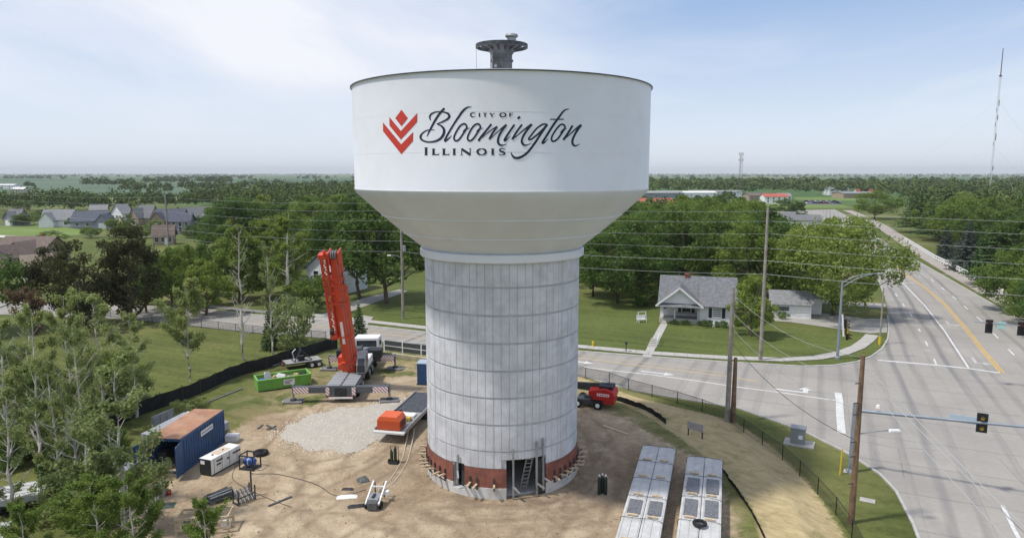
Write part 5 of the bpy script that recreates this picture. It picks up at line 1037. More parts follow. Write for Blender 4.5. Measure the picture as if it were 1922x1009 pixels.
for i, (v1, g) in enumerate(((305, (866, 372)), (309, (868, 378)))): wire(pb + Vector((0, 0, AT(893, v1, pb.y).z)), G(*g), 0.02, .012, M_wire, f"{('upper', 'lower')[i]} guy wire of the tall corner pole", group='guy wires of the corner pole')
for i, x in enumerate((23.0, 23.6, 22.4)): wire(pc + Vector((.1, 0, 9.9 - .5 * i)), (x + 1.2, 16, 2.0 - .5 * i), .4, .022, M_wire, f"{('left', 'right', 'middle')[i]} pale cable running down from the brown pole towards the viewer", group='cables in front of the brown pole')
for z in (2.6, 4.3, 5.2, 6.9, 7.6, 8.8): MB().beam((-.1, -.12, z), (-.45, -.2, z), .05).build('step_bolt', M_gsteel, POLE['C'][0])
m = MB(); m.tube([(.1, 0, 5.65), (1.0, -.1, 5.85), (1.75, -.2, 5.95)], .035, 6); a = m.build('lamp_arm', M_galv, POLE['C'][0]); MB().box((2.05, -.24, 5.95), (.75, .26, .16), taper=.75).build('lamp_head', M_wht, a, bevel=.04)
m = MB(); m.tube([(0, 0, 9.0), (-.9, -.25, 9.35), (-1.5, -.4, 9.4)], .04, 6); a = m.build('lamp_arm', M_galv, POLE['D'][0]); MB().box((-1.75, -.45, 9.38), (.6, .24, .15), taper=.75).build('lamp_head', M_wht, a); MB().lathe([(.01, 9.9), (.25, 9.92), (.25, 10.75), (.01, 10.8)], (.4, -.2, 0), 12).build('transformer', M_galv, POLE['D'][0])
# corner signal pole with lamp arm
p = G(979, 402.5); sp_ = thing('signal_pole', 'blue-grey signal pole with curved lamp arm at the far corner', 'traffic light', p); ht = AT(984, 313, p.y).z
m = MB(); m.tube([(0, 0, 0), (0, 0, ht)], [.17, .11], 12); m.lathe([(.3, 0), (.3, .25), (.18, .35)], n=10); m.build('shaft', M_sig, sp_, smooth=True)
m = MB(); q = [Vector((0, 0, ht - .05)), Vector((1.7, -.1, ht + .75)), Vector((3.9, -.2, ht + 1.0))]; m.tube(catmull(q, 5), .05, 6); q2 = [Vector((0, 0, ht - .6)), Vector((1.5, -.1, ht + .35)), Vector((3.2, -.18, ht + .93))]; m.tube(catmull(q2, 5), .045, 6); a = m.build('lamp_arm', M_sig, sp_, smooth=True); MB().box((4.15, -.2, ht + .98), (.8, .28, .16), taper=.7).build('lamp_head', M_galv, a, bevel=.04)
def signal(parent, c, rz, n=3, back=True, lens=None, rear=False):
    M = Matrix.Translation(c) @ Matrix.Rotation(rz, 4, 'Z'); hh = .36 * n
    def tr(m): m.v = [tuple(M @ Vector(p_)) for p_ in m.v]; return m
    hd = tr(MB().box((0, 0, 0), (.62 if back else .34, .05, hh + .25 if back else hh))).build('signal_head', M_bark2, parent)
    tr(MB().box((0, .14 if not rear else -.1, 0), (.34, .2, hh))).build('housing', M_yel if rear else M_bark2, hd)
    for k in range(n):
        z = (k - (n - 1) / 2) * .36; tr(MB().lathe([(.01, -.09), (.13, -.09), (.14, -.02)], (0, -.06 if not rear else -.22, z), 12, axis='Y')).build('lens', (lens or [M_amber] * n)[k], hd)
        m = MB(); m.lathe([(.16, -.30), (.165, 0)], (0, -.05 if not rear else -.2, z), 12, 0, math.pi, axis='Y'); tr(m).build('visor', M_bark2, hd)
m = MB(); m.box((.28, 0, 4.4), (.7, .08, .08)); m.box((.28, 0, 2.9), (.7, .08, .08)); m.build('signal_bracket', M_sig, sp_)
signal(sp_, (.75, -.05, 4.05), R(40), 3, False, rear=False); signal(sp_, (1.0, .1, 3.4), R(-70), 4, False, rear=True); signal(sp_, (1.05, -.15, 2.6), R(20), 2, False)
m = MB(); m.tube([(.2, -.1, 5.2), (.45, -.2, 2.7)], .10, 8); m.build('banner_tube', M_wht, sp_)
# thin timber service pole by the kerb
pole('K', 'thin weathered service pole with yellow foot at the far kerb', 1027, 386, ground=G(1028, 386), top=AT(1033, 320, G(1028, 386).y).z, r=.11); MB().lathe([(.15, .0), (.15, 1.1)], n=10).build('marker_sleeve', M_yel, POLE['K'][0])
# near mast arm
pb_ = G(994.5, 534); ma = thing('signal_mast', 'blue-grey traffic mast arm reaching over the near road', 'traffic light', pb_); za_ = AT(1004, 462, pb_.y).z; e = G(1200, 483.2, 4.95); d = (e - pb_); d.z = 0; d.normalize()
m = MB(); m.tube([(0, 0, 0), (0, 0, za_ + .5)], [.19, .15], 12); m.lathe([(.34, 0), (.34, .12), (.22, .3)], n=10); m.build('shaft', M_sig, ma, smooth=True)
z1 = 4.95 + .05; m = MB(); m.tube([(0, 0, za_), d * 6 + Vector((0, 0, za_ + (z1 - za_) * .64)), d * 14 + Vector((0, 0, z1 + .25))], [.125, .10, .07], 10); arm = m.build('mast_arm', M_sig, ma, smooth=True)
def on_arm(u, v):
    x, y, dd = ray(u, v); best = min((abs((pb_ + d * s_).x / (pb_ + d * s_).y - x / y), s_) for s_ in np.linspace(0, 14, 281))[1]; q = pb_ + d * best; return d * best + Vector((0, 0, H + dd / y * q.y))
q = on_arm(1147, 477); rz_ = math.atan2(d.y, d.x); signal(arm, q + Vector((0, 0, .36)), rz_, 1, True, [M_amber]); signal(arm, q - Vector((0, 0, .32)), rz_, 1, True, [M_amber])
q = on_arm(1125, 474); MB().box(q + Vector((0, 0, .1)), (1.5, .04, .48), rz_).build('sign_plate', M_signblue, arm); q = on_arm(1026, 461); m = MB(); m.lathe([(.01, .1), (.16, .12), (.12, .3), (.01, .36)], q, 10); m.build('detector_camera', M_wht, arm)
# far mast arm entering from the right
o = thing('signal_mast', 'mast arm with two dark signals over the far side of the crossing', 'traffic light', (62.5, 59.4, 0)); zf = AT(1155, 361, 66).z; m = MB(); m.tube([(0, 0, 0), (0, 0, zf + .6)], [.19, .15], 12); m.build('shaft', M_sig, o); e = Vector((45.8 - 62.5, 66.6 - 59.4, zf)); m = MB(); m.tube([(0, 0, zf - .2), e * 1.0], [.09, .05], 8); am = m.build('mast_arm', M_sig, o)
da = Vector((e.x, e.y, 0)).normalized()
for u, key in ((1155, 0), (1193, 1)):
    t = min((abs(((62.5 + da.x * s_) / (59.4 + da.y * s_)) - ray(u, 367)[0] / ray(u, 367)[1]), s_) for s_ in np.linspace(0, 19, 400))[1]; signal(am, da * t + Vector((0, 0, zf - .35)), math.atan2(-da.y, -da.x), 3, True, [M_bark2, M_bark2, M_sigred])
t = 17.0; MB().box(da * 16.0 + Vector((0, 0, zf - .15)), (.7, .04, .7), math.atan2(-da.y, -da.x)).build('sign_plate', mat('sign_green_white', (0.35, 0.55, 0.52), .5), am)
# ---------------------------------------------------------------- fences and rails
def path_pts(pts, step):
    out = []; rest = 0.0
    for a, b in zip(pts[:-1], pts[1:]):
        L = (b - a).length; s_ = rest
        while s_ < L: out.append(a.lerp(b, s_ / L)); s_ += step
        rest = s_ - L
    out.append(pts[-1]); return out
def b_link(t, bs):
    N = NT(t); P = N.n('ShaderNodeNewGeometry').outputs['Position']; x, y, z = N.n('ShaderNodeSeparateXYZ', {0: P}).outputs; a = N.math('ADD', x, N.math('MULTIPLY', y, .6))
    g = N.math('MAXIMUM', N.math('ABSOLUTE', N.math('SINE', N.math('MULTIPLY', N.math('ADD', a, z), 130.0), 0.0), 0.0), N.math('ABSOLUTE', N.math('SINE', N.math('MULTIPLY', N.math('SUBTRACT', a, z), 130.0), 0.0), 0.0))
    k = N.ramp(g, [(.955, 0.0), (.97, 1.0)]); bs.inputs['Base Color'].default_value = (.012, .016, .014, 1); tr = N.n('ShaderNodeBsdfTransparent'); ms = N.n('ShaderNodeMixShader', {0: k, 1: tr.outputs[0], 2: bs.outputs[0]}); t.links.new(ms.outputs[0], t.nodes['Material Output'].inputs[0])
M_link = field_mat('chain_link', b_link); M_fence = mat('black_fence_post', (0.012, 0.014, 0.013), .5)
def fence(label, pts, hgt, step, name='chain_link_fence'):
    P = path_pts(pts, step); o = thing(name, label, 'fence', P[0]); L = [p_ - P[0] for p_ in P]; up = Vector((0, 0, hgt))
    for p_ in L: MB().tube([p_, p_ + up + Vector((0, 0, .05))], .035, 6).build('post', M_fence, o)
    for a, b in zip(L[:-1], L[1:]):
        MB().tube([a + up, b + up], .022, 5).build('top_rail', M_fence, o); m = MB(); z0 = Vector((0, 0, .04)); m.add([a + z0, b + z0, b + up, a + up], [(0, 1, 2, 3)]); m.build('mesh_panel', M_link, o, recalc=False)
    return o
fence('black chain-link fence following the street corner right of the tower', px([(600, 402), (660, 416.5), (687, 425.5), (714, 431), (743, 441.5), (771.5, 448.6), (800, 456.5), (828, 466), (856, 478), (873.5, 491), (895, 505.8), (918.7, 522.7), (939, 542.5), (959.5, 563.5), (980, 587), (1002, 620), (1030, 680)]), 1.15, 2.75)
fence('black chain-link fence along the street left of the crane', px([(120, 352), (166, 359), (250, 367.5), (312, 374.5), (385, 380.5)]), 1.1, 3.0)
M_silt = mat('black_geotextile', (0.010, 0.011, 0.014), .75, var=.4, scale=1.2, bump=.6, bscale=3)
def silt(label, pts, hgt, step, seed, posts=True):
    P = path_pts(pts, step); o = thing('silt_fence', label, 'fence', P[0]); r_ = random.Random(seed)
    for a, b in zip(P[:-1], P[1:]):
        a, b = a - P[0], b - P[0]; n = 6; vs = []; d_ = (b - a).normalized(); nn = Vector((-d_.y, d_.x, 0))
        for k in range(n + 1):
            t = k / n; sagz = math.sin(math.pi * t) * r_.uniform(.03, .12); w_ = math.sin(math.pi * t) * r_.uniform(-.1, .12); c = a.lerp(b, t)
            for z, f_ in ((0, .2), (hgt * .5, 1), (hgt, .6)): vs.append(c + nn * (w_ * f_) + Vector((0, 0, z - (sagz if z else 0))))
        m = MB(); m.add(vs, [(3 * k + j, 3 * k + 3 + j, 3 * k + 4 + j, 3 * k + 1 + j) for k in range(n) for j in range(2)]); m.build('fabric', M_silt, o, smooth=True)
    if posts:
        for p_ in P: MB().tube([p_ - P[0] + Vector((0, .05, 0)), p_ - P[0] + Vector((0, .05, hgt + .18))], .03, 5).build('stake', M_gsteel, o)
    return o
silt('tall black fabric silt fence curving along the left side of the yard', px([(120, 492), (150, 476), (179, 464), (216, 452), (238, 443), (270, 428), (287, 421), (313, 415), (346, 404), (367, 399), (387, 392), (398, 391)]), 1.35, 2.3, 3)
silt('low black silt barrier beside the red lift, bending round the straw', px([(676, 437), (700, 441), (722, 451), (748, 459), (770, 470), (780, 479)]), .55, 1.6, 4, False); silt('low black silt barrier bordering the straw beside the right trailer', px([(840, 526), (846, 533), (858, 551), (875, 575), (888, 598), (905, 640)]), .32, 1.6, 5, False)
# guard rail
for lb, pts in (('white double guard rail beside the path, far section', [(1057, 266), (1075, 277), (1092, 288), (1112, 297.5)]), ('white double guard rail beside the path, near section', [(1115, 299.5), (1140, 313), (1165, 327), (1177, 334), (1192, 343)])):
    P = path_pts(px(pts), 2.2); o = thing('guard_rail', lb, 'guard rail', P[0])
    for p_ in P: MB().box(p_ - P[0] + Vector((0, 0, .6)), (.2, .2, 1.25)).build('post', M_wht, o)
    for a, b in zip(P[:-1], P[1:]):
        for z in (.55, 1.15): MB().beam(a - P[0] + Vector((0, -.14, z)), b - P[0] + Vector((0, -.14, z)), .08, .30).build('rail', M_wht, o)
# street furniture
p = G(933, 501); o = thing('utility_cabinet', 'grey electrical cabinet on a concrete pad on the corner verge', 'cabinet', p, R(-28)); MB().box((.1, 0, .06), (2.2, 1.5, .12)).build('pad', M_walk, o); b = MB().box((0, 0, .72), (1.05, .8, 1.2)).build('cabinet', mat('cabinet_grey', (0.25, 0.27, 0.28), .5, .2), o, bevel=.03); MB().box((0, 0, 1.36), (1.15, .9, .08)).build('lid', M_galv, b); MB().box((.2, -.41, .7), (.3, .02, .3)).build('label_plate', M_wht, b)
o = thing('site_sign', 'small grey sign board on two posts on the straw slope', 'sign', G(813.5, 493, .38), R(-42)); MB().box((0, 0, .85), (1.35, .05, .6)).build('board', mat('sign_back', (0.36, 0.33, 0.32), .8, var=.1, scale=3), o)
for x in (-.6, .6): MB().box((x, .05, .55), (.08, .08, 1.15)).build('post', M_gsteel, o)
o = thing('fire_hydrant', 'yellow fire hydrant on the lawn beside the tower column', 'hydrant', G(695, 388.5)); MB().lathe([(.16, 0), (.16, .08), (.12, .1), (.12, .5), (.15, .52), (.14, .62), (.05, .72), (.01, .74)], n=12).build('body', M_yel, o)
for s_ in (-1, 1): MB().lathe([(.01, 0), (.07, 0), (.07, .1), (.01, .12)], (.1 * s_, 0, .42), 8, axis='X').build('outlet', M_yel, o)
o = thing('mailbox', 'dark mailbox on a post beside the street', 'mailbox', G(733.5, 394.5)); MB().box((0, 0, .5), (.1, .1, 1.0)).build('post', M_gsteel, o); MB().prism([(-.13, 1.0), (.13, 1.0), (.13, 1.15), (.08, 1.24), (-.08, 1.24), (-.13, 1.15)], -.25, .25, 'Y').build('box', M_shut, o)
for u, v, lb in ((1000, 587, 'white concrete handhole lid in the grass beside the brown pole'), (981, 545, 'concrete footing ring under the traffic mast')):
    o = MB().box((0, 0, .03), (.9, .6, .06)).build('handhole_lid', M_walk, None, bevel=.02); o.location = G(u + 14, v - 20) if u == 1000 else pb_; tag(o, lb, 'lid'); o.rotation_euler.z = R(-30)
MB_ = MB().tube([(0, 0, 0), (.1, .1, 1.9)], .05, 8).build('guy_marker', M_yel, None); MB_.location = G(982, 537); tag(MB_, 'yellow plastic guy-wire guard in the verge left of the brown pole', 'marker')
# ---------------------------------------------------------------- plant and materials on the site
M_crane = mat('crane_red_orange', (0.60, 0.065, 0.022), .42, var=.08, scale=1.2, stain=(0.33, 0.05, 0.03), stain_scale=.8, stain_amt=.35); M_cgrey = mat('crane_grey', (0.30, 0.315, 0.325), .5, .1, var=.08, scale=1.5); M_cdark = mat('crane_dark_grey', (0.085, 0.095, 0.105), .5, .1, var=.15, scale=1.5); M_matt = mat('outrigger_mat', (0.17, 0.165, 0.165), .85, var=.2, scale=2, coord='World'); M_cwt = mat('counterweight_black', (0.022, 0.024, 0.027), .6, var=.3, scale=2)
def b_stripe(t, bs):
    N = NT(t); x, y, z = N.n('ShaderNodeSeparateXYZ', {0: N.n('ShaderNodeTexCoord').outputs['Object']}).outputs; w = N.math('SINE', N.math('MULTIPLY', N.math('ADD', x, z), 20.0), 0.0); t.links.new(N.ramp(w, [(.49, (.72, .72, .72)), (.51, (.45, .03, .02))]), bs.inputs['Base Color'])
M_stripe = field_mat('warning_stripes', b_stripe)
cr0, cr1 = G(402.5, 453), G(437, 399.5); rzc = math.atan2((cr1 - cr0).y, (cr1 - cr0).x) - R(90); cr = thing('mobile_crane', 'red-orange mobile crane with raised boom and spread outriggers', 'crane', cr0, rzc)
m = MB(); m.bx(-1.1, 1.1, .1, 13.6, .62, 1.25); m.bx(-1.38, 1.38, .0, 4.4, 1.22, 1.56); m.bx(-1.38, 1.38, 6.9, 13.6, 1.22, 1.50); ch = m.build('chassis', M_cdark, cr, bevel=.03)
m = MB()
for x in (-.7, .7): m.bx(x - .62, x + .62, .06, 4.35, 1.57, 1.62); m.bx(x - .62, x + .62, 7.0, 13.5, 1.51, 1.56)
for k in range(5): m.bx(-1.3, 1.3, .4 + k * .8, .46 + k * .8, 1.62, 1.65)
m.build('deck_plate', M_cgrey, ch)
m = MB(); m.bx(-1.4, 1.4, -.08, .0, .55, 1.58); rear = m.build('rear_panel', M_cdark, ch, bevel=.02)
for s_ in (-1, 1): MB().box((s_ * 1.2, -.1, 1.1), (.34, .03, .75)).build('warning_panel', M_stripe, rear); MB().box((s_ * .9, -.12, .55), (.5, .05, .12)).build('tail_light', mat('tail_red', (.35, .02, .02), .4), rear)
MB().bx(-1.1, 1.1, -.22, -.1, .42, .56).build('bumper', M_wht, rear); MB().bx(-.55, .55, -.14, -.08, .62, 1.4).build('tow_recess', M_cwt, rear)
for y in (1.9, 3.6, 7.5, 9.2, 12.0):
    for s_ in (-1, 1):
        w_ = MB().wheel((s_ * 1.15, y, .66), .66, .44, 'X', 18).build('wheel', M_black, cr, smooth=True); MB().lathe([(.01, -.1), (.30, -.1), (.36, 0), (.30, .1), (.01, .1)], (s_ * 1.33, y, .66), 14, axis='X').build('rim', M_cgrey, w_)
        MB().prism([(y - .85, .95), (y - .6, 1.42), (y + .6, 1.42), (y + .85, .95), (y + .75, .95), (y + .55, 1.34), (y - .55, 1.34), (y - .75, .95)], s_ * 1.0, s_ * 1.42, 'X').build('mudguard', M_cgrey, w_)
cab = MB().prism([(13.7, .75), (16.1, .75), (16.1, 1.6), (15.75, 2.75), (13.7, 2.8)], -1.35, 1.35, 'X').build('driver_cab', M_wht, cr, bevel=.08)
MB().bx(-1.37, 1.37, 14.2, 15.5, 1.75, 2.45).build('cab_window', M_glass, cab); MB().bx(-1.1, 1.1, 13.66, 13.72, 1.8, 2.5).build('rear_window', M_glass, cab)
for y0, w_, x1 in ((.25, .62, 4.45), (10.9, .55, 3.55)):
    for s_ in (-1, 1):
        a = MB().bx(min(s_ * 1.38, s_ * x1), max(s_ * 1.38, s_ * x1), y0 - w_ / 2, y0 + w_ / 2, .92, 1.50).build('outrigger_beam', M_cdark, cr, bevel=.02); e0, e1 = sorted((s_ * (x1 - 1.5), s_ * (x1 - .1)))
        MB().bx(e0, e1, y0 - w_ / 2 - .02, y0 - w_ / 2 - .005, .94, 1.48).build('warning_stripe', M_stripe, a); j = MB().lathe([(.11, .32), (.11, 1.65), (.14, 1.7), (.01, 1.72)], (s_ * (x1 - .02), y0, 0), 10).build('jack', M_galv, a)
        MB().lathe([(.32, .22), (.30, .30), (.13, .36)], (s_ * (x1 - .02), y0, 0), 14).build('jack_foot', M_cwt, a)
        wx = cr0 + Matrix.Rotation(rzc, 3, 'Z') @ Vector((s_ * (x1 - .02), y0, 0)); nm = {(0, -1): 'dark mat under the rear left crane outrigger', (0, 1): 'dark mat under the rear right crane outrigger', (1, -1): 'mat under the front left crane outrigger', (1, 1): 'mat under the front right crane outrigger'}[(int(y0 > 5), s_)]
        o = thing('outrigger_mat', nm, 'mat', wx + Vector((0, 0, .0)), rzc + rnd.uniform(-.3, .3), 'mats under the crane outriggers'); MB().box((0, 0, .10), (1.75, 1.25, .16)).build('slab', M_matt, o, bevel=.03)
        for q in (-1, 1): MB().tube([(q * .92, -.25, .12), (q * .98, 0, .14), (q * .92, .25, .12)], .03, 5).build('handle', M_wht, o)
# superstructure
up = MB(); up.lathe([(1.0, 1.5), (1.0, 1.72)], (0, 5.6, 0), 24); up.bx(-1.2, .75, 4.6, 9.2, 1.74, 2.35); up.bx(-.75, -.45, 4.2, 6.6, 2.3, 3.2); up.bx(.45, .75, 4.2, 6.6, 2.3, 3.2); up.bx(-1.3, -.8, 5.0, 7.2, 2.3, 2.95); su = up.build('turntable', M_crane, cr, bevel=.03)
for s_ in (-1, 1): MB().bx(min(s_ * .85, s_ * 2.35), max(s_ * .85, s_ * 2.35), 9.0, 10.4, 1.72, 2.6).build('counterweight', M_cwt, su, bevel=.06)
MB().bx(-.84, .84, 9.1, 10.3, 1.74, 2.3).build('winch_frame', M_crane, su); MB().lathe([(.5, -.5), (.5, -.46), (.34, -.46), (.34, .46), (.5, .46), (.5, .5), (.01, .5)], (0, 8.5, 2.85), 16, axis='X').build('winch_drum', M_cdark, su)
oc = MB().prism([(3.3, 1.75), (4.95, 1.75), (4.95, 3.65), (4.0, 3.7), (3.25, 2.6)], .85, 1.72, 'X').build('operator_cab', M_cgrey, su, bevel=.05); MB().prism([(3.36, 2.66), (4.04, 3.6), (4.01, 3.66), (3.22, 2.62)], .95, 1.62, 'X').build('windscreen', M_glass, oc); MB().bx(.93, 1.64, 3.22, 3.27, 1.9, 2.58).build('lower_window', M_glass, oc); MB().bx(1.715, 1.74, 3.7, 4.8, 2.4, 3.45).build('side_window', M_glass, oc)
m = MB(); m.bx(.8, 1.6, 5.2, 8.2, 1.75, 2.5); m.build('engine_cover', M_wht, su, bevel=.05)
m = MB(); m.tube([(.45, 7.3, 2.5), (.5, 8.6, 2.6), (.9, 9.4, 2.75)], .13, 8); m.build('exhaust', M_galv, su)
# boom: local axis up the boom, leaning back over the rear
inv = Matrix.Rotation(-rzc, 3, 'Z'); foot = Vector((-.05, 4.9, 2.1)); topw = AT(395, 281, cr0.y + 2.0); tip = inv @ (topw - cr0); bd = (tip - foot); BL = bd.length; zax = bd.normalized(); xax = Vector((1, 0, 0)); xax = (xax - zax * xax.dot(zax)).normalized(); yax = zax.cross(xax); BM = Matrix((xax, yax, zax)).transposed().to_4x4(); BM.translation = foot
def BB(m): m.v = [tuple(BM @ Vector(q_)) for q_ in m.v]; return m
def rbox(w, d, z0, z1, x=0, y=0):                       # boom section with rounded belly
    pr = [(-w / 2, d / 2), (w / 2, d / 2), (w / 2, -d * .2)] + [(w / 2 * math.cos(a), -d * .2 - d * .32 * math.sin(a)) for a in np.linspace(.35, math.pi - .35, 5)] + [(-w / 2, -d * .2)]
    return MB().prism([(a + x, b + y) for a, b in pr], z0, z1, 'Z')
b0 = BB(rbox(1.25, 1.4, -.4, BL * .62)).build('boom_base_section', M_crane, cr)
for k, (w_, z0, z1) in enumerate(((1.18, BL * .62, BL * .70), (1.12, BL * .70, BL * .76), (1.06, BL * .76, BL * .82), (1.0, BL * .82, BL * .97))): BB(rbox(w_, w_ * 1.18, z0, z1)).build('boom_section', M_crane, b0)
for z in (.06, .30, .60, .69, .755, .815): BB(MB().box((0, -.02, BL * z), (1.36 - .1 * (z > .65), 1.55 - .1 * (z > .65), .16))).build('boom_collar', M_crane, b0)
m = MB(); m.box((-.46, -.1, BL * .985), (.12, 1.5, 1.15)); m.box((.46, -.1, BL * .985), (.12, 1.5, 1.15)); m.box((0, .5, BL * .97), (.92, .14, .7)); hd = BB(m).build('boom_head', M_crane, b0)
for x in (-.2, 0, .2):
    BB(MB().lathe([(.05, -.05), (.40, -.05), (.36, 0), (.40, .05), (.05, .05)], (x, -.45, BL * 1.01), 18, axis='X')).build('sheave', M_galv, hd)
BB(MB().lathe([(.05, -.05), (.30, -.05), (.27, 0), (.30, .05), (.05, .05)], (.1, .4, BL * 1.0), 16, axis='X')).build('sheave', M_galv, hd)
m = MB()                                                # folded lattice jib down the left flank
c = lambda i, k: Vector((-.98 + (.25 if k in (1, 2) else -.25), -.35 + (.28 if k > 1 else -.28), BL * (.30 + .70 * i / 12)))
for k in range(4): m.beam(c(0, k), c(12, k), .11)
for i in range(12):
    for k in range(4): m.beam(c(i, k), c(i + 1, (k + 1) % 4), .07); m.beam(c(i, k), c(i, (k + 1) % 4), .07)
m.box((-.98, -.35, BL * .30), (.7, .7, .45)); m.box((-1.0, -.3, BL * 1.0), (.8, .85, .45)); jb = BB(m).build('folded_jib', M_crane, b0)
BB(MB().lathe([(.05, -.05), (.34, -.05), (.3, 0), (.34, .05), (.05, .05)], (-.8, -.55, BL * 1.03), 16, axis='X')).build('sheave', M_crane, jb)
BB(MB().box((-.12, -.74, BL * .34), (.26, .03, BL * .2))).build('white_plate', M_wht, b0); BB(MB().box((.1, -.72, BL * .60), (.26, .03, .4))).build('boom_badge', M_cdark, b0)
BB(MB().box((.74, -.1, BL * .80), (.36, .6, 1.1))).build('hose_drum', M_cgrey, b0, bevel=.06); BB(MB().lathe([(.02, -.14), (.34, -.14), (.34, .14), (.02, .14)], (-1.15, -.6, BL * .35), 14, axis='X')).build('cable_reel', M_cwt, b0); BB(MB().box((-1.2, -.5, BL * .29), (.36, .36, .6))).build('hook_block', M_cwt, b0)
m = MB(); m.tube([BM @ Vector((.25, -.72, BL * 1.0)), BM @ Vector((.25, -.70, BL * .5)), BM @ Vector((.25, -.68, .2))], .018, 5); m.tube([BM @ Vector((.46, -.70, BL * .98)), BM @ Vector((.5, -.66, .3))], .02, 5); m.build('hoist_rope', M_galv, b0)
m = MB(); m.tube([Vector((0, 8.2, 2.2)), BM @ Vector((0, .6, BL * .42))], .2, 12); m.tube([Vector((0, 8.2, 2.2)).lerp(BM @ Vector((0, .6, BL * .42)), .45), BM @ Vector((0, .6, BL * .45))], .13, 10); m.build('luffing_cylinder', M_galv, su)
# green skip
M_green = mat('lime_green_paint', (0.17, 0.40, 0.075), .5, var=.1, scale=1, stain=(0.10, 0.22, 0.04), stain_scale=1.2, stain_amt=.5)
a, b = G(306, 441.5), G(368, 432.5); L = (b - a).length; sk = thing('skip', 'lime green roll-off skip full of rubbish left of the crane', 'dumpster', a, math.atan2((b - a).y, (b - a).x))
m = MB(); W_, hh = 2.1, 1.05
for q in ((0, L, 0, .08, .15, hh), (0, L, W_ - .08, W_, .15, hh), (0, .08, .08, W_ - .08, .15, hh), (L - .08, L, .08, W_ - .08, .15, hh), (0, L, 0, W_, .10, .16)): m.bx(*q)
m.build('bin', M_green, sk); m = MB()
for q in ((-.06, L + .06, -.06, .12, hh, hh + .13), (-.06, L + .06, W_ - .12, W_ + .06, hh, hh + .13), (-.06, .12, .12, W_ - .12, hh, hh + .13), (L - .12, L + .06, .12, W_ - .12, hh, hh + .13)): m.bx(*q)
m.build('rim', M_green, sk, bevel=.02)
for k in range(7): MB().bx(.3 + k * (L - .7) / 6, .42 + k * (L - .7) / 6, -.09, .0, .16, hh).build('rib', M_green, sk)
MB().bx(L * .47, L * .68, -.11, -.092, .4, .95).build('notice', M_wht, sk); m = MB()
for k in range(3): m.bx(L * .49, L * (.58 + .03 * k), -.114, -.11, .52 + k * .13, .58 + k * .13)
m.build('notice_print', M_gsteel, sk)['kind'] = 'stuff'
for x in (.25, L - .25): MB().wheel((x, .15, .1), .14, .18, 'Y', 10).build('roller', M_black, sk)
rk = random.Random(8); skM = Matrix.Translation(a) @ Matrix.Rotation(sk.rotation_euler.z, 4, 'Z'); fill = MB(); fill.bx(.1, L - .1, .1, W_ - .1, .2, .80); fill.build('fill', mat('mixed_debris', (0.16, 0.145, 0.125), .9, var=.5, scale=5), sk)
for i, (lb, mt, sz) in enumerate((('blue plastic sheet in the left end of the green skip', mat('blue_sheet', (.05, .12, .35), .5), (.8, .7, .3)), ('white foam board standing up in the skip', M_wht, (.7, .12, .8)), ('cardboard box lying in the skip', mat('cardboard', (.38, .28, .18), .9), (.7, .5, .35)), ('crumpled white wrapping in the middle of the skip', M_wht, (1.0, .8, .4)), ('grey plank across the skip', M_tim, (1.5, .18, .08)), ('pale yellow insulation at the right end of the skip', mat('insulation', (.55, .48, .2), .9), (.5, .5, .4)), ('dark rubbish bag in the skip', M_black, (.7, .6, .45)))):
    b_ = MB(); pts = [(-.5, -.5, -.5), (.5, -.5, -.5), (.5, .5, -.5), (-.5, .5, -.5), (-.35, -.4, .4), (.4, -.3, .5), (.35, .4, .35), (-.4, .35, .5)]
    b_.add([(p_[0] * sz[0] + rk.uniform(-.06, .06), p_[1] * sz[1] + rk.uniform(-.05, .05), p_[2] * sz[2] + rk.uniform(-.04, .04)) for p_ in pts], [(3, 2, 1, 0), (4, 5, 6, 7), (0, 1, 5, 4), (1, 2, 6, 5), (2, 3, 7, 6), (3, 0, 4, 7)]); o = b_.build('rubbish', mt, None, bevel=.04); o.location = skM @ Vector((.5 + i * (L - 1.0) / 6.2, rk.uniform(.6, 1.5), .80 + sz[2] * .45)); o.rotation_euler = (rk.uniform(-.3, .3), rk.uniform(-.3, .3), rk.uniform(0, 3)); tag(o, lb, 'rubbish', 'rubbish in the skip')
# utility trailer with frame
M_deck = mat('trailer_deck', (0.32, 0.31, 0.30), .8, var=.2, scale=2); a, b = G(340, 414), G(375, 409); tr = thing('utility_trailer', 'flat twin-axle trailer carrying a steel frame behind the green skip', 'trailer', (a + b) / 2, math.atan2((b - a).y, (b - a).x)); m = MB()
for k in range(7): m.bx(-1.9, 1.9, -.9 + k * .26, -.66 + k * .26, .72, .78)
m.build('deck_boards', M_deck, tr); MB().bx(-1.95, 1.95, -.95, .95, .6, .71).build('chassis', M_gsteel, tr)
for x in (.75, 1.5):
    for y in (-1.05, 1.05): w_ = MB().wheel((x, y, .36), .36, .24, 'Y', 14).build('wheel', M_black, tr); MB().lathe([(.01, -.13), (.2, -.13), (.2, .13), (.01, .13)], (x, y, .36), 10, axis='Y').build('rim', M_wht, w_)
m = MB(); m.beam((-1.95, -.5, .65), (-3.2, 0, .55), .1); m.beam((-1.95, .5, .65), (-3.2, 0, .55), .1); m.build('drawbar', M_gsteel, tr)
m = MB(); fr = [(-1.0, -.6, .8), (-.2, -.3, 2.0), (.9, -.6, .8), (-1.0, .6, .8), (-.2, .3, 2.0), (.9, .6, .8)]
for i, j in ((0, 1), (1, 2), (3, 4), (4, 5), (1, 4), (0, 3), (2, 5), (0, 2)): m.beam(fr[i], fr[j], .09)
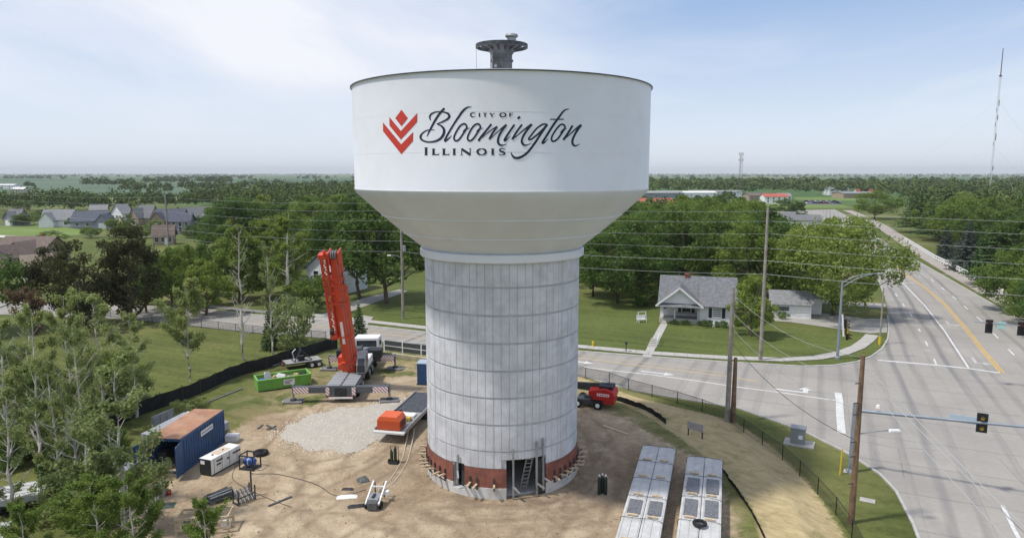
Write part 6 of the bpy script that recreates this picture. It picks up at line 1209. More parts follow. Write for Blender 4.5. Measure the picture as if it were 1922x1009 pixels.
o = m.build('hoist_stand', M_gsteel, None); o.location = tr.location; o.rotation_euler = tr.rotation_euler; tag(o, 'dark steel A-shaped frame standing on the flat trailer', 'frame'); bx(-.5, .2, -.35, .3, .8, 1.3).build('gearbox', M_cwt, o, bevel=.05); MB().tube([(-.9, -.3, .9), (-1.1, -.2, 1.8), (-.7, -.1, 2.1)], .05, 6).build('lever', M_wht, o)
o = thing('traffic_cone', 'orange traffic cone beside the flat trailer', 'cone', G(334.5, 411)); MB().box((0, 0, .03), (.36, .36, .05)).build('foot', M_black, o); MB().lathe([(.14, .05), (.03, .7), (.01, .71)], n=12).build('cone', mat('cone_orange', (.7, .16, .02), .5), o)
# screened gate beside the street
a, b = G(453, 397), G(505, 404); d_ = (b - a); gt = thing('site_gate', 'grey screened site gate between crane and tower', 'gate', a, math.atan2(d_.y, d_.x)); Lg = d_.length + 1.5
for k in range(4): bx(k * Lg / 3 - .06, k * Lg / 3 + .06, -.06, .06, 0, 1.75).build('post', M_wht, gt)
for k in range(3): bx(k * Lg / 3 + .07, (k + 1) * Lg / 3 - .07, -.02, .02, .55, 1.65).build('screen_panel', mat('gate_screen', (0.055, 0.065, 0.065), .8, var=.2, scale=2), gt); bx(k * Lg / 3 + .06, (k + 1) * Lg / 3 - .06, -.05, -.022, 1.05, 1.12).build('rail', M_wht, gt); bx(k * Lg / 3 + .06, (k + 1) * Lg / 3 - .06, -.05, .05, 1.66, 1.72).build('top_rail', M_galv, gt)
o = bx(-.1, Lg * .85, -.9, -.45, .0, .5).build('timber_beam', mat('weathered_timber', (0.36, 0.33, 0.22), .9, var=.2, scale=1.5), None, bevel=.03); o.location = a; o.rotation_euler.z = gt.rotation_euler.z; tag(o, 'long yellowish timber beam lying below the screened gate', 'beam')
# blue box beside the column
M_blue = mat('container_blue', (0.030, 0.085, 0.20), .5, .1, var=.15, scale=1.2, stain=(0.05, 0.06, 0.09), stain_scale=1)
o = thing('portable_toilet', 'blue portable toilet just left of the tower column', 'toilet', G(497, 433), R(-8)); bx(-.55, .9, 0, 1.3, .1, 2.15).build('cabin', M_blue, o, bevel=.04); bx(-.6, .95, -.05, 1.35, 2.15, 2.3).build('roof', mat('toilet_roof', (.35, .42, .5), .6), o, bevel=.05)
for k in range(6): bx(-.5 + k * .24, -.42 + k * .24, -.03, .0, .2, 2.1).build('rib', M_blue, o)
bx(-.62, .97, -.05, 1.35, 0, .1).build('skid', M_gsteel, o)
# flatbed with orange power pack
P0 = G(459, 485.3, 1.0); P0.z = 0; fb = thing('flatbed_trailer', 'flatbed trailer with orange power pack left of the tower base', 'trailer', P0, R(-11.8)); m = MB()
MB().bx(-1.22, 1.22, 0, 9.6, .82, .95).build('chassis', M_galv, fb)
for k in range(8): bx(-1.15 + k * .29, -.89 + k * .29, 2.6, 4.4, .955, 1.0).build('deck_board', M_deck, fb)
bx(-1.15, 1.15, 4.5, 9.5, .955, 1.02).build('deck_plate', mat('dark_deck_plate', (0.075, 0.08, 0.09), .55, .3, var=.5, scale=4), fb); bx(-1.3, 1.3, -.35, .0, .80, .98).build('front_lip', mat('lip_white', (.6, .62, .62), .5), fb, bevel=.04)
for s_ in (-1, 1): bx(s_ * 1.25 - .05, s_ * 1.25 + .05, 0, 9.6, .8, 1.12).build('side_rail', M_galv, fb)
for y in (5.6, 6.6):
    for s_ in (-1, 1): MB().wheel((s_ * 1.0, y, .42), .42, .34, 'X', 14).build('wheel', M_black, fb)
for s_ in (-1, 1): bx(s_ * .9 - .06, s_ * .9 + .06, 1.6, 1.75, 0, .82).build('support_leg', M_gsteel, fb)
bx(-.5, .9, 2.9, 3.7, 1.002, 1.18).build('white_crate', M_wht, fb); bx(.55, .8, 2.3, 2.7, 1.002, 1.25).build('yellow_valve', M_yel, fb)
fM = Matrix.Translation(P0) @ Matrix.Rotation(R(-11.8), 4, 'Z'); o = thing('power_pack', 'bright orange hydraulic power pack on the flatbed', 'power pack', fM @ Vector((-.15, .75, .98)), R(-11.8)); M_or = mat('machine_orange', (0.66, 0.12, 0.035), .45, var=.06, scale=1)
MB().prism([(-.95, 0), (.95, 0), (.95, .78), (.7, 1.1), (-.7, 1.1), (-.95, .78)], -.7, .75, 'Y').build('housing', M_or, o, bevel=.04); bx(-.9, .9, -.715, -.70, .08, .72).build('panel', mat('machine_orange_dark', (0.45, 0.07, 0.02), .5), o)
for k in range(4): bx(.955, .97, -.5 + k * .3, -.32 + k * .3, .2, .7).build('grille', M_cwt, o)
o = thing('hose_reel', 'black hose reel behind the orange power pack', 'reel', fM @ Vector((-.1, 2.0, .98)), R(-11.8)); MB().lathe([(.12, -.25), (.5, -.25), (.5, -.2), (.38, -.2), (.38, .2), (.5, .2), (.5, .25), (.12, .25)], (0, 0, .5), 18, axis='X').build('drum', M_black, o); bx(-.35, .35, -.3, .3, 0, .06).build('foot', M_gsteel, o)
# gravel pad
GRP = [(326, 493), (345, 478), (372, 467), (405, 459), (440, 455), (474, 451), (480, 462), (462, 480), (448, 494), (432, 506), (408, 514), (376, 510), (350, 503)]; gp = px(GRP); M_grav = mat('gravel', (0.50, 0.465, 0.405), .9, var=.25, scale=9, bump=1, bscale=14, coord='World', col2=(0.34, 0.31, 0.265)); rg = np.random.default_rng(6)
X2, Y2 = np.meshgrid(np.linspace(-24, -5, 90), np.linspace(44, 66, 100)); sd = poly_sd(gp, X2, Y2) + .5 * np.sin(X2 * 1.7) * np.cos(Y2 * 1.3); Z2 = .02 + .10 * ss(0, 1.6, sd) + .03 * np.sin(X2 * 2.3 + Y2) * np.cos(Y2 * 1.9)*ss(0,1.5,sd); idx = np.arange(X2.size).reshape(X2.shape); q = np.stack([idx[:-1, :-1], idx[:-1, 1:], idx[1:, 1:], idx[1:, :-1]], -1).reshape(-1, 4); kk = (sd > 0).ravel(); q = q[kk[q].all(1)]
o = link_mesh('gravel_pad', np_mesh('gravel_pad', np.stack([X2.ravel(), Y2.ravel(), Z2.ravel()], 1), q), M_grav); o['kind'] = 'structure'; gpad = o
n = 9000; sx = rg.uniform(-24, -5, n); sy = rg.uniform(44, 66, n); dd = poly_sd(gp, sx, sy); k_ = (dd > -1.2) & (rg.random(n) < np.clip(dd / 1.2 + 1.0, .05, 1)); sx, sy, dd = sx[k_], sy[k_], dd[k_]; n = len(sx); sc = rg.uniform(.025, .07, n); tet = np.array([[0, 0, 1.0], [1, 0, -.3], [-.5, .87, -.3], [-.5, -.87, -.3]]); rot = rg.uniform(0, 6.28, n)
c_, s__ = np.cos(rot), np.sin(rot); V = np.stack([np.stack([tet[j, 0] * c_ - tet[j, 1] * s__, tet[j, 0] * s__ + tet[j, 1] * c_, np.full(n, tet[j, 2])], 1) * sc[:, None] for j in range(4)], 1) + np.stack([sx, sy, .03 + .10 * ss(0, 1.6, dd)], 1)[:, None, :]
f_ = np.array([[0, 1, 2], [0, 2, 3], [0, 3, 1]]); Q = (np.arange(n)[:, None, None] * 4 + f_).reshape(-1, 3); tag(link_mesh('gravel_stones', np_mesh('gravel_stones', V.reshape(-1, 3), Q), mat('gravel_stone', (0.55, 0.515, 0.455), .9, var=.3, scale=6)), 'loose pale gravel stones spread over the pad', 'gravel', kind='stuff')
# soil clods and litter on the yard
n = 5200; sx = rg.uniform(-26, 18, n); sy = rg.uniform(36, 66, n); k_ = (poly_sd(DIRT, sx, sy) > .3) & (np.hypot(sx - TX, sy - TY) > 5.6); sx, sy = sx[k_], sy[k_]; n = len(sx); sc = rg.uniform(.02, .055, n) * np.where(rg.random(n) < .05, 2.2, 1); rot = rg.uniform(0, 6.28, n); c_, s__ = np.cos(rot), np.sin(rot)
V = np.stack([np.stack([tet[j, 0] * c_ - tet[j, 1] * s__, tet[j, 0] * s__ + tet[j, 1] * c_, np.full(n, tet[j, 2])], 1) * sc[:, None] for j in range(4)], 1) + np.stack([sx, sy, np.full(n, .018)], 1)[:, None, :]; Q = (np.arange(n)[:, None, None] * 4 + f_).reshape(-1, 3); tag(link_mesh('soil_clods', np_mesh('soil_clods', V.reshape(-1, 3), Q), mat('clod', (0.22, 0.155, 0.095), .95, var=.4, scale=3)), 'small soil clods scattered over the dirt yard', 'soil', kind='stuff')
# blue container
cp = G(218.5, 536.5); co = thing('shipping_container', 'blue shipping container with rusty orange roof and open doors', 'container', cp, R(-5)); M_rroof = mat('rusty_roof', (0.36, 0.19, 0.115), .8, var=.18, scale=.9, stain=(0.44, 0.30, 0.21), stain_scale=.8, stain_amt=.7)
def corr(x, y0, y1, z0, z1, n, amp, flip=1):             # corrugated side wall with depth
    m = MB(); pts = []
    for k in range(n):
        s0 = y0 + (y1 - y0) * k / n; st = (y1 - y0) / n
        for f0, dx_ in ((0, 0), (.30, 0), (.42, -amp), (.88, -amp)): pts.append((s0 + f0 * st, dx_ * flip))
    pts.append((y1, 0)); vs = [(x + d_, y, z) for y, d_ in pts for z in (z0, z1)]; m.add(vs, [(2 * i, 2 * i + 2, 2 * i + 3, 2 * i + 1) for i in range(len(pts) - 1)]); return m
CL = 6.06; corr(0, .12, CL - .12, .18, 2.42, 18, .06).build('side_wall', M_blue, co, recalc=False); corr(-2.44, .12, CL - .12, .18, 2.42, 18, .06, -1).build('side_wall', M_blue, co, recalc=False)
m = MB()
for x in (-2.38, -.06):
    for y in (.06, CL - .06): m.box((x, y, 1.3), (.14, .14, 2.6))
for z in (.09, 2.5):
    for x in (-2.38, -.06): m.box((x, CL / 2, z), (.13, CL - .28, .17))
    for y in (.06, CL - .06): m.box((-1.22, y, z), (2.16, .13, .17))
m.build('frame', M_blue, co); MB().bx(-2.40, -.04, .0, CL, 2.585, 2.62).build('roof', M_rroof, co); MB().bx(-2.36, -.08, CL - .11, CL - .05, .18, 2.42).build('end_wall', M_blue, co); MB().bx(-2.36, -.08, .13, CL - .13, .10, .17).build('floor', M_tim, co)
for hx, an in ((0.02, R(-78)), (-2.46, R(255))):
    M = Matrix.Translation((hx, 0, 0)) @ Matrix.Rotation(an, 4, 'Z'); m = MB(); m.bx(.02, 1.18, -.03, .03, .2, 2.4); m.v = [tuple(M @ Vector(q_)) for q_ in m.v]; dl = m.build('door', M_blue, co)
    for x in (.3, .85): m = MB(); m.tube([(x, -.06, .2), (x, -.06, 2.4)], .025, 6); m.v = [tuple(M @ Vector(q_)) for q_ in m.v]; m.build('lock_bar', M_galv, dl)
MB().bx(.005, .02, 2.6, 4.3, 1.75, 2.15).build('label_plate', M_wht, co); m = MB()
for k in range(11): m.bx(.02, .024, 2.72 + k * .14, 2.80 + k * .14, 1.88, 2.02)
m.build('label_print', mat('label_blue', (.05, .12, .3), .6), co)['kind'] = 'stuff'
for i, (x, y, s3, mt) in enumerate(((-1.9, 1.0, (.6, .8, 1.1), M_gsteel), (-1.0, 1.6, (.7, .6, .8), M_galv), (-.5, .8, (.5, .5, .6), M_wht), (-1.4, .5, (.4, .5, .5), M_tim))):
    o = MB().box((0, 0, s3[2] / 2), s3).build('crate', mt, None, bevel=.03); o.location = cp + Matrix.Rotation(R(-5), 3, 'Z') @ Vector((x, y, .18)); o.rotation_euler.z = i * .3; tag(o, ['tall dark cabinet inside the blue container', 'grey metal box inside the blue container', 'white box at the container doorway', 'wooden crate at the container doorway'][i], 'crate', 'goods in the container')
# generator
a, b = G(252.4, 539.5), G(286.5, 520.5); ge = thing('generator', 'white towable generator with black end beside the blue container', 'generator', a, math.atan2((b - a).y, (b - a).x)); Lg = (b - a).length; bx(0, Lg, 0, 1.05, .12, 1.25).build('canopy', mat('generator_white', (.72, .72, .70), .5, var=.05, scale=1.5, stain=(.5, .45, .38), stain_scale=1.2), ge, bevel=.04)
bx(-.03, .01, .03, 1.02, .14, 1.23).build('end_panel', M_cwt, ge, bevel=.02); bx(.05, Lg - .05, .04, 1.0, .0, .12).build('skid', M_gsteel, ge); bx(-.045, -.032, .55, .9, .85, 1.1).build('label_plate', M_wht, ge)
for k in range(4): bx(.25 + k * .75, .27 + k * .75, -.012, .0, .16, 1.2).build('door_gap', M_gsteel, ge)
for x0_, x1_, z in ((.5, 1.1, .88), (1.5, 1.75, .7), (2.1, 2.9, .85), (.5, .9, .62)): bx(x0_, x1_, -.014, -.002, z, z + .13).build('marking', M_gsteel, ge)
for x in (.7, 1.7): MB().lathe([(.01, 1.3), (.07, 1.3), (.07, 1.25)], (x, .5, 0), 8).build('exhaust_cap', M_gsteel, ge)
bx(.9, Lg - .8, .2, .85, 1.252, 1.27).build('roof_panel', mat('roof_tan', (.55, .45, .34), .8), ge)
# compressor skid
o = thing('compressor', 'blue engine in a black cage skid right of the generator', 'compressor', G(297, 529), R(-15)); m = MB()
for x in (-.55, .55):
    for y in (-.45, .45): m.beam((x, y, 0), (x, y, 1.05), .07)
    m.beam((x, -.45, 1.05), (x, .45, 1.05), .07)
for z in (.05, 1.05):
    for y in (-.45, .45): m.beam((-.55, y, z), (.55, y, z), .08)
m.build('cage', M_cwt, o); bx(-.55, .55, -.45, .45, .04, .1).build('tray', M_cwt, o); MB().lathe([(.01, -.4), (.27, -.4), (.3, -.32), (.3, .25), (.22, .4), (.01, .42)], (0, 0, .52), 14, axis='X').build('engine', mat('engine_blue', (.03, .10, .35), .4), o, smooth=True)
for x in (-.2, .0, .2): MB().lathe([(.3, -.02), (.335, -.02), (.335, .02), (.3, .02)], (x, 0, .52), 14, axis='X').build('fin', M_wht if x == 0 else M_blue, o)
def ring(name, label, cat, p_, R_, r_, mt):
    m = MB(); pr = [(R_ + r_ * math.cos(t), r_ + r_ * math.sin(t)) for t in np.linspace(0, 2 * math.pi, 9)]; m.lathe(pr, n=20); o = m.build(name, mt, None, smooth=True); o.location = p_; return tag(o, label, cat)
ring('tyre', 'old black tyre lying on the dirt beyond the compressor', 'tyre', G(309, 513.5), .42, .16, M_black)
# steel offcuts, racks, timber pen, drums
def rodstack(label, u, v, n, L, rz, seed, lean=False):
    o = thing('rod_bundle', label, 'rods', G(u, v), R(rz), 'bundles of steel rods'); r_ = random.Random(seed)
    for k in range(n):
        y = -.45 + .9 * (k % 8) / 7 + r_.uniform(-.05, .05); z = .08 + .11 * (k // 8); MB().tube([(-L / 2 + r_.uniform(-.15, .15), y, z + r_.uniform(0, .05)), (L / 2 + r_.uniform(-.15, .15), y + r_.uniform(-.1, .1), z + r_.uniform(0, .25 if lean else .06))], .045, 5).build('rod', (M_galv, M_gsteel, M_pipe)[k % 3], o)
    for x in (-L * .3, L * .3): bx(x - .05, x + .05, -.55, .55, 0, .07).build('bearer', M_tim, o)
rodstack('loose bundle of grey steel rods on the dirt', 261, 566, 30, 1.5, 38, 5, True)
o = thing('rod_rack', 'dark upright rack of steel parts right of the rod bundle', 'rack', G(290, 568), R(55)); m = MB()
for x in (-.6, .6): m.beam((x, -.3, 0), (x, -.3, 1.0), .07); m.beam((x, .3, 0), (x, .3, 1.0), .07); m.beam((x, -.3, .1), (x, .3, .1), .07)
m.beam((-.6, -.3, .5), (.6, -.3, .5), .06); m.beam((-.6, .3, .5), (.6, .3, .5), .06); m.beam((.75, .3, 0), (.75, .3, 1.7), .08); m.build('frame', M_gsteel, o)
for k in range(9): MB().tube([(-.55 + k * .135, -.35, .15), (-.55 + k * .135, .38, .78)], .045, 5).build('rod', (M_pipe, M_galv)[k % 2], o)
o = thing('timber_pen', 'raw timber frame crate at the bottom edge', 'crate', G(245, 600), R(8)); m = MB()
for x in (-1.45, 1.45):
    for y in (-.55, .55): bx(x - .06, x + .06, y - .06, y + .06, 0, 1.05).build('post', M_tim, o)
for y in (-.63, .63):
    for z in (.35, .7, 1.0): bx(-1.5, 1.5, y - .03, y + .03, z - .06, z + .06).build('board', M_tim, o)
for x in (-1.45, 1.45): bx(x - .03, x + .03, -.6, .6, .92, 1.04).build('board', M_tim, o)
for k in range(6): MB().box((-1.1 + k * .45, .05 * (-1) ** k, .25), (.35, .5, .45), k * .4).build('filling', (M_pipe, M_tim, M_wht)[k % 3], o)
def drum(name, label, u, v, r_, h_, mt, cat, top=None):
    o = thing(name, label, cat, G(u, v)); MB().lathe([(.01, .0), (r_, .0), (r_, h_ * .33), (r_ * 1.03, h_ * .35), (r_, h_ * .37), (r_, h_ * .66), (r_ * 1.03, h_ * .68), (r_, h_ * .7), (r_, h_), (r_ * .93, h_), (r_ * .9, h_ - .04), (.01, h_ - .04)], n=16).build('shell', mt, o, smooth=True)
    if top: MB().lathe([(.01, h_ + .01), (r_ * .9, h_ - .01)], n=16).build('lid', top, o)
drum('steel_drum', 'grey steel drum with white lid left of the dirt yard', 192.5, 562, .36, .8, M_galv, 'drum', M_wht); drum('bucket', 'small white bucket beside the steel drum', 186, 568, .24, .34, M_wht, 'bucket', M_wht); drum('fuel_can', 'small red can beside the steel drum', 201.5, 560, .2, .3, mat('can_red', (.35, .03, .03), .5), 'can')
def heap(name, label, cat, u, v, w_, d_, h_, mt, rz, seed, n=10):
    r_ = np.random.default_rng(seed); xs = np.linspace(-1, 1, n); X_, Y_ = np.meshgrid(xs, xs); rr = np.clip(1 - np.maximum(np.abs(X_), np.abs(Y_)) ** 3, 0, 1); Z_ = h_ * rr * (.6 + .4 * r_.random(X_.shape)); jx = r_.normal(0, .05, X_.shape); v_ = np.stack([((X_ + jx) * w_ / 2).ravel(), ((Y_ + jx.T) * d_ / 2).ravel(), Z_.ravel() + .015], 1); i_ = np.arange(n * n).reshape(n, n); q_ = np.stack([i_[:-1, :-1], i_[:-1, 1:], i_[1:, 1:], i_[1:, :-1]], -1).reshape(-1, 4); o = link_mesh(name, np_mesh(name, v_, q_), mt); o.location = G(u, v); o.rotation_euler.z = R(rz); return tag(o, label, cat)
heap('tarpaulin', 'dark green tarpaulin crumpled on the ground below the steel drum', 'tarpaulin', 195, 574, 1.5, .8, .16, mat('tarp_green', (.05, .075, .06), .7), 15, 1); heap('plastic_sheet', 'crumpled white plastic sheet on the dirt left of the cart', 'sheet', 409, 563, 1.3, .5, .14, M_wht, 10, 2); heap('net_heap', 'dark netting heap on the dirt below the white sheet', 'net', 420, 574, 1.1, .45, .14, M_cwt, 14, 3); heap('net_heap', 'dark netting patch above the white sheet', 'net', 410, 554, .8, .35, .1, M_cwt, 0, 4); heap('debris_heap', 'small heap of dark debris behind the white cart', 'debris', 428, 544, .8, .8, .3, M_pipe, 30, 5)
for u0, v0, u1, v1, w_, lb in ((238, 457, 287, 437.5, .28, 'long grey plank lying in the grass near the silt fence'), (707, 480.5, 736, 491, .2, 'pale plank on the dirt right of the tower'), (318, 574, 345, 563, .14, 'dark steel bar lying on the dirt yard'), (316, 481, 327, 485, .12, 'steel bar crossing another on the dirt'), (316, 486, 327, 481, .12, 'steel bar lying under the crossing bar'), (306, 484, 311, 479.5, .18, 'short dark bar left of the crossed bars')):
    a, b = G(u0, v0), G(u1, v1); o = MB().beam((0, 0, .06 if 'crossing' not in lb else .15), (b - a) + Vector((0, 0, .06)), w_, .08).build('plank', M_tim if 'pl' in lb[:12] and 'grey' not in lb else M_pipe, None); o.location = a; tag(o, lb, 'plank' if 'plank' in lb else 'bar')
def hose(label, pts, r_, mt, cat='hose'):
    P_ = catmull([Vector((*G(u, v).xy, .03 + z)) for u, v, z in pts], 8); o = MB().tube([q_ - P_[0] for q_ in P_], r_, 6).build('hose', mt, None, smooth=True); o.location = P_[0]; return tag(o, label, cat)
M_hose = mat('pale_hose', (.50, .44, .36), .7); M_hosed = mat('dark_hose', (.05, .045, .04), .7)
hose('left of two pale hoses from the flatbed to the white cart', [(481, 492, .5), (477, 505, .05), (473, 520, 0), (463, 538, 0), (452, 551, 0), (446, 557, .15)], .045, M_hose); hose('right of two pale hoses from the flatbed to the white cart', [(488, 490, .5), (484, 505, .05), (479, 522, 0), (468, 541, 0), (455, 553, 0), (446, 558, .15)], .045, M_hose)
hose('dark cable looping over the dirt yard', [(297, 531, .1), (300, 536, 0), (330, 537, 0), (372, 548, 0), (398, 562, 0), (432, 556, .1)], .025, M_hosed, 'cable'); hose('thin dark cable from the generator', [(287, 522, .3), (279, 530, 0), (276, 540, 0), (285, 549, 0), (318, 565, 0), (345, 575, 0)], .022, M_hosed, 'cable')
# white cart, dark bottle cart
o = thing('hoist_cart', 'white wheeled hoist cart on the dirt left of the tower base', 'cart', G(438.5, 579), R(-4)); m = MB()
for x in (-.42, .42): m = MB(); m.beam((x, 0, .45), (x, 2.0, 1.05), .09, .12); m.build('side_rail', M_wht, o); MB().wheel((x * 1.15, .35, .25), .25, .14, 'X', 12).build('wheel', M_black, o)
MB().beam((-.42, 1.5, .92), (.42, 1.5, .92), .07).build('cross_bar', M_wht, o); bx(-.36, .36, .15, 1.1, .25, .72).build('motor_box', M_galv, o, bevel=.04); bx(-.1, .06, .3, .8, .722, .80).build('motor_slot', M_cwt, o); bx(-.30, .30, -.1, .14, .1, .55).build('front_plate', M_pipe, o); bx(.45, .75, 1.2, 1.5, .5, .72).build('side_box', M_wht, o); MB().beam((.3, 1.9, 0), (.3, 1.9, 1.0), .07).build('prop', M_gsteel, o); MB().beam((-.3, 1.9, 0), (-.3, 1.9, 1.0), .07).build('prop', M_gsteel, o)
o = thing('bottle_cart', 'dark hand cart with welding bottles left of the tower base', 'cart', G(463, 524), R(-10)); bx(-.35, .35, -.2, .3, .1, .16).build('base', M_cwt, o)
for x in (-.14, .14): MB().lathe([(.01, .16), (.12, .16), (.12, .95 + x), (.05, 1.08 + x), (.03, 1.2 + x), (.01, 1.21 + x)], (x, .08, 0), 12).build('bottle', mat('bottle_green', (.02, .035, .02), .4), o, smooth=True)
for x in (-.36, .36): MB().wheel((x, .1, .16), .16, .08, 'X', 10).build('wheel', M_black, o)
MB().tube([(-.3, .3, .15), (-.3, .35, 1.15), (.3, .35, 1.15), (.3, .3, .15)], .025, 6).build('handle', M_gsteel, o)
# gas bottles right of the tower
for i, (u, lb) in enumerate(((702.2, 'left of three dark gas bottles standing on the dirt'), (705.8, 'middle of three dark gas bottles standing on the dirt'), (709.6, 'right of three dark gas bottles standing on the dirt'))):
    o = thing('gas_bottle', lb, 'gas bottle', G(u, 559.5 - (i == 1) * 1.5), 0, 'gas bottles'); MB().lathe([(.01, 0), (.115, 0), (.115, 1.05), (.08, 1.18), (.035, 1.22), (.035, 1.26)], n=14).build('cylinder', mat('bottle_dark', (.015, .03, .025), .35), o, smooth=True); MB().lathe([(.045, 1.24), (.05, 1.3), (.04, 1.38), (.01, 1.4)], n=10).build('valve_cap', M_wht, o)
# red boom lift
M_red = mat('lift_red', (0.46, 0.018, 0.016), .35, var=.05, scale=1); rl0 = G(699, 457); rl = thing('boom_lift', 'red boom lift parked right of the tower column', 'boom lift', rl0, R(-20)); m = MB(); m.bx(-1.7, .6, -.75, .75, .42, .75); m.build('chassis', M_gsteel, rl)
for x in (-1.5, .35):
    for y in (-.95, .95): w_ = MB().wheel((x, y, .42), .42, .34, 'Y', 16).build('wheel', M_black, rl, smooth=True); MB().lathe([(.01, -.18), (.2, -.18), (.23, .0), (.2, .18), (.01, .18)], (x, y, .42), 12, axis='Y').build('rim', M_wht, w_)
tb = MB().prism([(-.55, .85), (1.7, .85), (1.85, 1.3), (1.7, 1.75), (.9, 1.95), (-.55, 1.7)], -.95, .95, 'Y').build('turntable', M_red, rl, bevel=.10); bx(.25, 1.35, -.975, -.95, 1.28, 1.52).build('white_plate', M_wht, tb)
for k in range(5): bx(.34 + k * .2, .46 + k * .2, -.985, -.976, 1.34, 1.46).build('letter', M_red, tb)
bx(.3, 1.6, -.6, .7, 1.88, 2.12).build('engine_top', M_cwt, tb, bevel=.05); bx(.7, 1.75, -.8, .8, .5, .85).build('counterweight', M_red, tb, bevel=.08); bx(-.9, -.1, -.985, -.955, .95, 1.2).build('control_box', M_gsteel, tb)
m = MB(); m.beam((1.2, .2, 2.0), (-3.6, .2, 1.75), .32, .34); bm_ = m.build('boom', M_cwt, rl); MB().beam((-3.6, .2, 1.75), (-5.2, .2, 1.2), .2, .22).build('jib', M_red, bm_); m = MB()
for z in (.55, 1.1, 1.6):
    for q in (((-6.2, -.8), (-6.2, 1.0)), ((-5.3, -.8), (-5.3, 1.0)), ((-6.2, -.8), (-5.3, -.8)), ((-6.2, 1.0), (-5.3, 1.0))): m.beam((*q[0], z), (*q[1], z), .05)
for x in (-6.2, -5.3):
    for y in (-.8, 1.0): m.beam((x, y, .5), (x, y, 1.62), .05)
m.bx(-6.2, -5.3, -.8, 1.0, .5, .54); m.build('basket', M_gsteel, rl)
# silver covered trailers
M_sil = mat('silver_sheet', (0.52, 0.52, 0.51), .7, .0, var=.10, scale=1.4, stain=(0.36, 0.36, 0.36), stain_scale=.9, stain_amt=.6); M_grate = mat('dark_grate', (0.16, 0.165, 0.175), .6, .2, var=.35, scale=9); M_strap = mat('black_strap', (.02, .02, .022), .7)
def covered(label, corner, rz, L, spec, W_=2.38):
    """low trailer stacked with silver form panels; local origin at its far left corner, y runs back towards the viewer as -y"""
    o = thing('form_trailer', label, 'trailer', corner, R(rz)); bx(.05, W_ - .05, -L, 0, .62, .78).build('chassis', M_gsteel, o)
    for y in (-1.6, -2.6):
        for x in (.3, W_ - .3): MB().wheel((x, y, .42), .42, .3, 'X', 14).build('wheel', M_black, o)
    for x in (.4, W_ - .4): bx(x - .06, x + .06, -L * .8 - .06, -L * .8 + .06, 0, .62).build('landing_leg', M_gsteel, o)
    n = max(2, int(L / 2.75)); st = L / n
    for k in range(n):
        for j in (0, 1):
            x0_, x1_ = (.02, W_ / 2 - .02) if j == 0 else (W_ / 2 + .02, W_ - .02); y1_, y0_ = -k * st - .008, -(k + 1) * st + .008; dz = rnd.uniform(-.012, .012)
            pn = bx(x0_, x1_, y0_, y1_, .80, 1.20 + dz).build('form_panel', M_sil, o, bevel=.006)
            for xx in (x0_ + .08, (x0_ + x1_) / 2 - .02, x1_ - .12): bx(xx, xx + .05, y0_ + .03, y1_ - .03, 1.20 + dz, 1.235 + dz).build('stiffener', M_sil, pn)
            if spec[k % len(spec)] == 'g': bx(x0_ + .2, x1_ - .18, y0_ + .35 + .12 * j, y1_ - .6 + .1 * j, 1.237 + dz, 1.26 + dz).build('grate', M_grate, pn)
        for s_ in range(1):
            yy = -k * st - .25 - s_ * st * .5; w = [rnd.uniform(-.12, .12) for _ in range(6)]; MB().tube(catmull([Vector((-.02, yy, .8)), Vector((0.0, yy + w[0], 1.24)), Vector((W_ * .25, yy + w[1], 1.30)), Vector((W_ * .5, yy + w[2], 1.29)), Vector((W_ * .75, yy + w[3], 1.30)), Vector((W_, yy + w[4], 1.24)), Vector((W_ + .02, yy, .8))], 4), .016, 5).build('strap', M_strap, o)
        bx(.3, .9, -(k + 1) * st + .05, -(k + 1) * st + .22, 1.24, 1.31).build('cleat', M_tim, o); bx(1.45, 2.05, -(k + 1) * st + .08, -(k + 1) * st + .24, 1.24, 1.31).build('cleat', M_tim, o)
    return o
q = G(753, 502, 1.2); q.z = 0; covered('left of two silver trailers stacked with form panels', q, -17, 13.8, 'sssgs'); q = G(805, 514.4, 1.2); q.z = 0; covered('right of two silver trailers, with dark square grates', q, -17.3, 12.4, 'sggs')
o = ring('hose_coil', 'black hose coil lying on the right silver trailer at the bottom edge', 'coil', q + Matrix.Rotation(R(-17.3), 3, 'Z') @ Vector((1.2, -10.0, 1.29)), .32, .10, M_black)
q = G(-6, 560, 1.2); q.z = 0; q = G(62, 541, 1.2); q.z = 0; covered('silver form trailer under the trees at the left edge', q, -62, 9.5, 'sgss'); q = G(20, 590, 1.2); q.z = 0; covered('second silver form trailer at the bottom left corner', q, -66, 7.0, 'ss')
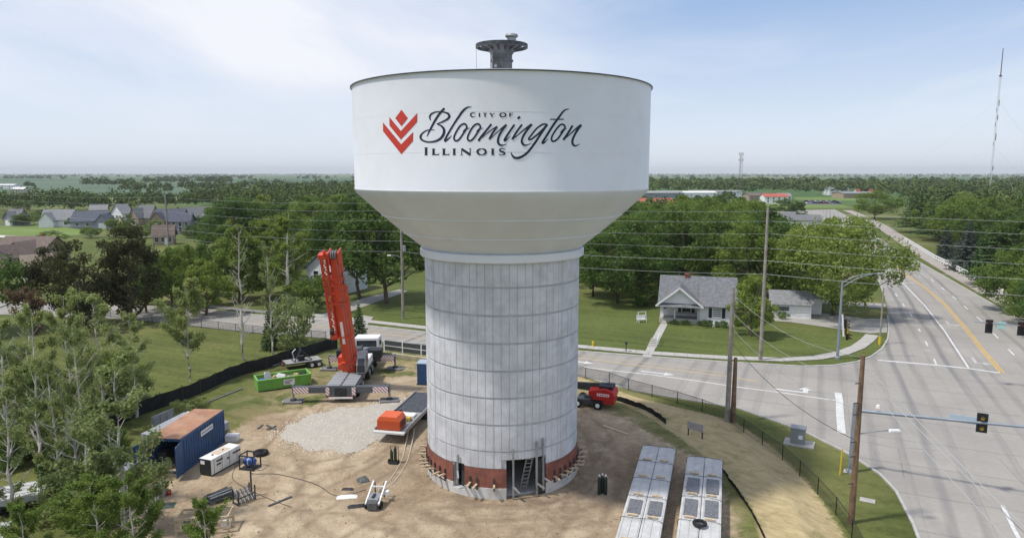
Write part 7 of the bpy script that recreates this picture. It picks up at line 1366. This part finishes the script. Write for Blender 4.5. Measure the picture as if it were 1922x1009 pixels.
# grey stack of forms behind the container
M_form = mat('form_sheet_grey', (0.33, 0.345, 0.37), .6, .15, var=.12, scale=.9, stain=(.24, .25, .27), stain_scale=.7)
st_ = thing('form_stack', 'long grey stack of tank form sheets behind the blue container', 'stack', G(196, 507), R(-14)); 
def slabq(name, pts, th, mt, parent):
    P_ = [Vector(p_) for p_ in pts]; m = MB(); m.add(P_ + [p_ - Vector((0, 0, th)) for p_ in P_], [(0, 1, 2, 3), (7, 6, 5, 4), (0, 4, 5, 1), (1, 5, 6, 2), (2, 6, 7, 3), (3, 7, 4, 0)]); return m.build(name, mt, parent)
inv_ = (Matrix.Translation(st_.location) @ Matrix.Rotation(R(-14), 4, 'Z')).inverted()
zz_ = lambda x, y: (175 + x / 7.364, 460 + y / 7.364)
def gl(x, y, z): return inv_ @ G(*zz_(x, y), z)
slabq('form_sheet', [gl(-40, 215, 1.7), gl(160, 240, 1.9), gl(470, 125, 1.9), gl(330, 30, 1.9)], .5, M_form, st_); slabq('form_sheet', [gl(335, 28, 1.92), gl(480, 118, 1.92), gl(590, 68, 1.75), gl(470, 30, 1.75)], .5, M_form, st_); slabq('form_sheet', [gl(490, 125, 1.5), gl(640, 150, 1.2), gl(715, 110, 1.2), gl(600, 75, 1.5)], .6, M_form, st_); slabq('top_sheet', [gl(335, 55, 2.05), gl(430, 62, 2.05), gl(452, 32, 2.05), gl(360, 22, 2.05)], .06, M_sil, st_); slabq('base_stack', [gl(-20, 225, 1.15), gl(180, 250, 1.3), gl(480, 135, 1.3), gl(345, 42, 1.3)], 1.1, M_pipe, st_)
a, b = G(184, 487), G(209, 476); o = thing('leaning_shutter', 'upright grey form panel leaning at the left end of the stack', 'panel', a, math.atan2((b - a).y, (b - a).x)); bx(0, 2.3, 0, .1, 0, 1.25).build('sheet', M_form, o)
for k in range(4): bx(.1 + k * .7, .16 + k * .7, -.05, .0, .0, 1.25).build('stiffener', M_form, o)
o = bx(-.5, .5, -.3, .3, 0, .5).build('white_crate', M_wht, None, bevel=.03); o.location = G(276, 497); tag(o, 'small white crate behind the far end of the generator', 'crate')
o = heap('white_tarp', 'white tarpaulin heap under the trees left of the container', 'tarpaulin', 130, 535, 3.2, 2.0, .9, M_wht, 20, 9)
# ---------------------------------------------------------------- haze
m = MB(); m.bx(-15500, 15500, -550, 23500, -1.0, 175.0); o = m.build('haze', None)
hm = bpy.data.materials.new('air'); hm.use_nodes = True; t = hm.node_tree; t.nodes.remove(t.nodes['Principled BSDF']); pv = t.nodes.new('ShaderNodeVolumePrincipled'); pv.inputs['Color'].default_value = (0.92, 0.96, 1.0, 1); pv.inputs['Density'].default_value = 0.00009; pv.inputs['Anisotropy'].default_value = 0.0
t.links.new(pv.outputs[0], t.nodes['Material Output'].inputs['Volume']); o.data.materials.append(hm); tag(o, 'thin summer haze over the plain', 'haze', kind='stuff')
